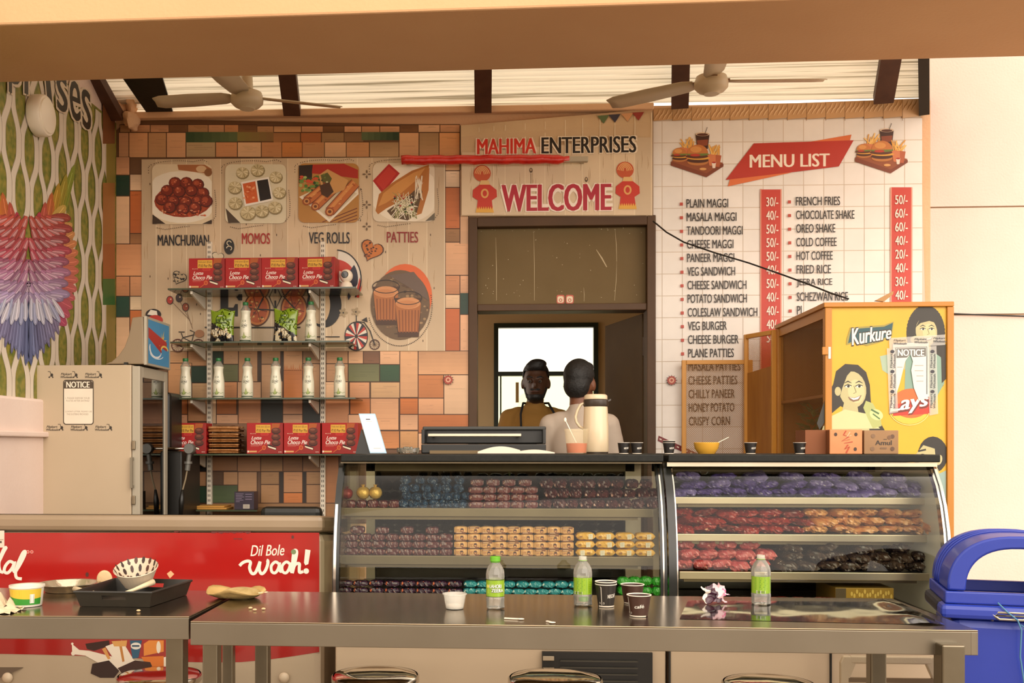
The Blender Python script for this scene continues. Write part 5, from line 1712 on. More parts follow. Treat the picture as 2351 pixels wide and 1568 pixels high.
def pillow(name, w_, d, h, m, seed=0, crimp=.35, wr=.1, sq=2.6, nu=12, nv=16, colf=None, flare=0.0, endc=.08):
    r_ = MB()
    rings = []
    for i in range(nu + 1):
        u = i / nu * 2 - 1
        s = max(crimp, (1 - abs(u) ** 5) ** .6)
        sy = max(.72, (1 - abs(u) ** 6) ** .5) + (flare if i in (0, nu) else 0)
        if i in (0, nu): s = endc
        row = []
        for j in range(nv):
            t = 2 * pi * j / nv
            c, q = cos(t), sin(t)
            y = math.copysign(abs(c) ** (2 / sq), c) * d / 2 * sy
            z = math.copysign(abs(q) ** (2 / sq), q) * h / 2 * s
            k = 1 + wr * noise.noise(V((u * 3.1 + seed, c * 2.2, q * 2.2 + seed * 3))) + wr * .6 * noise.noise(V((u * 8 + seed, c * 5, q * 5)))
            row.append(V((u * w_ / 2, y * k, h / 2 + z * min(k, 1.0))))
        rings.append(row)
    for i in range(nu):
        for j in range(nv):
            k = (j + 1) % nv
            col = hx(colf((i + .5) / nu, j / nv)) if colf else None
            r_.add([rings[i][j], rings[i][k], rings[i + 1][k], rings[i + 1][j]], [(0, 1, 2, 3)], col)
    o = r_.obj(name, m, fix=False)
    bm = bmesh.new(); bm.from_mesh(o.data)
    bmesh.ops.remove_doubles(bm, verts=bm.verts, dist=1e-5)
    bmesh.ops.holes_fill(bm, edges=bm.edges, sides=0)
    bmesh.ops.recalc_face_normals(bm, faces=bm.faces)
    bm.to_mesh(o.data); bm.free()
    return o
PROTOS = []
def stack(protos, cat, where, pxa, pxb, rows, desc, group, spot, h, jz=.0, jr=.15, stag=0.0, dy=0.0, py=1200, tilt=0.0, pile=False):
    Y, z0 = spot
    xa, xb = U(pxa, py, Y).x, U(pxb, py, Y).x
    for k, n in enumerate(rows):
        lo = stag * (k % 2) * (xb - xa) / max(rows)
        for j in range(n):
            p = random.choice(protos)
            x = xa + lo + (xb - xa) * (j + .5) / max(rows)
            if n < max(rows): x = xa + lo * .4 + (xb - xa) * (j + .5) / (n + (0.0 if pile else .3))
            o = p if p not in PROTOS else p.copy()
            if p in PROTOS: COL.objects.link(o)
            PROTOS.append(p)
            o.location = (x + random.uniform(-1, 1) * jz * .4, Y + o['half'] + dy * k + random.uniform(0, jz), z0 + h * k + .0005)
            o.rotation_euler = (random.uniform(-tilt, tilt), random.uniform(-tilt, tilt) * .7, random.uniform(-jr, jr))
            pos = ORD[k] + ' row up, ' + ORD[j] + ' from left'
            if len(rows) == 1: pos = ORD[j] + ' from left'
            tag(o, desc + ', ' + pos + ', ' + where, cat, group)
def protos(n, name, w_, d, h, m, **k):
    L = []
    for i in range(n):
        o = pillow(name, w_ * random.uniform(.95, 1.08), d, h * random.uniform(.92, 1.06), m, seed=random.uniform(0, 50), **k)
        o['half'] = d / 2
        L.append(o)
    return L
px_m = 3.7 / F
burg = filmmat('burgundy_film', '3c1016', '5c1c20', 'a07058')
burg2 = filmmat('maroon_film', '4a1a20', '662a2c', 'b08c78')
bluef = filmmat('navy_foil', '16283c', '2c4a6a', '8ca0ac', 60)
purf = filmmat('violet_film', '4a3a7c', '6c5aa2', 'c8c0dc')
redf = filmmat('red_film', '741719', '922a22', 'd8a888')
orf = filmmat('orange_film', 'a86230', 'c4905a', '5a2416')
pinkf = filmmat('pink_film', 'a03a42', 'b85a58', 'e0b0a0')
darkf = filmmat('brown_black_film', '2c201a', '46352a', 'b0a090')
yelf = mat('yellow_film', 'c8942c', .3, n=(26, 'd8a844', .2), bump=.2, bs=60, coat=.4)
tealf = filmmat('teal_film', '1c6a78', '2f8a94', 'd0dcd4')
grnf = mat('green_film', '1f8a24', .25, n=(20, '3aa030', .2), bump=.25, bs=60, coat=.5)
dpurf = filmmat('dark_purple_film', '20101f', '38203a', 'c0603c')
LT, LM, LD = SHELF[('L', 0)], SHELF[('L', 1)], SHELF[('L', 'd')]
P_ = lambda n: n * px_m
# top shelf of the left case
pb = protos(3, 'cake_packet', P_(24), .05, P_(20), burg, wr=.12, crimp=.8, sq=4.5, endc=.6)
stack(pb, 'cake packet', 'top shelf', 792, 916, [5], 'burgundy cake packet', 'burgundy cake packets', LT, P_(20))
pbl = protos(4, 'wrapped_sweet', P_(23), .034, P_(20), bluef, wr=.5, crimp=.7, sq=2.2)
stack(pbl, 'sweet', 'in the heap', 914, 1072, [7, 7, 6, 5], 'navy foil wrapped sweet', 'navy foil sweets', LT, P_(18.5), stag=.4, jr=.6, dy=.004, jz=.004, tilt=.3)
pb2 = protos(3, 'boxed_cake', P_(31), .05, P_(17.5), burg2, wr=.1, crimp=.8, sq=5, endc=.62)
stack(pb2, 'cake packet', 'beside the navy sweets', 1076, 1236, [5, 5, 5, 4], 'maroon square cake packet', 'maroon square cake packets', LT, P_(17), jr=.06)
pb3 = protos(4, 'round_cake', P_(30), .055, P_(25), filmmat('plum_film', '34141a', '54262a', 'c0988a'), wr=.32, crimp=.55, sq=2.4)
stack(pb3, 'cake packet', 'right end of top shelf', 1240, 1512, [9, 9, 8], 'plum crinkled cake packet', 'plum crinkled cake packets', LT, P_(23), stag=.3, jr=.3, dy=.004)
def ballpack(px, py, r, m, lab, Y, fl=True):
    p = U(px, py, Y)
    t = thing('cup_cake', lab, 'cake', (p.x, Y, p.z - r))
    g = MB()
    n = 18
    prof = [(.25, -1), (.7, -.75), (.95, -.3), (1, .1), (.85, .55), (.55, .85), (.05, 1)]
    vs, fs = [], []
    for i, (a_, b_) in enumerate(prof):
        for j in range(n):
            tt = 2 * pi * j / n
            k = 1 + .1 * (j % 2) + .08 * noise.noise(V((cos(tt) * 2, sin(tt) * 2, b_ * 2 + px)))
            vs.append(p + V((a_ * r * k * cos(tt), a_ * r * k * sin(tt), b_ * r)))
    for i in range(len(prof) - 1):
        for j in range(n): fs.append((i * n + j, i * n + (j + 1) % n, (i + 1) * n + (j + 1) % n, (i + 1) * n + j))
    fs += [tuple(range(n))[::-1], tuple(range((len(prof) - 1) * n, len(prof) * n))]
    g.add(vs, fs)
    g.obj('foil_cup', m, t, smooth=True)
    MB().tube([p + V((0, -.2 * r, r * .85)), p + V((0, -.2 * r, r * 1.3))], [r * .12, r * .35], 8).obj('twisted_top', m, t)
goldf = mat('gold_foil', 'c89a3c', .25, .3, n=(20, 'dcb860', .2), bump=.5, bs=60)
zt = LT[1] + P_(20)
pY = LT[0] + .025
for i, px in enumerate((834, 862)):
    ballpack(px, U(px, 1128, pY) and (VY + (EYE - (zt + P_(15))) * F / (pY + .05)), P_(15), goldf, ('left', 'right')[i] + ' gold foil cup cake on the burgundy packets', pY)
pz = U(796, 1130, pY)
ballpack(797, VY + (EYE - (zt + P_(13))) * F / (pY + .05), P_(13), mat('red_foil', '8c2a20', .3, .2, bump=.5, bs=50), 'dark red foil cup cake at the left end of the top case shelf', pY)
# middle shelf
stack(protos(3, 'cake_packet', P_(31), .05, P_(17.5), filmmat('wine_film', '3a1218', '501c22', '9c6a5c'), wr=.12, crimp=.8, sq=5, endc=.62), 'cake packet', 'left end of middle shelf', 790, 1038, [8, 8, 8, 4], 'wine red cake packet', 'wine red cake packets', LM, P_(16.5), jr=.06)
def tan_pack():
    w_, d, h = P_(29.5), .05, P_(17)
    o = pillow('biscuit_packet', w_, d, h, print_mat('printed_film2', .35, coat=.2), seed=random.random() * 9, crimp=.85, wr=.05, sq=6, nu=12, nv=24, endc=.75, colf=lambda u, a: 'c9985e')
    k = random.choice((0, 1))
    a = Art(lambda u, v, d_: V(((u - .5) * w_ * .92, -d / 2 - .001 - d_, h * (1 - v))), step=1e-5, base=0)
    a.rect(.06, .08 + .66 * k, .94, .25 + .66 * k, '6e3a22')
    a.rect(.14, .13 + .66 * k, .6, .2 + .66 * k, 'd8b48c')
    a.ell(.62, .58 - .1 * k, .15, .27, '5a2c1a', n=14)
    a.ell(.62, .6 - .1 * k, .1, .18, 'c88a5c', n=12)
    a.ell(.62, .5 - .1 * k, .12, .1, '3a1a10', n=10)
    a.rect(.14, .45 - .1 * k, .4, .52 - .1 * k, '9c5c38')
    a.rect(.14, .62 - .1 * k, .36, .67 - .1 * k, 'a86c44')
    b_ = a.obj('printed_end', print_mat(), o, fix=False)
    o['half'] = d / 2
    return o
def place_copy(p, loc, rz):
    if p not in PROTOS:
        PROTOS.append(p)
        p.location, p.rotation_euler = loc, (0, 0, rz)
        return p
    return dup(p, loc, rz)
tp = [tan_pack() for _ in range(4)]
def gridp(protos_, cat, desc, group, where, spot, pxa, pxb, rows, h, jr=.05, py=1240):
    Y, z0 = spot
    xa, xb = U(pxa, py, Y).x, U(pxb, py, Y).x
    for k, n in enumerate(rows):
        for j in range(n):
            p = random.choice(protos_)
            x = xa + (xb - xa) * (j + .5) / max(rows)
            o = place_copy(p, (x, Y + p['half'] + .002, z0 + h * k + .0005), random.uniform(-jr, jr))
            tag(o, desc + ', ' + ORD[k] + ' row up, ' + ORD[j] + ' from left, ' + where, cat, group)
gridp(tp, 'biscuit packet', 'tan biscuit packet', 'tan biscuit packets', 'middle shelf', LM, 1042, 1318, [9, 9, 9, 9], P_(17))
def yel_pack():
    w_, d, h = P_(45), .06, P_(18.5)
    o = pillow('yellow_packet', w_, d, h, yelf, seed=random.random() * 9, crimp=.6, wr=.12, sq=3.4, nu=12, nv=16)
    a = Art(lambda u, v, d_: V(((u - .5) * w_ * .9, -d / 2 - .0018 - d_, h * (1 - v))), step=1e-5, base=0)
    x = random.choice((.2, .55, .62))
    a.poly([(x, .2), (x + .24, .16), (x + .25, .78), (x + .01, .82)], 'd8d0bc')
    for q in range(4): a.rect(x + .04, .28 + q * .12, x + .2, .33 + q * .12, 'a89c84', flat=True)
    a.up()
    a.rect(.12 if x > .4 else .58, .4, .28 if x > .4 else .76, .6, '8a5a1c')
    a.obj('white_sticker', print_mat(), o, fix=False)
    o['half'] = d / 2
    return o
gridp([yel_pack() for _ in range(3)], 'biscuit packet', 'yellow biscuit packet with white sticker', 'yellow biscuit packets', 'middle shelf', LM, 1322, 1505, [4, 4, 4], P_(18.5), .08)
# bottom deck
stack(protos(3, 'cake_packet', P_(36), .05, P_(14), dpurf, wr=.15, crimp=.7, sq=4, endc=.5), 'cake packet', 'bottom of left case', 772, 1062, [8, 8], 'dark purple cake packet', 'dark purple cake packets', (LD[0], LD[1]), P_(16), jr=.1)
stack(protos(3, 'cake_packet', P_(28), .05, P_(15), tealf, wr=.15, crimp=.7, sq=4, endc=.5), 'cake packet', 'bottom of left case', 1064, 1344, [10, 9], 'teal and white cake packet', 'teal cake packets', LD, P_(16), jr=.08)
stack(protos(3, 'cake_packet', P_(26), .05, P_(21), grnf, wr=.2, crimp=.7, sq=3.4, endc=.5), 'cake packet', 'bottom of left case', 1420, 1524, [4, 4], 'bright green cake packet', 'green cake packets', LD, P_(22), jr=.1)
# right case
RT, RM, RB, RD = SHELF[('R', 0)], SHELF[('R', 1)], SHELF[('R', 2)], SHELF[('R', 'd')]
pv = protos(3, 'crisp_packet', P_(58), .085, P_(22), filmmat('lilac_film', '6a5c9c', '8e80bc', 'dcd6e8'), wr=.34, crimp=.3, sq=2.2, flare=.1) + protos(4, 'crisp_packet', P_(59), .085, P_(21), purf, wr=.34, crimp=.3, sq=2.2, flare=.1)
stack(pv, 'crisp packet', 'top shelf', 1546, 2128, [10, 10, 7], 'violet crisp packet', 'violet crisp packets', RT, P_(17.5), stag=.4, jr=.3, dy=.006, jz=.008, tilt=.3, py=1130)
pr = protos(5, 'crisp_packet', P_(55), .085, P_(21), redf, wr=.34, crimp=.3, sq=2.2, flare=.1) 
pmr = protos(4, 'crisp_packet', P_(55), .085, P_(21), filmmat('dark_red_film', '5c1416', '7a2018', 'c89478'), wr=.34, crimp=.3, sq=2.2, flare=.1)
po = protos(5, 'crisp_packet', P_(58), .085, P_(21), orf, wr=.34, crimp=.3, sq=2.2, flare=.1)
stack(pmr + pr, 'crisp packet', 'second shelf of right case', 1548, 1850, [6, 6, 6], 'red crisp packet', 'red crisp packets', RM, P_(18), stag=.4, jr=.4, dy=.006, jz=.01, tilt=.24, py=1210)
stack(po, 'crisp packet', 'second shelf of right case', 1852, 2138, [5, 5, 5], 'orange crisp packet', 'orange crisp packets', RM, P_(18), stag=.3, jr=.45, dy=.006, jz=.01, tilt=.24, py=1210)
o = po[0].copy(); COL.objects.link(o)
q_ = U(2138, 1222, 3.64)
o.location, o.rotation_euler = q_ + V((0, .03, -.02)), (.2, 1.05, .1)
tag(o, 'orange crisp packet slipping over the right end of the second shelf', 'crisp packet', 'orange crisp packets')
pp_ = protos(4, 'crisp_packet', P_(46), .085, P_(27), pinkf, wr=.25, crimp=.35, sq=2.3, flare=.1)
stack(pp_, 'crisp packet', 'third shelf of right case', 1552, 1768, [5, 5, 4], 'pink crisp packet', 'pink crisp packets', RB, P_(23), stag=.3, jr=.3, dy=.006, jz=.008, tilt=.2, py=1290)
pd = protos(5, 'crisp_packet', P_(50), .085, P_(26), darkf, wr=.34, crimp=.3, sq=2.2, flare=.1)
stack(pd, 'crisp packet', 'third shelf of right case', 1780, 2136, [7, 7, 4], 'dark brown crisp packet', 'dark brown crisp packets', RB, P_(20), stag=.4, jr=.4, dy=.006, jz=.008, tilt=.24, py=1290)
pk = protos(2, 'crisp_packet', P_(55), .085, P_(20), redf, wr=.34, crimp=.3, sq=2.2, flare=.1)
stack(pk, 'crisp packet', 'bottom of right case', 1770, 1930, [3], 'red crisp packet', 'red crisp packets on the case floor', RD, P_(18), jr=.5, py=1350)
stack(protos(2, 'crisp_packet', P_(55), .085, P_(22), darkf, wr=.34, crimp=.3, sq=2.2, flare=.1), 'crisp packet', 'bottom of right case', 1570, 1740, [3], 'dark crisp packet', 'dark crisp packets on the case floor', RD, P_(18), jr=.5, py=1350)
x0, x1, z0, z1 = R(1918, 1350, 2052, 1372, RD[0] + .02)
t = thing('sweet_box', 'flat gold patterned sweet box on the floor of the right case', 'box', ((x0 + x1) / 2, RD[0] + .02, RD[1]))
MB().box(x0, x1, RD[0] + .02, RD[0] + .25, RD[1], z1).obj('carton', mat('gold_card', '9c7a2c', .35, .2), t, bevel=.001)
a = Art(facemap(x0, x1, RD[1], z1, RD[0] + .0195), base=0)
for k in range(16): a.ell(.28 + k * .045, .3 + .12 * sin(k * 2.2), .02, .12, 'c8a850', n=8)
a.rect(0, .02, .18, .98, '4a3c24')
a.done('printed_side', t)

for p in [o for o in COL.objects if o.parent is None and o.get('half') and not o.get('label')]:   # unused samples
    for c_ in list(p.children): bpy.data.objects.remove(c_)
    bpy.data.objects.remove(p)
# ================================================================ things on the counter slab
def CT(px, Y): return V((U(px, 1040, Y).x, Y, ZT))
def hpx(n, Y): return n * Y / F
# payment stand with blank white panel
Y = 3.9
c = [U(x, y, Y) for x, y in ((820, 946), (858, 946), (887, 1038), (849, 1038))]
dz = ZT - min(p.z for p in c)
c = [V((p.x, p.y + (.03 if i < 2 else 0), p.z + dz + .001)) for i, p in enumerate(c)]
t = thing('payment_stand', 'tilted white payment card with pale blue rim on a black stand', 'card stand', (c[3].x, Y, ZT))
MB().prism(c, (.002, .006, 0)).obj('card', mat('pale_blue_rim', '9cc0d8', .3), t, bevel=.002)
m4 = lambda u, v, d: (c[0] * (1 - u) + c[1] * u) * (1 - v) + (c[3] * (1 - u) + c[2] * u) * v + V((-.0, -d, 0))
a = Art(m4, base=.0008)
a.rrect(.05, .03, .95, .97, .06, 'e8e6e0')
a.rect(.36, .13, .62, .16, '4a5060')
a.rect(.34, .19, .7, .2, 'a0a0a0')
a.rect(.25, .3, .75, .31, 'd8d8d4')
a.rect(.32, .865, .76, .88, 'a8a8a4')
a.done('blank_panel', t)
w0, w1 = CT(816, Y + .02), CT(849, Y + .02)
MB().prism([w0, w1, V((c[0].x + .012, Y + .025, c[0].z - .06))], (0, .05, 0)).obj('stand', black, t)
# glass ashtray
p = CT(937, 4.0)
t = thing('glass_ashtray', 'small cut glass ashtray on the black counter', 'ashtray', p)
g = MB()
n = 24
prof = [(.9, 0), (1, .3), (1, 1), (.8, 1), (.72, .35), (.001, .3)]
vs, fs = [], []
R_ = hpx(25, 4.0)
for i, (r_, h_) in enumerate(prof):
    for j in range(n):
        tt = 2 * pi * j / n
        k = 1 + (.06 if j % 2 else 0)
        vs.append(p + V((r_ * R_ * k * cos(tt), r_ * R_ * k * sin(tt) * .8, .0005 + h_ * hpx(13, 4) * (1 - .25 * (j % 4 == 0) * (i in (2, 3))))))
for i in range(len(prof) - 1):
    for j in range(n): fs.append((i * n + j, i * n + (j + 1) % n, (i + 1) * n + (j + 1) % n, (i + 1) * n + j))
fs.append(tuple(range(n))[::-1])
g.add(vs, fs).obj('ashtray_bowl', mat('cut_glass', 'd8d4c4', .05, trans=.85), t)
for k in range(4): MB().ball(p + V((random.uniform(-.02, .02), random.uniform(-.02, .02), .02)), .007, 8, 6).obj('sweet', mat('cut_glass', 'd8d4c4'), t)
# black cash drawer with silver bar
x0, x1, z0, z1 = R(966, 974, 1254, 1036, 4.0)
t = thing('cash_box', 'black cash box with long silver handle on the counter', 'cash box', ((x0 + x1) / 2, 4.0, ZT))
hz = z1 - z0
bk_ = mat('black_satin', '12120f', .35)
MB().box(x0, x1, 4.02, 4.2, ZT, ZT + hz * .35).obj('box_base', bk_, t, bevel=.004)
MB().box(x0, x1, 4.15, 4.2, ZT + hz * .36, ZT + hz).obj('raised_lid', bk_, t, bevel=.006)
MB().box(x0 - .004, x1 + .004, 4.13, 4.2, ZT + hz - .012, ZT + hz + .003).obj('lid_rim', mat('dark_grey_pl', '2a2a26', .4), t, bevel=.004)
for sx in (x0, x1 - .012): MB().box(sx, sx + .012, 4.03, 4.15, ZT + hz * .36, ZT + hz * .9).obj('side_wing', bk_, t, bevel=.002)
hb0, hb1, hz0_, hz1_ = R(982, 993, 1197, 1001, 4.02)
hz0_ += 0
hbz = ZT + hz * .62
MB().box(hb0, hb1, 4.02, 4.035, hbz, hbz + .013).obj('silver_handle', stl, t, bevel=.003)
for sx in (hb0 + .006, hb1 - .02): MB().box(sx, sx + .012, 4.035, 4.149, hbz + .002, hbz + .01).obj('handle_arm', bk_, t)
MB().box(hb0 + .01, hb1 - .02, 3.99, 4.015, ZT, ZT + .012).obj('front_tray', mat('brown_ledger', '6a5634', .5), t)
# open register book
t = thing('open_book', 'open ruled register book lying on the counter', 'book', CT(1185, 3.85))
pa = mat('paper_white', 'dcd0bc', .7)
for s_, xa, xb in ((-1, 1098, 1194), (1, 1194, 1272)):
    top_ = []
    for k in range(15):
        u = k / 14
        x = U(xa + (xb - xa) * u, 1040, 3.78).x
        uu = u if s_ < 0 else 1 - u
        z = ZT + .0035 + (.022 if s_ < 0 else .01) * sin(pi * min(1, .1 + uu * .78)) ** 1.2 + (.004 * uu)
        top_.append((x, z))
    m = MB()
    lo_ = [V((x, 3.72, z)) for x, z in top_] + [V((top_[-1][0], 3.72, ZT + .0025)), V((top_[0][0], 3.72, ZT + .0025))]
    m.prism(lo_, (0, .2, 0))
    m.obj('page_block', pa, t, smooth=35)
MB().box(U(1096, 1040, 3.72).x, U(1274, 1040, 3.72).x, 3.715, 3.925, ZT, ZT + .0022).obj('cover', mat('book_cover', '4a3c34', .5), t)
# tub of red drink with a spoon
p = CT(1324, 3.85)
t = thing('plastic_tub', 'clear plastic tub of red sauce with white spoon beside the flask', 'tub', p)
s = hpx(1, 3.85)
MB().lathe([(22 * s, .0005), (23 * s, .003), (27 * s, 50 * s), (29 * s, 51 * s), (29 * s, 57 * s), (27.5 * s, 57 * s), (27 * s, 52 * s), (22.4 * s, .004)], p, 24, cap=False).obj('tub_wall', mat('hazy_plastic', 'e0d0a8', .25, alpha=.16), t, smooth=40)
MB().lathe([(21.6 * s, .004), (23.6 * s, 24 * s), (.0001, 25 * s)], p, 24).obj('red_sauce', mat('red_sauce', 'b8300e', .3, n=(20, 'cc4c1a', .2)), t, smooth=50)
MB().bar(p + V((-27 * s, -.0, 80 * s)), p + V((-1 * s, 0, 26 * s)), .005, .003).ball(p + V((-26 * s, 0, 78 * s)), (.005, .003, .008), 8, 6).obj('spoon', white_pl, t)
# vacuum flask
p = CT(1368, 3.98)
s = hpx(1, 3.98)
t = thing('vacuum_flask', 'cream vacuum flask with dark collar and loop handle on the counter', 'flask', p)
fcr = mat('flask_cream', 'cdb998', .3, coat=.3)
MB().lathe([(27 * s, .0005), (28 * s, .004), (29 * s, 8 * s), (28.6 * s, 60 * s), (27 * s, 100 * s), (26.5 * s, 108 * s)], p, 32).obj('flask_body', fcr, t, smooth=50)
MB().lathe([(28 * s, 0), (28.6 * s, 8 * s)], p + V((0, 0, .0003)), 32).obj('flask_base', mat('dark_brown_pl', '33281e', .35), t, smooth=40)
MB().lathe([(27 * s, 107 * s), (28.5 * s, 110 * s), (28 * s, 122 * s), (26 * s, 124 * s)], p, 32).prism([p + V((24 * s, -.01, 117 * s)), p + V((34 * s, -.004, 121 * s)), p + V((34 * s, .004, 121 * s)), p + V((24 * s, .01, 117 * s))], (0, 0, 4 * s)).obj('collar', mat('dark_brown_pl', '33281e', .35), t, smooth=40)
MB().lathe([(26 * s, 123 * s), (26.5 * s, 126 * s), (26 * s, 132 * s), (22 * s, 135 * s), (.001, 135.5 * s)], p, 32).obj('lid', fcr, t, smooth=40)
MB().tube([p + V((x * s, 0, z * s)) for x, z in ((-24, 116), (-34, 112), (-42, 98), (-46, 84), (-44, 72), (-37, 62), (-27, 56))], 3.2 * s, 8).obj('loop_handle', fcr, t, smooth=True)
# paper cups
dcup = mat('dark_paper_cup', '1c1612', .45)
bcup = mat('brown_paper_cup', '3a2016', .45)
rimw = mat('paper_rim', 'e6dccb', .5)
def cup(loc, h, r, m, lab, grp, txt, stackn=1, rz=0, stripe=True):
    t = thing('paper_cup', lab, 'cup', loc, grp)
    l = V(loc)
    for k in range(stackn):
        o = V((0, 0, k * .007))
        MB().lathe([(r * .74, .0004), (r * .75, h * .06), (r, h * .97), (r * .97, h * .97), (r * .71, h * .05), (.0001, h * .05)], l + o, 24).obj('cup_wall', m, t, smooth=40)
        MB().lathe([(r * .985, h * .955), (r * 1.04, h * .97), (r * 1.04, h), (r * .97, h), (r * .96, h * .96)], l + o, 24, cap=False).obj('rolled_rim', rimw, t, smooth=40)
    def cm(u, v, d):
        an = (u - .5) * 2.4
        rr = r * (.75 + .25 * (1 - v)) + .0008 + d
        return V((l.x + rr * sin(an + rz), l.y - rr * cos(an + rz), l.z + h * (1 - v)))
    a = Art(cm, step=2e-5, base=0)
    for q in range(12): a.rect(q / 12, .93, (q + 1) / 12, .99, 'e0d4c0', flat=True)
    a.up()
    if stripe:
        a.line([(.16, .1), (.2, .12), (.2, .9)], .03, 'ded2c0')
        for q in (.1, .3): a.ell(q, .82, .035, .05, 'cfc4b4', n=10)
        for q in (.1, .3): a.ell(q, .82, .022, .03, '1c1612', n=8)
    a.text(txt, .48, .42, .86, .6, 'e8e0d2', .03, quad=[(.48, .44), (.86, .4), (.86, .56), (.48, .6)])
    a.done('cup_print', t)
    return t
for px, n_, lab in ((1432, 1, 'small dark paper cup beside the flask, left of its pair'), (1462, 1, 'small dark paper cup beside the flask, right of its pair'), (1536, 2, 'stacked dark paper cups in front of the white tiled menu'), (1723, 1, 'small dark paper cup right of the yellow bowl'), (1836, 1, 'small dark paper cup beside the cardboard boxes')):
    cup(CT(px, 3.85), hpx(26, 3.85), hpx(14, 3.85), dcup, lab, 'dark paper cups on the counter', 'NESCAFE', n_, stripe=False)
# yellow bowl
p = CT(1622, 3.88)
s = hpx(1, 3.88)
t = thing('yellow_bowl', 'translucent yellow bowl with a spoon on the right counter', 'bowl', p)
MB().lathe([(18 * s, .0005), (20 * s, 3 * s), (26 * s, 12 * s), (29 * s, 25 * s), (28 * s, 26 * s), (25 * s, 12 * s), (18 * s, 4 * s), (.001, 3 * s)], p, 28).obj('bowl_shell', mat('yellow_plastic', 'd8a23c', .25, coat=.3), t, smooth=40)
MB().bar(p + V((14 * s, 0, 20 * s)), p + V((52 * s, .02, 38 * s)), .004, .002).obj('spoon_handle', stl, t)
# cardboard boxes
def carton(pxa, pxs, pxb, pyt, Y, m, m2, lab):
    x0, x1 = U(pxs, 1010, Y).x, U(pxb, 1010, Y).x
    z1 = U(pxs, pyt, Y).z
    t = thing('cardboard_box', lab, 'box', ((x0 + x1) / 2, Y, ZT))
    MB().box(x0, x1, Y, Y + .17, ZT + .0003, z1).obj('carton', m, t, bevel=.002)
    if m2: MB().box(x0 - .001, x0 - .0004, Y + .003, Y + .167, ZT + .002, z1 - .002).obj('brown_side', m2, t)
    return t, x0, x1, z1
kraft = mat('kraft_card', '8c6a48', .7, n=(12, '9a7652', .3))
pkraft = mat('peach_card', 'c27c4c', .6, n=(12, 'cf8c5c', .3))
t, x0, x1, z1 = carton(1855, 1905, 1980, 986, 3.8, pkraft, mat('dark_kraft', '7a4420', .7), 'peach carton with red script and round holes on the right counter')
MB().box(x0 - .075, x0 - .0015, 3.84, 3.97, ZT + .0003, z1 - .001).obj('brown_flap_side', mat('dark_kraft', '7a4420', .7), t)
a = Art(facemap(x0, x1, ZT, z1, 3.7992), base=0)
for u, v in ((.18, .2), (.8, .2), (.78, .8)): a.ell(u, v, .05, .075, '3a2416', n=14)
a.line([(.5, .05), (.42, .22), (.58, .3), (.36, .48), (.62, .4), (.44, .56), (.7, .5)], .04, 'a8381c')
a.line([(.56, .62), (.46, .8), (.6, .7), (.5, .96)], .05, 'b0401c')
a.line([(.62, .1), (.52, .3), (.66, .24)], .03, 'd8b48c')
a.done('printed_front', t)
t, x0, x1, z1 = carton(1983, 1984, 2063, 988, 3.8, kraft, None, 'brown butter carton with black lettering next to the peach carton')
a = Art(facemap(x0, x1, ZT, z1, 3.7992), base=0)
a.text('Amul', .32, .42, .8, .62, '2a1c12', .02)
a.line([(.56, .38), (.66, .38)], .02, '2a1c12')
for u, v, c_ in ((.82, .26, '5a3c24'), (.73, .3, '6e4c30'), (.82, .78, '5a3c24'), (.26, .24, '7a5a3c'), (.24, .78, '7a5a3c')): a.ell(u, v, .06, .09, c_, n=14)
for u in (.5, .56, .62): a.ell(u, .75, .04, .04, '75563a', n=8)
a.done('printed_front', t)
# ================================================================ yellow snack cabinet with open mesh doors
YC = 4.4
kx0, kx1 = U(1897, 900, YC).x, U(2186, 900, YC).x
kz = U(2040, 694, YC).z
ydeep = .79
ym = mat('cabinet_yellow', 'cf9230', .4, n=(3, 'c28424', .4))
om = mat('cabinet_ochre', 'c07f22', .45, n=(3, 'a86c1c', .4))
t = cab = thing('snack_cabinet', 'tall yellow snack cabinet with printed side poster and mesh doors', 'cabinet', ((kx0 + kx1) / 2, YC, 0))
MB().box(kx0 + .02, kx1 - .02, YC + .004, YC + .016, .08, kz - .02).obj('poster_panel', mat('poster_yellow', 'd3a520', .35), t)
for xa in (kx0 - .006, kx1 - .022): MB().box(xa, xa + .028, YC - .006, YC + .03, 0, kz - .02).obj('corner_post', om, t, bevel=.003)
for xa in (kx0 - .006, kx1 - .022): MB().box(xa, xa + .028, YC + ydeep - .03, YC + ydeep, 0, kz - .02).obj('corner_post', om, t, bevel=.003)
MB().box(kx0 - .012, kx1 + .004, YC - .012, YC + ydeep + .01, kz - .02, kz).obj('top_board', om, t, bevel=.003)
MB().box(kx1 - .02, kx1 - .008, YC + .03, YC + ydeep - .03, .08, kz - .02).obj('right_panel', om, t)
MB().box(kx0 + .02, kx1 - .02, YC + ydeep - .016, YC + ydeep - .004, .08, kz - .02).obj('back_panel', mat('cabinet_inside', '9a6224', .6), t)
for z in (.1, .62, 1.02, 1.42): MB().box(kx0 + .01, kx1 - .03, YC + .03, YC + ydeep - .03, z, z + .012).obj('inner_shelf', mat('cabinet_inside', '9a6224', .6), t)
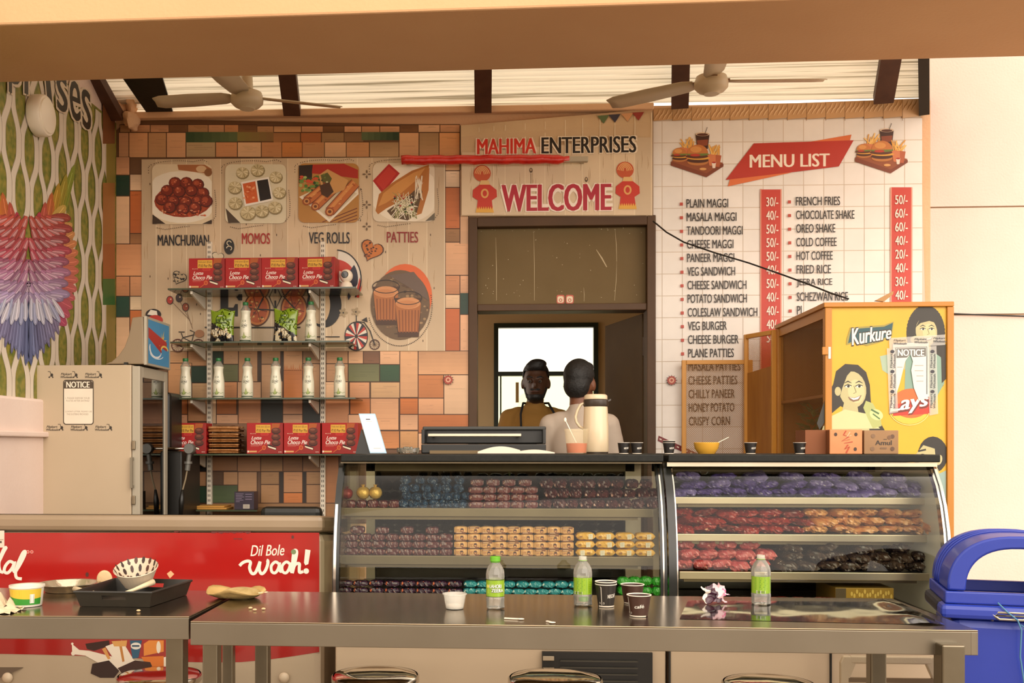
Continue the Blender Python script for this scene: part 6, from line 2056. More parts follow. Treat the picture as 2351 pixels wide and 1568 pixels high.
# left side: frame with mesh
for za, zb_ in ((kz - .06, kz - .02), (.08, .13)): MB().box(kx0, kx0 + .02, YC + .03, YC + ydeep - .03, za, zb_).obj('side_rail', om, t)
def mesh_panel(p00, p10, p11, p01, name, parent, pitch=.008, wd_=.0016):
    """expanded mesh: crossing wires between four corners"""
    p00, p10, p11, p01 = map(V, (p00, p10, p11, p01))
    nrm = (p10 - p00).cross(p01 - p00).normalized()
    L, H_ = (p10 - p00).length, (p01 - p00).length
    m = MB()
    ex, ez = (p10 - p00).normalized(), (p01 - p00).normalized()
    k = pitch * 1.2
    def wire(a, b):
        d = (b - a).normalized()
        s_ = d.cross(nrm) * wd_ / 2
        m.add([a - s_, b - s_, b + s_, a + s_], [(0, 1, 2, 3)])
    n = int((L + H_) / k)
    for i in range(1, n):
        c_ = i * k
        a, b = (min(c_, L), max(0, c_ - L)), (max(0, c_ - H_), min(c_, H_))
        wire(p00 + ex * a[0] + ez * a[1], p00 + ex * b[0] + ez * b[1])
        wire(p00 + ex * (L - a[0]) + ez * a[1], p00 + ex * (L - b[0]) + ez * b[1])
    o = m.obj(name, mat('mesh_wire', 'a87434', .5, .2), parent, fix=False)
    o['kind'] = 'stuff'
    return o
mesh_panel((kx0 + .008, YC + .03, .13), (kx0 + .008, YC + ydeep - .03, .13), (kx0 + .008, YC + ydeep - .03, kz - .06), (kx0 + .008, YC + .03, kz - .06), 'side_mesh', t, .011)
hz0, hz1 = U(1890, 810, YC).z, U(1890, 800, YC).z
MB().box(kx0 - .02, kx0 + .004, YC - .014, YC - .006, U(1890, 815, YC).z, U(1890, 797, YC).z).obj('hinge_plate', om, t, bevel=.002)
MB().box(kx0 + .006, kx0 + .016, YC - .009, YC - .006, U(1890, 824, YC).z, U(1890, 797, YC).z).obj('white_tape', white_pl, t)
# swung doors: upper leaf turned towards the wall, lower leaf parallel to it
def leaf_door(pa, pb, zlo, zhi, lab=None):
    pa, pb = V(pa), V(pb)
    d = (pb - pa).normalized()
    o = MB().bar(pa + V((0, 0, zlo)), pa + V((0, 0, zhi)), .022, .022).obj('door_stile', ym, t, bevel=.002)
    MB().bar(pb + V((0, 0, zlo)), pb + V((0, 0, zhi)), .022, .022).obj('door_stile', ym, t, bevel=.002)
    MB().bar(pa + d * .012 + V((0, 0, zhi - .011)), pb - d * .012 + V((0, 0, zhi - .011)), .022, .022).obj('door_rail', ym, t, bevel=.002)
    MB().bar(pa + d * .012 + V((0, 0, zlo + .011)), pb - d * .012 + V((0, 0, zlo + .011)), .022, .022).obj('door_rail', ym, t, bevel=.002)
    q0, q1 = pa + d * .011, pb - d * .011
    mesh_panel(q0 + V((0, 0, zlo + .02)), q1 + V((0, 0, zlo + .02)), q1 + V((0, 0, zhi - .02)), q0 + V((0, 0, zhi - .02)), 'door_mesh', t, .009)
u0, u1 = U(1783, 800, YC + ydeep), U(1713, 800, YC + ydeep + .22)
leaf_door((u0.x - .012, u0.y + .01, 0), (u1.x, u1.y, 0), .95, U(1783, 757, YC + ydeep).z)
MB().hexa([V((u0.x - .012, u0.y + .008, .1)), V((u1.x, u1.y - .002, .1)), V((u1.x, u1.y + .004, .1)), V((u0.x - .012, u0.y + .014, .1))], [V((u0.x - .012, u0.y + .008, U(1783, 838, YC + ydeep).z)), V((u1.x, u1.y - .002, U(1713, 858, u1.y).z)), V((u1.x, u1.y + .004, U(1713, 858, u1.y).z)), V((u0.x - .012, u0.y + .014, U(1783, 838, YC + ydeep).z))]).obj('door_lower_panel', mat('worn_ochre', '8a5418', .6, n=(7, 'a8702a', .3), stretch=(4, 4, .5)), t)
l0, l1 = U(1702, 900, 5.42), U(1570, 900, 5.42)
leaf_door((l1.x, 5.42, 0), (l0.x + .045, 5.42, 0), U(1640, 1062, 5.42).z, U(1640, 827, 5.42).z)
MB().bar((l1.x + .1, 5.43, .0), (l1.x + .1, 5.43, U(1640, 1062, 5.42).z), .02).bar((l0.x - .02, 5.43, 0), (l0.x - .02, 5.43, U(1640, 1062, 5.42).z), .02).obj('door_prop', om, t)
MB().tube([U(1772, 905, YC + ydeep + .02), U(1771, 925, YC + ydeep + .02), U(1778, 932, YC + ydeep + .02), U(1772, 990, YC + ydeep + .02)], .004, 6).obj('wire_hook', ym, t)
# wooden laths on the cabinet roof
for i, (x0, x1, y0, dy_) in enumerate(((1890, 2045, 688, .1), (1905, 2000, 686, .3))):
    p = U(x0, y0, YC + dy_); q2 = U(x1, y0, YC + dy_)
    o = MB().box(p.x, q2.x, YC + dy_, YC + dy_ + .09, kz + .0005, kz + .014).obj('wooden_lath', mat('lath_wood', 'b8853c', .6, n=(9, 'a06c2c', .2), stretch=(.2, 1, 1)), None, loc=(p.x, YC + dy_, kz), bevel=.002)
    tag(o, ('front', 'rear')[i] + ' wooden lath lying on the cabinet roof', 'lath', 'wooden laths')
o = MB().prism([U(2010, 690, YC + .12), U(2052, 668, YC + .12), U(2050, 676, YC + .12), U(2030, 692, YC + .12)], (0, .02, 0)).obj('card_scrap', mat('card_scrap', 'b08858', .7), None, loc=U(2015, 692, YC + .12))
tag(o, 'torn cardboard scrap standing on the cabinet roof', 'scrap')
# the poster
a = Art(wallmap(YC + .0035), step=2e-5, base=0)
a.rect(1909, 705, 2172, 1260, 'd3a522')
def hair_face(cx, cy, s, flip=1, smile=True, hair='2a241a', skin='b5ac7c', curly=False):
    f = lambda x, y: (cx + flip * x * s, cy + y * s)
    P = lambda pts: [f(*p) for p in pts]
    if curly:
        for k in range(40):
            t_ = k / 40 * 2 * pi
            a.ell(*f(4 + 40 * cos(t_), 8 + 62 * sin(t_)), 15 * s, 17 * s, hair, n=9, flat=True)
        a.ell(*f(4, 4), 42 * s, 58 * s, hair)
        for k in range(26): a.ell(*f(random.uniform(30, 52), random.uniform(20, 150)), 10 * s, 13 * s, hair, n=8, flat=True)
        a.up()
    else:
        a.poly(P([(-36, -8), (-30, -36), (-10, -52), (18, -50), (36, -34), (44, -6), (46, 30), (58, 60), (78, 96), (70, 122), (52, 110), (30, 70), (-20, 40), (-44, 60), (-66, 92), (-72, 78), (-56, 30), (-44, 8)]), hair)
    a.poly(P([(-12, 30), (16, 34), (20, 62), (40, 76), (46, 110), (-66, 110), (-58, 84), (-20, 66)]), skin)
    a.ell(*f(6, 4), 30 * s, 40 * s, skin, rot=-8 * flip)
    a.ell(*f(14, 8), 18 * s, 26 * s, 'c3bb8a', rot=-8 * flip)
    if not curly: a.poly(P([(-26, -4), (-18, -34), (8, -42), (-6, -26), (-16, 0), (-22, 22)]), hair)
    else: a.poly(P([(-24, -8), (-8, -40), (20, -40), (34, -20), (14, -26), (-10, -20)]), hair)
    for ex in (-4, 20):
        a.line(P([(ex - 8, -10), (ex, -14), (ex + 8, -10)]), [1 * s, 3 * s, 1 * s], '2a241a')
        a.ell(*f(ex, -3), 6.5 * s, 3 * s, 'e8e4cc', n=12)
        a.ell(*f(ex + 1, -3), 3 * s, 3 * s, '241e16', n=10)
        a.line(P([(ex - 8, -3), (ex, -7), (ex + 8, -4)]), 2 * s, '241e16')
    a.line(P([(9, -4), (14, 10), (8, 13)]), 1.6 * s, '7c7450')
    if smile:
        a.poly(P([(-4, 20), (10, 22), (26, 16), (20, 28), (8, 31), (0, 27)]), '7a5a44')
        a.poly(P([(-1, 21), (10, 23), (23, 18), (18, 25), (8, 27)]), 'efead8')
    else: a.line(P([(0, 24), (10, 26), (20, 22)]), 3 * s, '7a5a44')
    if not curly: a.ell(*f(-26, 8), 7 * s, 10 * s, skin, n=12)
# curly haired woman upper right
hair_face(2122, 758, .82, 1, True, curly=True)
a.poly([(2080, 800), (2120, 792), (2160, 820), (2168, 880), (2140, 930), (2076, 918)], '7d9c8c')
a.poly([(2160, 800), (2172, 790), (2172, 870), (2162, 880)], '2a241a')
a.poly([(2020, 818), (2045, 812), (2058, 840), (2044, 862), (2026, 850)], '9cb098')
a.ell(2104, 780, 14, 9, 'b5ac7c')
# smiling woman lower left
hair_face(1951, 890, 1.05, 1, True)
a.poly([(1909, 985), (1909, 955), (1940, 940), (1990, 950), (2020, 984)], 'cfc490')
a.poly([(1988, 920), (2004, 926), (2022, 960), (2024, 978), (2004, 984), (1992, 960), (1982, 936)], 'aab06c')
a.ell(2012, 952, 16, 12, 'c5cc8c', rot=25)
a.line([(2000, 940), (2018, 950)], 4, '4c6a3a')
a.line([(2004, 950), (2020, 962)], 3, '4c6a3a')
# man at the bottom right
a.ell(2142, 1044, 34, 42, '221d16')
a.poly([(2100, 1046), (2120, 1022), (2146, 1030), (2150, 1070), (2160, 1090), (2140, 1104), (2112, 1082), (2106, 1060), (2096, 1054)], 'b5ac7c')
a.ell(2156, 1056, 7, 12, 'bdb486', rot=15)
a.line([(2108, 1036), (2126, 1032)], 4, '221d16')
a.ell(2118, 1044, 5, 2.4, '2a241a', n=10)
a.line([(2100, 1062), (2110, 1062)], 3, '5a4a34')
for k in range(40): a.ell(2110 + random.uniform(0, 34), 1070 + random.uniform(0, 26), 2.4, 2, '4a4030', n=5, flat=True)
a.up()
a.poly([(2130, 1100), (2172, 1080), (2172, 1260), (2120, 1260)], '8fa8a0')
a.done('poster_people', t)
a = Art(wallmap(YC + .0015), step=2e-5, base=0)
a.poly([(1944, 778), (1952, 752), (2000, 748), (2030, 746), (2052, 738), (2048, 770), (2020, 786), (1990, 794), (1964, 786), (1943, 792)], '93883c')
a.poly([(1947, 788), (1954, 756), (2000, 752), (2030, 750), (2050, 741), (2046, 768), (2018, 782), (1988, 790), (1964, 782)], '1f4a50')
a.text('Kurkure', 1952, 749, 2048, 791, '2a2018', .06, .15, quad=[(1951, 752), (2048, 745), (2047, 780), (1955, 796)])
a.text('Kurkure', 1952, 749, 2048, 791, 'ece4d4', .035, .15, quad=[(1953, 754), (2047, 748), (2046, 777), (1956, 793)])
a.done('poster_lettering', t)
a = Art(wallmap(YC + .0015), step=2e-5, base=0)
a.ell(2088, 934, 46, 40, 'e2b63c')
a.ell(2092, 926, 44, 34, 'c86428', n=24)
a.poly([(2050, 930), (2136, 910), (2136, 950), (2050, 955)], 'b8301c')
a.line(arc(2088, 934, 48, 42, 20, 160, 12), 2, 'e8cc70')
a.text('Lays', 2042, 905, 2136, 955, '6a2418', .06, .2, quad=[(2040, 912), (2134, 902), (2134, 944), (2042, 962)])
a.text('Lays', 2042, 905, 2136, 955, 'efe8da', .04, .2, quad=[(2042, 910), (2132, 902), (2132, 940), (2044, 958)])
a.done('poster_lettering', t)
# torn notice taped over it
a = Art(wallmap(YC - .001), step=2e-5, base=0)
a.poly([(2050, 788), (2132, 786), (2134, 910), (2110, 920), (2098, 890), (2092, 850), (2096, 830), (2090, 812), (2078, 830), (2066, 880), (2058, 905), (2050, 900)], 'd8d4cc')
a.line([(2056, 798), (2128, 796), (2128, 905)], 2, '3a3630')
a.line([(2056, 798), (2056, 904)], 2, '3a3630')
a.poly([(2058, 800), (2126, 798), (2126, 818), (2096, 820), (2090, 812), (2082, 821), (2058, 822)], '6a6660')
a.text('NOTICE', 2061, 802, 2122, 817, 'e8e4da', .03)
for k in range(4): a.rect(2100 if k < 2 else 2104, 838 + k * 12, 2120, 840 + k * 12, 'a8a49a')
a.rect(2060, 842, 2072, 844, 'a8a49a')
a.done('torn_notice', t)
tm = mat('clear_tape', 'd8d4cc', .2, alpha=.45)
tp_ = MB()
for q4 in ([(2041, 776), (2170, 768), (2170, 792), (2042, 800)], [(2036, 800), (2056, 798), (2062, 946), (2042, 950)], [(2128, 796), (2150, 794), (2154, 950), (2134, 954)]):
    tp_.add([U(x, y, YC - .002) for x, y in q4], [(0, 1, 2, 3)])
tp_.obj('tape_strips', tm, t, fix=False)
for x, y in ((2052, 779), (2100, 776), (2143, 774)):
    a = Art(wallmap(YC - .003), step=1e-5, base=0)
    a.text('Flipkart', x, y, x + 28, y + 6, '2c2a34', .02, .2)
    a.text('Wholesale', x, y + 7, x + 30, y + 12, '2c2a34', .02, .2)
    a.done('tape_print', t)
for x in (2042, 2134):
    for y in (812, 858, 904):
        a = Art(wallmap(YC - .003), step=1e-5, base=0)
        a.text('Flipkart', 0, 0, 1, 1, '2c2a34', .02, quad=[(x + 2, y + 32), (x + 2, y), (x + 8, y), (x + 8, y + 32)])
        a.text('Wholesale', 0, 0, 1, 1, '2c2a34', .02, quad=[(x + 9, y + 34), (x + 9, y), (x + 14, y), (x + 14, y + 34)])
        a.ell(x + 7, y - 5, 5, 4, '2c2a34', n=8)
        a.done('tape_print', t)
# potted plant inside the cabinet behind the side mesh
p = U(1832, 1010, YC + .4)
t = thing('potted_plant', 'leafy green plant in a wicker pot behind the cabinet mesh', 'plant', (kx0 + .08, YC + .5, 1.032))
MB().lathe([(.045, 0), (.055, .04), (.06, .2), (.056, .205), (.048, .19), (.001, .18)], (kx0 + .08, YC + .5, 1.0325), 16).obj('wicker_pot', mat('wicker', '6a5430', .8, bump=.8, bs=120, n=(60, '4a3a20', .2)), t, smooth=40)
lf = mat('leaf_green', '4a6e2c', .5, n=(12, '5a7a34', .3))
for k in range(56):
    an, el = random.uniform(0, 2 * pi), random.uniform(-.2, 1.3)
    c_ = V((kx0 + .085, YC + .5, 1.29)) + V((cos(an) * cos(el) * .06, sin(an) * cos(el) * .1, sin(el) * .14)) * random.uniform(.6, 1.1)
    d = V((cos(an), sin(an), random.uniform(-.3, .8))).normalized() * .03
    s_ = d.cross(V((random.uniform(-.5, .5), random.uniform(-.5, .5), 1))).normalized() * .014
    u_ = d.cross(s_).normalized() * .004
    MB().add([c_ - d, c_ - d * .2 + s_, c_ + d, c_ - d * .2 - s_, c_ + u_], [(0, 1, 4), (1, 2, 4), (2, 3, 4), (3, 0, 4)]).obj('leaf', lf, t, fix=False)
# cables
cm_ = mat('black_cable', '14110e', .5)
pts = [(1500, 508), (1530, 533), (1570, 556), (1640, 580), (1720, 604), (1800, 632), (1860, 654), (1910, 674), (1948, 686)]
t = MB().tube([U(x, y, 5.42 - .1 * i) for i, (x, y) in enumerate(pts)], .004, 6).obj('cable', cm_, None, loc=U(1500, 508, 5.45), smooth=True)
tag(t, 'thin black cable drooping from the door frame across the menu', 'cable')
t = MB().tube([U(x, y, YW - .012) for x, y in ((2150, 718), (2185, 720), (2230, 722), (2290, 724), (2420, 728))], .004, 6).obj('cable', cm_, None, loc=U(2185, 720, YW - .01), smooth=True)
tag(t, 'black cable running along the plaster right of the cabinet', 'cable')
# tube light wrapped in red plastic
a_, b_ = U(922, 368, YW - .085), U(1350, 366, YW - .085)
t = thing('tube_light', 'tube light fitting wrapped in red plastic across the two banners', 'lamp', a_)
MB().bar(a_, b_, .03, .028).obj('batten', mat('batten_grey', 'b0a48c', .5), t, bevel=.004)
c0 = a_ + (b_ - a_) * .9
pts = [a_ + (c0 - a_) * (k / 30) for k in range(31)]
MB().tube([p + V((0, -.004, .002 * sin(i * 1.3))) for i, p in enumerate(pts)], [.024 + .0012 * sin(i * 2.1) if i < 29 else .016 for i in range(31)], 12).obj('red_wrap', mat('red_plastic_wrap', 'b8160f', .25, n=(18, 'd02a1c', .2), bump=.5, bs=30, coat=.4), t, smooth=True)
for k in (.03, .5, .97): MB().bar(a_ + (b_ - a_) * k + V((0, .014, 0)), a_ + (b_ - a_) * k + V((0, .06, 0)), .02).obj('mount_clip', mat('batten_grey', 'b0a48c'), t)
# ================================================================ people
def blob(shapes, name, m, parent, vox=.011, smooth=6):
    """joins rounded solids into one continuous skin"""
    bm = bmesh.new()
    for s in shapes:
        if s[0] == 'e':      # ellipsoid centre, radii, optional rotation
            _, c, r = s[:3]
            M = Matrix.Translation(V(c)) @ (s[3] if len(s) > 3 else Matrix()) @ Matrix.Diagonal((r[0], r[1], r[2], 1))
            bmesh.ops.create_icosphere(bm, subdivisions=3, radius=1, matrix=M)
        else:                # tapered limb
            _, p0, p1, r0, r1 = s
            p0, p1 = V(p0), V(p1)
            n = max(3, int((p1 - p0).length / (min(r0, r1) * .6)))
            for i in range(n + 1):
                t_ = i / n
                bmesh.ops.create_icosphere(bm, subdivisions=2, radius=r0 + (r1 - r0) * t_, matrix=Matrix.Translation(p0.lerp(p1, t_)))
    me = bpy.data.meshes.new(name)
    bm.to_mesh(me)
    bm.free()
    o = bpy.data.objects.new(name, me)
    COL.objects.link(o)
    r = o.modifiers.new('r', 'REMESH')
    r.mode, r.voxel_size, r.use_smooth_shade = 'VOXEL', vox, True
    s_ = o.modifiers.new('s', 'SMOOTH')
    s_.iterations, s_.factor = smooth, .5
    dg = bpy.context.evaluated_depsgraph_get()
    me2 = bpy.data.meshes.new_from_object(o.evaluated_get(dg))
    bpy.data.objects.remove(o)
    bpy.data.meshes.remove(me)
    me2.name = name
    off = wloc(parent)
    me2.transform(Matrix.Translation(-off))
    me2.materials.clear()
    me2.materials.append(m)
    o = bpy.data.objects.new(name, me2)
    COL.objects.link(o)
    o.parent = parent
    return o
def person(base, yaw, H_, lab, skin, shirt_m, trouser_m, hair_m, arms, head_yaw=0.0, lean=0.0, beard=None, apron=None, extra_hair=1.0, sleeve=.5):
    t = thing('person', lab, 'person', base)
    Rz = Matrix.Rotation(yaw, 4, 'Z')
    k = H_ / 1.70
    B = V(base)
    def W_(x, y, z):     # x right of the body, y backwards (face looks to -y), z up
        return B + Rz @ V((x * k, y * k, z * k))
    Hc = W_(0, -.015 + lean, 1.592)
    Rh = Matrix.Rotation(yaw + head_yaw, 4, 'Z')
    def Hd(x, y, z): return Hc + Rh @ V((x * k, y * k, z * k))
    rot = Rz
    body = [('e', Hd(0, .012, .015), (.074 * k, .092 * k, .1 * k), Rh), ('e', Hd(0, -.022, -.045), (.058 * k, .07 * k, .075 * k), Rh), ('e', Hd(0, -.04, -.085), (.04 * k, .045 * k, .032 * k), Rh),
            ('e', Hd(0, -.096, -.022), (.013 * k, .018 * k, .024 * k), Rh), ('l', Hd(0, -.088, .012), Hd(0, -.1, -.028), .009 * k, .012 * k),
            ('e', Hd(0, -.088, -.062), (.024 * k, .011 * k, .008 * k), Rh), ('l', Hd(-.045, -.076, .022), Hd(.045, -.076, .022), .012 * k, .012 * k)]
    for sx in (-1, 1): body += [('e', Hd(sx * .078, .012, -.012), (.011 * k, .02 * k, .032 * k), Rh)]
    body += [('l', W_(0, .02 + lean, 1.42), Hd(0, .02, -.04), .056 * k, .052 * k),
             ('e', W_(0, .01 + lean * .8, 1.27), (.145 * k, .105 * k, .17 * k), rot), ('e', W_(0, .0, 1.05), (.145 * k, .1 * k, .17 * k), rot), ('e', W_(0, .01, .92), (.16 * k, .115 * k, .12 * k), rot)]
    tops = [('e', W_(0, .012 + lean * .8, 1.27), (.155 * k, .118 * k, .175 * k), rot), ('e', W_(0, 0, 1.05), (.15 * k, .115 * k, .18 * k), rot), ('e', W_(0, .01, .93), (.155 * k, .125 * k, .11 * k), rot), ('l', W_(-.1, .02 + lean, 1.395), W_(.1, .02 + lean, 1.395), .058 * k, .058 * k), ('l', W_(0, .022 + lean, 1.4), W_(0, .018 + lean, 1.45), .07 * k, .062 * k)]
    for sx, (el, wr) in zip((-1, 1), arms):
        s0 = W_(sx * .15, .02 + lean, 1.375)
        e0, w0 = W_(*el), W_(*wr)
        body += [('l', s0, e0, .048 * k, .038 * k), ('l', e0, w0, .038 * k, .026 * k)]
        d = (w0 - e0).normalized()
        side = d.cross(V((0, 0, 1))).normalized()
        up_ = side.cross(d).normalized()
        pm_ = w0 + d * .045 * k
        body += [('e', pm_, (.034 * k, .034 * k, .022 * k), Matrix.Identity(4))]
        for f, (ln, of) in enumerate(((.066, -.027), (.076, -.009), (.071, .009), (.056, .026))):
            a0 = pm_ + side * of * k + d * .02 * k
            a1 = a0 + d * ln * .5 * k - up_ * .006
            body += [('l', a0, a1, .0095 * k, .0085 * k), ('l', a1, a1 + (d - up_ * .7).normalized() * ln * .5 * k, .0085 * k, .007 * k)]
        th0 = w0 + side * sx * -.026 * k + d * .012 * k
        body += [('l', th0, th0 + (d * .8 - side * sx * .7).normalized() * .055 * k, .0105 * k, .008 * k)]
        m0 = s0.lerp(e0, min(1, sleeve * 1.4))
        tops += [('l', s0, m0, .064 * k, .056 * k)]
    legs = []
    for sx in (-1, 1):
        h0, k0, a0 = W_(sx * .088, .01, .9), W_(sx * .095, -.005, .5), W_(sx * .1, .02, .09)
        body += [('l', h0, k0, .078 * k, .055 * k), ('l', k0, a0, .053 * k, .036 * k), ('l', a0 - V((0, 0, .05 * k)), W_(sx * .11, -.14, .034), .036 * k, .03 * k)]
        legs += [('l', h0, k0, .092 * k, .07 * k), ('l', k0, a0, .068 * k, .052 * k)]
    blob(body, 'body', skin, t, .0085, 4)
    blob(tops, 'shirt', shirt_m, t, .012, 6)
    blob(legs + [('e', W_(0, .01, .93), (.166 * k, .122 * k, .1 * k), rot)], 'trousers', trouser_m, t, .014, 5)
    hs = [('e', Hd(0, .024, .04), (.081 * k, .094 * k, .092 * k), Rh), ('e', Hd(0, .06, -.01), (.07 * k, .058 * k, .075 * k), Rh), ('e', Hd(.0, -.045, .088), (.058 * k, .045 * k, .034 * k), Rh)]
    if extra_hair > 1: hs += [('e', Hd(.012, -.03, .105), (.055 * k, .06 * k, .03 * k), Rh)]
    h = blob(hs, 'hair', hair_m, t, .007, 3)
    # cut the hair back from the face
    bm = bmesh.new(); bm.from_mesh(h.data)
    off = wloc(t)
    inv = Rh.inverted()
    dele = []
    for v in bm.verts:
        q = inv @ (v.co + off - Hc) / k
        if q.y < -.02 and q.z < .062 + .25 * (q.y + .02) * 0 or (q.y < .02 and q.z < .03) or q.z < -.075: dele.append(v)
    bmesh.ops.delete(bm, geom=dele, context='VERTS')
    bm.to_mesh(h.data); bm.free()
    eyew, eyed, brow = mat('eye_white', '5e5248', .4), mat('eye_dark', '120c08', .2), mat('dark_hair', '0e0b08', .6)
    for sx in (-1, 1):
        MB().ball(Hd(sx * .03, -.079, .0), .0105 * k, 10, 8).obj('eye', eyew, t, smooth=True)
        MB().ball(Hd(sx * .03, -.0875, .0), .0055 * k, 8, 6).obj('iris', eyed, t, smooth=True)
        MB().tube([Hd(sx * .013, -.094, .022), Hd(sx * .032, -.092, .028), Hd(sx * .05, -.08, .021)], [.003 * k, .0045 * k, .002 * k], 6).obj('eyebrow', brow, t, smooth=True)
    MB().tube([Hd(-.026, -.091, -.062), Hd(0, -.1, -.06), Hd(.026, -.091, -.062)], [.002, .0035, .002], 6).obj('mouth', mat('lip_brown', '4a241a', .5), t, smooth=True)
    if beard: 
        blob([('e', Hd(0, -.035, -.088), (.05 * k, .056 * k, .034 * k), Rh), ('e', Hd(0, -.086, -.048), (.034 * k, .014 * k, .009 * k), Rh), ('l', Hd(-.06, -.01, -.04), Hd(-.042, -.05, -.09), .012 * k, .014 * k), ('l', Hd(.06, -.01, -.04), Hd(.042, -.05, -.09), .012 * k, .014 * k)], 'beard', beard, t, .006, 3)
    if apron:
        g = []
        for j in range(13):
            z = 1.3 - j * .055
            hw = .105 if j < 3 else min(.17, .105 + (j - 2) * .022)
            g.append([W_(hw * (i / 8 * 2 - 1), -.135 - .012 * cos((i / 8 * 2 - 1) * 1.5) + .03 * abs(i / 8 * 2 - 1) ** 2 + lean * .5, z) for i in range(9)])
        ap = MB().sheet(g).obj('apron', apron, t, smooth=True, solid=.004)
        for sx in (-1, 1):
            MB().tube([W_(sx * .1, -.128, 1.295), W_(sx * .1, -.1, 1.4), W_(sx * .075, -.02, 1.468), W_(sx * .05, .06, 1.47)], .007, 6).obj('strap', apron, ap, smooth=True)
    return t
hairm = mat('dark_hair', '0e0b08', .6, bump=.5, bs=60)
p1 = U(1322, 1000, 5.2)
H1 = U(1322, 837, 5.2).z
person(V((p1.x + .02, 5.2, 0)), pi - .25, H1 / .995, 'man seen from behind in a light grey t-shirt by the doorway', mat('brown_skin', '7a4a30', .5, n=(8, '6c4028', .3)), mat('light_grey_shirt', 'b7a898', .85, n=(3, 'aa9a8a', .3), bump=.25, bs=12), mat('dark_trousers', '2a2622', .8),
       hairm, [((-.21, -.03, 1.12), (-.17, -.27, 1.08)), ((.21, -.03, 1.12), (.17, -.27, 1.08))], head_yaw=-.15, lean=.0)
p2 = U(1229, 1000, 6.15)
H2 = U(1229, 837, 6.15).z
person(V((p2.x, 6.15, 0)), .12, H2 / .998, 'bearded man in a mustard shirt and black apron facing out of the doorway', mat('dark_skin', '4a2e1c', .5, n=(8, '3e2616', .3)), mat('mustard_shirt', '8a6428', .85, bump=.2, bs=14), mat('dark_trousers', '2a2622'),
       hairm, [((-.22, .0, 1.12), (-.15, -.24, 1.1)), ((.22, .0, 1.12), (.15, -.24, 1.1))], head_yaw=-.2, beard=hairm, apron=mat('black_apron', '0f0f10', .8), extra_hair=2)
# ================================================================ steel tables
ZTB = .76
tabm = mat('table_steel', 'a3947c', .2, 1, n=(3, '8c7c66', .3), bump=.02, bs=6)
apm = mat('apron_steel', '867e70', .34, 1, n=(4, '7a7264', .3))
legm = mat('leg_steel', '807868', .3, 1, n=(6, '6e6656', .3))
def tabl(q, ah, lab, legs):
    q = [UZ(x, y, ZTB) for x, y in q]     # front left, front right, rear right, rear left
    c = sum(q, V()) / 4
    t = thing('steel_table', lab, 'table', (c.x, c.y, 0), 'steel tables')
    dn = V((0, 0, -.004))
    MB().hexa([p + dn for p in q], q).obj('table_top', tabm, t, bevel=.0015)
    for i in range(4):
        a, b = q[i], q[(i + 1) % 4]
        n = (b - a).cross(V((0, 0, 1))).normalized() * -.018
        e = (b - a).normalized() * .0002
        MB().hexa([a + e - V((0, 0, ah)), b - e - V((0, 0, ah)), b - e + n - V((0, 0, ah)), a + e + n - V((0, 0, ah))], [a + e + dn * 1.05, b - e + dn * 1.05, b - e + n + dn * 1.05, a + e + n + dn * 1.05]).obj('apron', apm, t, bevel=.0015)
    for px, Y, w_ in legs:
        x = U(px, 1540, Y).x
        MB().box(x - w_ / 2, x + w_ / 2, Y, Y + w_, .012, ZTB - .03).box(x - w_ / 2 - .004, x + w_ / 2 + .004, Y - .004, Y + w_ + .004, 0, .012).obj('leg', legm, t, bevel=.004)
    return t, q
qf0, qf1 = UZ(437, 1426, ZTB), UZ(2246, 1447, ZTB)
tR, qR = tabl([(437, 1426), (2246, 1447), (2048, 1374), (562, 1357)], .062, 'long steel table in front of the display cases with bottles on it', [(482, 2.74, .042), (600, 3.04, .04), (2190, 2.58, .055), (2018, 2.86, .042)])
tL, qL = tabl([(-420, 1412), (434, 1415), (553, 1357), (-240, 1346)], .062, 'steel table on the left holding the black tray', [(400, 2.84, .05), (522, 3.17, .034), (-300, 2.95, .05), (-200, 3.2, .04)])
# chrome topped stools below
for i, (px, wpx, py, Y) in enumerate(((366, 192, 1534, 3.3), (862, 200, 1534, 3.08), (1275, 214, 1541, 2.98), (1765, 205, 1553, 2.98))):
    r = wpx / 2 * Y / F
    p = U(px, py + 14, Y)
    zz = p.z
    t = thing('round_stool', ('chrome topped stool under the left steel table', 'chrome topped stool under the long table, nearest its left end', 'chrome topped stool under the middle of the long table', 'chrome topped stool under the long table, nearest its right end')[i], 'stool', (p.x, Y, 0), 'round stools')
    MB().lathe([(r * .96, -.03), (r, -.022), (r, -.008), (r * .94, .001), (r * .6, .008), (.001, .01)], (p.x, Y, zz), 40).obj('seat', mat('polished_chrome', 'cfc2ac', .08, 1, bump=.03, bs=8), t, smooth=50)
    MB().lathe([(r * .98, 0), (r * 1.012, -.004), (r * 1.012, -.02), (r * .98, -.024)], (p.x, Y, zz), 40, cap=False).obj('seat_rim', chrome, t, smooth=60)
    for k in range(4):
        an = pi / 4 + k * pi / 2
        MB().tube([(p.x + r * .7 * cos(an), Y + r * .7 * sin(an), zz - .028), (p.x + r * 1.05 * cos(an), Y + r * 1.05 * sin(an), 0)], .011, 10).obj('leg', legm, t, smooth=True)
    MB().tube([(p.x + r * .92 * cos(2 * pi * k / 24), Y + r * .92 * sin(2 * pi * k / 24), .2) for k in range(24)], .006, 8, closed=True).obj('foot_ring', legm, t, smooth=True)
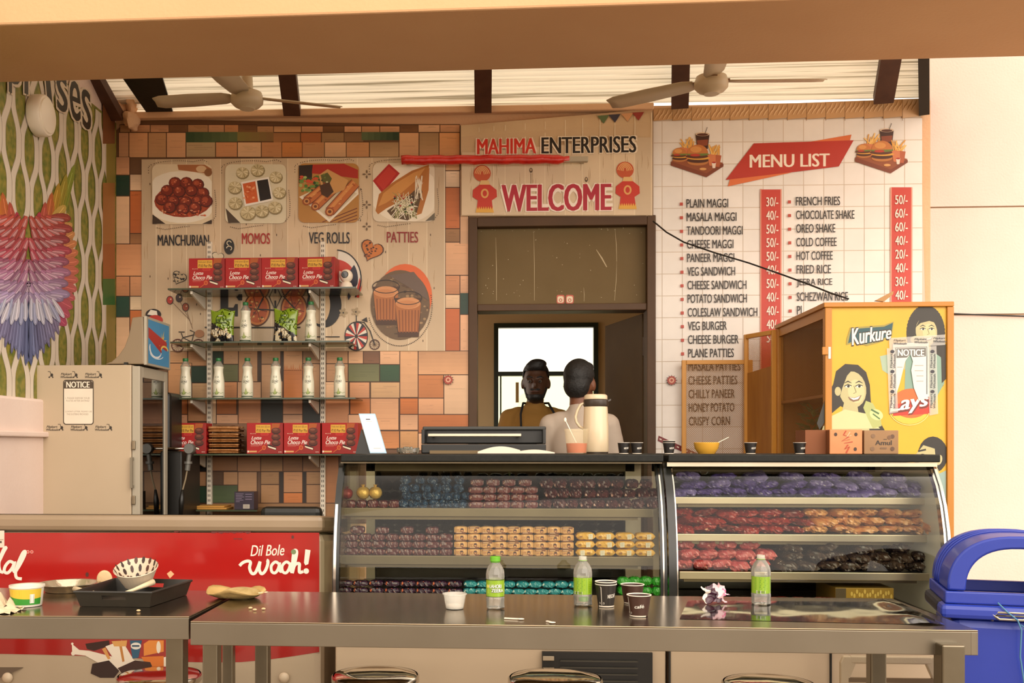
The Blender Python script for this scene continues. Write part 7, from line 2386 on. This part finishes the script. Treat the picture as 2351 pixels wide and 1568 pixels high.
# beige plastic chair whose slotted back stands under the right end
Y = 3.3
x0, x1, zlo, ztp = R(1930, 1513, 2166, 1700, Y)
ztp = U(2048, 1508, Y).z
cpl = mat('beige_chair_plastic', 'cbb898', .4, bump=.06, bs=200)
t = thing('plastic_chair', 'beige plastic chair with slotted back under the table by the bin', 'chair', ((x0 + x1) / 2, Y, 0))
w_ = x1 - x0
def backpt(u, v, d=0): return V((x0 + u * w_, Y + d + .01 * (1 - (2 * u - 1) ** 2), ztp - .34 + v * .34))
m = MB()
out = [(0, 0), (1, 0), (1, .92), (.93, 1), (.07, 1), (0, .92)]
m.hexa([backpt(0, 0), backpt(.09, 0), backpt(.1, .8), backpt(.16, .93), backpt(.1, 1), backpt(.03, 1), backpt(0, .94)], [backpt(0, 0, .018), backpt(.09, 0, .018), backpt(.1, .8, .018), backpt(.16, .93, .018), backpt(.1, 1, .018), backpt(.03, 1, .018), backpt(0, .94, .018)])
m.hexa([backpt(1 - u, v) for u, v in ((0, 0), (.09, 0), (.1, .8), (.16, .93), (.1, 1), (.03, 1), (0, .94))], [backpt(1 - u, v, .018) for u, v in ((0, 0), (.09, 0), (.1, .8), (.16, .93), (.1, 1), (.03, 1), (0, .94))])
m.hexa([backpt(u, v) for u, v in ((.1, .93), (.9, .93), (.9, 1), (.1, 1))], [backpt(u, v, .018) for u, v in ((.1, .93), (.9, .93), (.9, 1), (.1, 1))])
m.obj('back_frame', cpl, t, bevel=.004)
for k in range(4): MB().hexa([backpt(u, v) for u, v in ((.08, .76 - k * .19), (.92, .76 - k * .19), (.92, .8 - k * .19), (.08, .8 - k * .19))], [backpt(u, v, .012) for u, v in ((.08, .76 - k * .19), (.92, .76 - k * .19), (.92, .8 - k * .19), (.08, .8 - k * .19))]).obj('back_slat', mat('slat_brown', '7a6448', .5), t)
zs_ = ztp - .34
xs1 = min(x1, x0 + .2)
MB().box(x0 + .01, xs1, Y - .28, Y + .0, zs_ - .03, zs_).obj('seat', cpl, t, bevel=.01)
for sx in (x0 + .03, xs1 - .02):
    for sy in (Y - .25, Y - .02): MB().bar((sx, sy, zs_ - .03), (sx, sy, 0), .03).obj('leg', cpl, t)
# ================================================================ blue bin
blue = mat('bin_blue', '2239a2', .42, n=(2.5, '1c308c', .35), bump=.05, bs=30, coat=.15)
dblue = mat('bin_near_black', '1a1a24', .6)
BY0, BY1 = 2.86, 3.16
bx0 = U(2170, 1300, BY0).x
bw = .37
bx1 = bx0 + bw
brz = U(2200, 1376, BY0).z
t = bin_ = thing('litter_bin', 'blue plastic litter bin with arched open lid beside the steel table', 'bin', (bx0, BY0, 0))
tp = .05
lo = [V((bx0 + tp, BY0 + tp, .02)), V((bx1 - tp, BY0 + tp, .02)), V((bx1 - tp, BY1 - tp, .02)), V((bx0 + tp, BY1 - tp, .02))]
hi = [V((bx0 + .012, BY0 + .012, brz - .05)), V((bx1 - .012, BY0 + .012, brz - .05)), V((bx1 - .012, BY1 - .012, brz - .05)), V((bx0 + .012, BY1 - .012, brz - .05))]
MB().hexa(lo, hi).obj('bin_body', blue, t, bevel=.025)
r_ = MB()
r_.box(bx0 - .012, bx1 + .012, BY0 - .014, BY1 + .014, brz - .05, brz - .012)
r_.obj('bin_rim', blue, t, bevel=.012)
MB().box(bx0 - .014, bx0 + .03, BY0 + .05, BY1, brz - .046, brz - .01).obj('dark_corner', dblue, t, bevel=.012)  # near-black block along the left side of the rim
# lid base ring and the arch with its opening
lb = MB()
lb.box(bx0, bx1, BY0, BY0 + .02, brz - .011, brz + .022).box(bx0, bx1, BY1 - .02, BY1, brz - .011, brz + .022).box(bx0, bx0 + .035, BY0 + .02, BY1 - .02, brz - .011, brz + .022).box(bx1 - .035, bx1, BY0 + .02, BY1 - .02, brz - .011, brz + .022)
lb.obj('lid_base', blue, t, bevel=.004)
ah = U(2300, 1222, BY0 + .1).z - brz - .023
xm = (bx0 + bx1) / 2
def archp(rx, rz, n=28):
    L = []
    for i in range(n + 1):
        an = pi - pi * i / n
        c_, s_ = cos(an), sin(an)
        L.append((xm + math.copysign(abs(c_) ** .8, c_) * rx, brz + .023 + abs(s_) ** .85 * rz))
    return L
o_, i_ = archp(bw / 2 - .006, ah), archp(bw / 2 - .052, ah - .034)
m = MB()
n = len(o_)
vs = [V((x, BY0 + .006, z)) for x, z in o_] + [V((x, BY0 + .006, z)) for x, z in i_] + [V((x, BY1 - .006, z)) for x, z in o_] + [V((x, BY1 - .006, z)) for x, z in i_]
fs = []
for i in range(n - 1):
    fs += [(i, i + 1, n + i + 1, n + i), (2 * n + i, 3 * n + i, 3 * n + i + 1, 2 * n + i + 1), (i, 2 * n + i, 2 * n + i + 1, i + 1), (n + i, n + i + 1, 3 * n + i + 1, 3 * n + i)]
fs += [(0, n, 3 * n, 2 * n), (n - 1, 3 * n - 1, 4 * n - 1, 2 * n - 1)]
m.add(vs, fs).obj('lid_arch', blue, t, smooth=40, bevel=.006)
for k in range(3):
    yy = BY0 + .16 + k * .035
    MB().tube([V((x, yy, z + .0015)) for x, z in o_], .003, 6).obj('lid_rib', blue, t, smooth=True)
hx0_, hx1_ = U(2270, 1410, BY0).x, U(2346, 1410, BY0).x
hz_ = U(2300, 1402, BY0).z
wire_m = mat('bin_wire', 'a8a090', .3, 1)
MB().tube([V((hx0_, BY0 - .002, brz - .052)), V((hx0_, BY0 - .006, hz_ + .01)), V((hx0_ - .002, BY0 - .01, hz_ - .004)), V((hx0_ + .015, BY0 - .012, hz_ - .016)), V((hx1_ - .015, BY0 - .012, hz_ - .016)), V((hx1_ + .002, BY0 - .01, hz_ - .004)), V((hx1_, BY0 - .006, hz_ + .01)), V((hx1_, BY0 - .002, brz - .052))], .004, 8).tube([V((hx0_ + .012, BY0 - .013, hz_ + .002)), V((hx1_ - .012, BY0 - .013, hz_ + .002)), V((hx1_ - .006, BY0 - .013, hz_ - .006)), V((hx0_ + .006, BY0 - .013, hz_ - .006))], .003, 6, closed=True).obj('wire_handle', wire_m, t, smooth=True)
sm = mat('blue_string', '4a7a9c', .7)
MB().tube([U(2286, 1380, BY0 - .018), U(2306, 1400, BY0 - .02), U(2328, 1418, BY0 - .02), U(2334, 1440, BY0 - .012), U(2330, 1500, BY0 - .006), U(2336, 1560, BY0 + .004), U(2334, 1640, BY0 + .012)], .0022, 5).tube([U(2332, 1428, BY0 - .012), U(2344, 1436, BY0 - .01), U(2362, 1442, BY0 - .01)], .0018, 5).obj('string', sm, t, smooth=True)
bin_.rotation_euler.z = rad(-14)
# ================================================================ drink bottles on the long table
def TB(px, py): return UZ(px, py, ZTB + .0006)
petm = pet_mat('pet_plastic', .16)
lime = mat('lime_cap', '5ea41e', .4)
def bottle(px, py, H_, r, lab, capped, rz, front):
    p = TB(px, py)
    t = thing('drink_bottle', lab, 'bottle', p, 'clear lime labelled drink bottles')
    prof = [(.3, .012), (.62, .0), (.86, .004), (.98, .03), (.95, .1), (1, .18), (1, .22), (.96, .235), (.96, .57), (1, .585), (1, .6), (1.0, .66), (.93, .74), (.72, .82), (.5, .875), (.37, .905), (.35, .93)]
    n = 30
    g = MB()
    vs, fs = [], []
    for i, (a_, h_) in enumerate(prof):
        for j in range(n):
            tt = 2 * pi * j / n
            k = 1 + (.05 * cos(5 * tt) if h_ < .06 else .015 * cos(5 * tt) if h_ < .15 else 0)
            vs.append(p + V((a_ * r * k * cos(tt), a_ * r * k * sin(tt), h_ * H_ + (.012 * H_ * (1 - cos(5 * tt)) / 2 if h_ < .01 else 0))))
    for i in range(len(prof) - 1):
        for j in range(n): fs.append((i * n + j, i * n + (j + 1) % n, (i + 1) * n + (j + 1) % n, (i + 1) * n + j))
    fs.append(tuple(range(n))[::-1])
    g.add(vs, fs).obj('bottle_shell', petm, t, smooth=50)
    if capped:
        MB().lathe([(.37 * r, .905 * H_), (.55 * r, .91 * H_), (.55 * r, .99 * H_), (.48 * r, H_), (.001, H_)], p, 24).obj('cap', lime, t, smooth=40)
        MB().lathe([(.4 * r, .885 * H_), (.5 * r, .89 * H_), (.5 * r, .9 * H_), (.4 * r, .902 * H_)], p, 24, cap=False).obj('cap_ring', lime, t, smooth=40)
    else:
        MB().lathe([(.35 * r, .9 * H_), (.45 * r, .905 * H_), (.45 * r, .925 * H_), (.38 * r, .93 * H_), (.42 * r, .935 * H_), (.42 * r, .985 * H_), (.36 * r, .985 * H_), (.36 * r, .9 * H_)], p, 24, cap=False).obj('screw_neck', mat('neck_plastic', 'd8d4c4', .2, alpha=.5), t, smooth=40)
        MB().lathe([(.46 * r, .9 * H_), (.48 * r, .908 * H_), (.46 * r, .915 * H_)], p, 24, cap=False).obj('cap_ring', mat('pale_green_ring', '8cae5c', .4), t, smooth=40)
    def cm(u, v, d):
        an = (u - .5) * 2 * pi + rz
        return V((p.x + (r * .975 + d) * sin(an), p.y - (r * .975 + d) * cos(an), p.z + H_ * (.57 - v * .33)))
    a = Art(cm, step=4e-5, base=0)
    for q in range(24): a.rect(q / 24, 0, (q + 1) / 24, 1, '86a81e', flat=True)
    a.up()
    if front:
        for q in range(18): a.line([(.28 + q * .024, .04), (.29 + q * .024, .0), (.3 + q * .024, .04)], .02, '2e4a10', flat=True)
        for q in range(18): a.rect(.28 + q * .024, .96, .295 + q * .024, 1, '2e4a10', flat=True)
        a.up()
        a.poly([(.36, .3), (.72, .3), (.72, .8), (.36, .8)], 'a8b82c')
        a.ell(.36, .38, .035, .1, 'd8d060', n=10)
        a.text('LAHORI', .395, .28, .62, .5, '1c2a0c', .06)
        a.text('LAHORI', .4, .27, .615, .48, 'eeeedc', .03)
        a.text('ZEERA', .43, .54, .66, .74, '1c2a0c', .06)
        a.text('ZEERA', .435, .53, .655, .72, 'eeeedc', .03)
    else:
        a.rect(.3, 0, .56, 1, '6f9a1c', n=3)
        for q in range(7): a.rect(.32, .1 + q * .1, .52 - .03 * (q % 3), .13 + q * .1, '3f6410', n=2, flat=True)
        a.up()
        a.rect(.33, .82, .48, .98, 'd8d8c4', n=2)
        for q in range(8): a.rect(.335 + q * .018, .84, .342 + q * .018, .96, '2a2a20', flat=True)
        a.up()
        for q in range(8): a.rect(.6, .06 + q * .11, .66, .1 + q * .11, '55801a', flat=True)
    a.done('wrap_label', t, m=print_mat('printed_gloss2', .3, coat=.3))
    return t, p
s3 = lambda p: p.y / F
pb_ = TB(1137, 1398)
bottle(1137, 1397, 120 * s3(pb_), 21.5 * s3(pb_), 'clear drink bottle with a bright green cap and lime label', True, 0, True)
tb2, p2_ = bottle(1338, 1390, 114 * s3(TB(1338, 1390)), 21.5 * s3(TB(1338, 1390)), 'clear open drink bottle with lime label beside the dark paper cup', False, 0, False)
k_ = 12 * s3(p2_)
MB().lathe([(k_ * .9, 0), (k_, .002), (k_, .012), (k_ * .85, .014), (.001, .014)], p2_ + V((.003, .002, .012)), 20).obj('fallen_cap', lime, tb2, smooth=40)
bottle(1747, 1388, 114 * s3(TB(1747, 1388)), 21.5 * s3(TB(1747, 1388)), 'clear open drink bottle beside the crumpled purple wrapper', False, .35, False)
# cups on the table
pc = TB(1391, 1392)
cup(pc, 52 * s3(pc), 24 * s3(pc), dcup, 'black paper coffee cup on the steel table, tucked in a second cup', 'paper coffee cups on the table', 'NESCAFE', 2, rz=.15)
pc = TB(1452, 1384)
cup(pc, 43 * s3(pc), 26 * s3(pc), bcup, 'brown paper coffee cup standing behind the other brown cup', 'paper coffee cups on the table', 'NESCAFE', 1, stripe=False)
pc = TB(1467, 1414)
cup(pc, 49 * s3(pc), 27 * s3(pc), bcup, 'brown paper coffee cup at the front of the coffee cups', 'paper coffee cups on the table', 'café', 1, rz=-.5)
# small clear portion cup with white dip
pc = TB(1044, 1397)
s = s3(pc)
t = thing('portion_cup', 'small clear portion cup with white dip on the long table', 'cup', pc)
MB().lathe([(20 * s, .0005), (21 * s, 2 * s), (26 * s, 32 * s), (28.5 * s, 33 * s), (28.5 * s, 35 * s), (26 * s, 35 * s), (20 * s, 3 * s)], pc, 28, cap=False).obj('cup_wall', mat('hazy_clear', 'e4e0d4', .15, alpha=.38), t, smooth=40)
MB().lathe([(19.5 * s, .0012), (20.5 * s, 8 * s), (16 * s, 9.5 * s), (.001, 9 * s)], pc, 24).obj('white_dip', mat('white_dip', 'e6dccc', .5), t, smooth=True)
# spoons and scraps
for (xa, ya, xb, yb), lab in (((1158, 1421, 1196, 1423), 'white plastic spoon lying in front of the green capped bottle'), ((1255, 1428, 1268, 1431), 'short white spoon end at the front edge of the long table')):
    a_, b_ = TB(xa, ya), TB(xb, yb)
    a_.z = b_.z = ZTB + .003
    o = MB().bar(a_, b_, .005, .003).ball(b_, (.009, .006, .002), 10, 6).obj('plastic_spoon', white_pl, None, loc=a_ - V((0, 0, .0024)))
    tag(o, lab, 'spoon', 'white plastic spoons')
# crumpled wrapper
pc = TB(1644, 1386)
s = s3(pc)
t = thing('crumpled_wrapper', 'crumpled purple and white snack wrapper on the long table', 'wrapper', pc)
bm_ = MB()
nu, nv = 15, 15
g = []
for i in range(nu):
    row = []
    for j in range(nv):
        u, v = i / (nu - 1) * 2 - 1, j / (nv - 1) * 2 - 1
        q = noise.noise_vector(V((u * 1.7, v * 1.7, 4.2)))
        q2 = noise.noise_vector(V((u * 4.5, v * 4.5, 9.1)))
        x = u * 24 + q.x * 16 + q2.x * 5
        y = v * 14 + q.y * 12
        z = 24 + v * 18 + q.z * 16 + q2.z * 5
        row.append(pc + V((x * s, y * s, max(.0006, z * s))))
    g.append(row)
for i in range(nu - 1):
    for j in range(nv - 1):
        c = '3c1428' if (i + j * .6) < 12 else 'd8b4b8'
        if i > 10 and 4 < j < 12: c = 'e0b8c0' if (i + j) % 3 else 'c8507c'
        if i < 2: c = 'd8ccbc'
        bm_.add([g[i][j], g[i + 1][j], g[i + 1][j + 1], g[i][j + 1]], [(0, 1, 2, 3)], hx(c))
bm_.obj('wrapper_film', print_mat('printed_film', .25, coat=.3), t, fix=False)
# clear film lying at the right end
q = [(1810, 1418), (1990, 1424), (2120, 1434), (2158, 1432), (2150, 1415), (2070, 1392), (2030, 1380), (1840, 1381)]
g = []
nx, ny = 44, 14
for j in range(ny + 1):
    row = []
    for i in range(nx + 1):
        u, v = i / nx, j / ny
        f = TB(1560 + u * 610, 1421 + u * 14)
        r2 = TB(1580 + u * 480, 1378 + u * 4)
        p = f.lerp(r2, v)
        e = 4 * v * (1 - v)
        p.z = ZTB + .0008 + max(0, .0009 * e * (1 + noise.noise(V((u * 14, v * 4, 1)))) + .0016 * max(0, noise.noise(V((u * 5, v * 3, 3)))) * e) + (.008 * math.exp(-((u - .93) / .05) ** 2) * (.6 + .4 * sin(v * 9)))
        row.append(p)
    g.append(row)
o = MB().sheet(g).obj('plastic_film', glass_mat('cling_film', 'f0eee6', ior=1.5, rough=.06, boost=1.5), None, loc=TB(1850, 1400), smooth=True, fix=False)
tag(o, 'sheet of clear plastic film spread on the right end of the table', 'film')
# ================================================================ leftovers on the left table
tm_ = lambda px, py: TB(px, py)
# green tub
pc = TB(62, 1390)
s = s3(pc)
t = thing('ice_cream_tub', 'small green and yellow ice cream tub at the left table edge', 'tub', pc)
MB().lathe([(33 * s, .0005), (34 * s, 3 * s), (38 * s, 46 * s), (36.5 * s, 46 * s), (32.5 * s, 4 * s), (.001, 4 * s)], pc, 32).obj('tub_wall', mat('tub_white', 'dcd4c4', .4), t, smooth=40)
MB().lathe([(38 * s, 43 * s), (40 * s, 44 * s), (40 * s, 49 * s), (38 * s, 49 * s)], pc, 32, cap=False).obj('tub_rim', mat('tub_white', 'dcd4c4'), t, smooth=40)
def cm(u, v, d):
    an = (u - .5) * 2.8
    r = (34 + 4 * (1 - v)) * s + .0008 + d
    return V((pc.x + r * sin(an), pc.y - r * cos(an), pc.z + 4 * s + (1 - v) * 38 * s))
a = Art(cm, step=3e-5, base=0)
for q in range(20):
    u0, u1 = q / 20, (q + 1) / 20
    f = lambda u: .42 + .18 * sin((u - .1) * 2.6)
    a.poly([(u0, 0), (u1, 0), (u1, f(u1)), (u0, f(u0))], 'cfae34', flat=True)
    a.poly([(u0, f(u0)), (u1, f(u1)), (u1, .96), (u0, .96)], '2f8428', flat=True)
a.up()
a.rect(.72, .3, .82, .86, 'ddd6c6', n=2)
for q in range(10): a.rect(.73, .33 + q * .05, .81, .355 + q * .05, '2a2620', flat=True)
for q in range(4): a.rect(.3, .1 + q * .07, .5, .13 + q * .07, '9c7c24', flat=True)
a.done('wrap_print', t)
# foil plate
pc = TB(158, 1356)
s = s3(pc)
t = thing('foil_plate', 'shallow silver foil plate behind the black tray', 'plate', pc)
MB().lathe([(52 * s, .0005), (66 * s, .022), (70 * s, .024), (70 * s, .026), (65 * s, .025), (51 * s, .003), (.001, .0025)], pc, 36).obj('plate_shell', mat('foil_silver', 'c8bca4', .25, .8, bump=.3, bs=40), t, smooth=40)
# black tray
f0, f1, r1, r0 = TB(184, 1392), TB(344, 1394), TB(428, 1366), TB(268, 1362)
t = thing('black_tray', 'black rectangular serving tray with cut out handles on the left table', 'tray', (f0 + f1 + r1 + r0) / 4)
trm = mat('tray_black', '191713', .4, n=(30, '242019', .3))
HT = .042
def fl(p, k, z):
    c_ = (f0 + f1 + r1 + r0) / 4
    return p + (p - c_) * k + V((0, 0, z))
lo = [f0, f1, r1, r0]
MB().hexa([fl(p, 0, .0005) for p in lo], [fl(p, 0, .004) for p in lo]).obj('tray_floor', trm, t)
for i in range(4):
    a_, b_ = lo[i], lo[(i + 1) % 4]
    if i in (0, 2):
        e1, e2 = a_.lerp(b_, .34), a_.lerp(b_, .66)
        for x, y, z0, z1 in ((a_, e1, .0, 1), (e2, b_, 0, 1), (e1, e2, 0, .5), (e1, e2, .78, 1)):
            MB().hexa([fl(x, .1 * z0, HT * z0), fl(y, .1 * z0, HT * z0), fl(y, .1 * z0 - .03, HT * z0), fl(x, .1 * z0 - .03, HT * z0)], [fl(x, .1 * z1, HT * z1), fl(y, .1 * z1, HT * z1), fl(y, .1 * z1 - .03, HT * z1), fl(x, .1 * z1 - .03, HT * z1)]).obj('tray_wall', trm, t)
    else:
        MB().hexa([fl(a_, 0, .0005), fl(b_, 0, .0005), fl(b_, -.03, .0005), fl(a_, -.03, .0005)], [fl(a_, .1, HT), fl(b_, .1, HT), fl(b_, .07, HT), fl(a_, .07, HT)]).obj('tray_wall', trm, t)
rim = [fl(p, .1, HT) for p in lo]
MB().tube(rim, .004, 6, closed=True).obj('tray_rim', trm, t)
# printed paper bowl lying tipped in the tray
c_ = (f0 + f1 + r1 + r0) / 4 + V((.01, .05, .0))
t = thing('paper_bowl', 'paper bowl printed with chocolate chunks tipped up behind the tray', 'bowl', (c_.x, c_.y, ZTB))
R_ = 50 * c_.y / F
cc = V((U(314, 1324, c_.y + .02).x, c_.y + .02, U(314, 1322, c_.y).z))
M = Matrix.Rotation(rad(20), 4, 'X')
def bw_(r, h, an): return cc + M @ V((r * cos(an), r * sin(an), h))
b_ = MB()
prof = [(.001, -.03), (.62, -.03), (1.0, .022), (1.03, .024), (1.0, .026), (.6, -.026), (.001, -.026)]
n = 36
vs, fs, cs = [], [], []
for r, h in prof:
    for j in range(n): vs.append(bw_(r * R_, h, 2 * pi * j / n))
rr = random.Random(4)
for i in range(len(prof) - 1):
    for j in range(n):
        b_.add([vs[i * n + j], vs[i * n + (j + 1) % n], vs[(i + 1) * n + (j + 1) % n], vs[(i + 1) * n + j]], [(0, 1, 2, 3)], hx('c9b8a0'))
b_.obj('bowl_shell', print_mat('printed_card', .35), t, smooth=40)
a = Art(lambda x, y, d: bw_(math.hypot(x, y) * R_ * 1, -.0255 + (max(0, math.hypot(x, y) - .6) / .4) * .05 + .0016 + d, math.atan2(y, x)), step=3e-5, base=0)
for ring, m_n in ((.95, 17), (.78, 13), (.6, 9), (.4, 6)):
    for k in range(m_n):
        an = 2 * pi * k / m_n + ring * 9
        a.ell(ring * cos(an), ring * sin(an), .09, .075, rr.choice(('3a1a10', '4a2416', '2c140c')), rot=rr.uniform(0, 90), n=7)
a.done('chunk_print', t)
for i, (xa, ya, xb, yb, dy_) in enumerate(((285, 1363, 352, 1336, .0), (172, 1352, 232, 1363, .0))):
    a_, e_ = U(xa, ya, c_.y - .09), U(xb, yb, c_.y + .0)
    if i: a_, e_ = U(xa, ya, c_.y - .02), U(xb, yb, c_.y - .1)
    a_.z = max(a_.z, ZTB + .006); e_.z = max(e_.z, ZTB + .006)
    d = (e_ - a_).normalized()
    o = MB().tube([a_, a_.lerp(e_, .3), a_.lerp(e_, .6), e_], [.006, .005, .007, .01] if not i else [.009, .006, .005, .004], 8).obj('wooden_spoon', mat('pale_wood', 'd8c4a0', .6), None, loc=a_, smooth=True)
    tag(o, ('pale wooden spoon leaning up across the black tray', 'pale wooden spoon lying on the left rim of the tray')[i], 'spoon', 'wooden spoons')
pc = TB(240, 1350)
z_ = pc.z
o = MB().ball(V((U(240, 1335, pc.y - .02).x, pc.y - .02, ZTB + .03)), (.026, .006, .03), 14, 10).obj('bread_piece', mat('pale_bread', 'cfb084', .8, bump=.3), None, loc=(pc.x, pc.y, ZTB), smooth=True)
tag(o, 'pale torn bread piece propped between foil plate and paper bowl', 'bread')
# leaf bowl with a flat snack at the seam
pc = TB(540, 1372)
s = s3(pc)
pc.z = ZTB
t = thing('leaf_plate', 'dry leaf plate with leftover snack across the table seam', 'plate', pc)
lfm = mat('dry_leaf', 'a8864e', .6, n=(14, 'b89a60', .3), bump=.3)
g = []
for j in range(9):
    row = []
    for i in range(25):
        an = 2 * pi * i / 24
        rr_ = (j / 8) * (1 + .16 * cos(2 * an + .5) + .05 * cos(5 * an))
        z = .001 + .021 * max(0, j / 8 - .6) / .4 * (1 + .4 * sin(3 * an))
        row.append(pc + V((rr_ * 62 * s * cos(an), rr_ * .075 * sin(an), z + .0008)))
    g.append(row)
MB().sheet(g).obj('leaf_dish', lfm, t, smooth=True, solid=.0015)
MB().ball(pc + V((.018, 0, .014)), (46 * s, .05, .018), 20, 10).obj('snack', mat('fried_snack', 'c8b07c', .6, n=(22, '8c7440', .25), bump=.6, bs=50), t, smooth=True)
MB().bar(pc + V((40 * s, -.01, .014)), pc + V((78 * s, -.01, .02)), .008, .003).obj('wooden_fork', mat('pale_wood', 'd8c4a0'), t)
# torn napkins at the left edge
for i, (px, py, w_, h_) in enumerate(((8, 1392, .05, .05), (2, 1404, .05, .02))):
    pc = TB(px, py)
    g = []
    for j in range(9):
        g.append([V((pc.x + (k / 8 - .6) * .12 + .012 * noise.noise(V((j * .6, k * .6, i))), pc.y + (j / 8 - .5) * .09, ZTB + .001 + abs(noise.noise(V((j * .5, k * .5, i * 7 + 2)))) * h_)) for k in range(9)])
    o = MB().sheet(g).obj('paper_napkin', mat('napkin_paper', 'c9b494', .8), None, loc=(pc.x, pc.y, ZTB), fix=False)
    tag(o, ('crumpled paper napkin beside the green ice cream tub', 'flat torn napkin at the left front edge of the table')[i], 'napkin', 'paper napkins')
for i, (px, py) in enumerate(((318, 1404), (46, 1396), (585, 1402), (575, 1398), (605, 1400))):
    pc = TB(px, py)
    o = MB().ball(pc + V((0, 0, .003)), (.006, .004, .003), 8, 6).obj('crumb', mat('pale_bread', 'cfb084'), None, loc=pc)
    tag(o, 'crumb of bread ' + ('in front of the black tray', 'by the green tub', 'nearest the table front right of the seam', 'beside the seam behind the other crumbs', 'rightmost of the crumbs by the seam')[i], 'crumb', 'bread crumbs')
# ================================================================ ceiling fans
fanm = mat('fan_cream', 'd3c3a4', .4, n=(4, 'bfae8e', .3))
def fan(px, py, Y, lab, angs, L):
    p = U(px, py, Y)
    t = thing('ceiling_fan', lab, 'fan', p, 'ceiling fans')
    r = 38 * Y / F
    MB().lathe([(.001, -.062), (r * .45, -.06), (r * .55, -.052), (r * .78, -.046), (r * .98, -.03), (r, -.008), (r * .9, .018), (r * .5, .028), (.025, .034)], p, 32).obj('motor_housing', fanm, t, smooth=40)
    MB().lathe([(.012, .03), (.012, ZR0 + SL * (YW - Y) - p.z - .01)], p, 12).lathe([(.03, .034), (.026, .1), (.012, .12)], p, 14).obj('down_rod', fanm, t, smooth=40)
    for an in angs:
        a_ = rad(an)
        d = V((cos(a_), sin(a_), 0))
        s_ = V((-sin(a_), cos(a_), 0))
        tw = V((0, 0, .18))
        pts = []
        for k, w_ in ((.16, .03), (.25, .045), (.6, .052), (.92, .05), (1, .036)):
            c_ = p + d * (L * k) + V((0, 0, -.012 * k))
            pts.append((c_ - s_ * w_ - tw * w_ * 1.3, c_ + s_ * w_ + tw * w_ * 1.3))
        m = MB()
        g = [[a for a, b in pts], [a.lerp(b, .5) + V((0, 0, .006)) for a, b in pts], [b for a, b in pts]]
        m.sheet(g)
        m.obj('blade', fanm, t, smooth=True, solid=.004)
        MB().bar(p + d * r * .7, p + d * L * .16, .04, .006).obj('blade_bracket', mat('fan_bracket', '8c6a48', .5), t)
fan(567, 222, 4.85, 'cream ceiling fan over the shelves side', (18, 178, 266), .45)
fan(1633, 186, 4.75, 'cream ceiling fan over the menu side', (-2, 150, 264), .5)
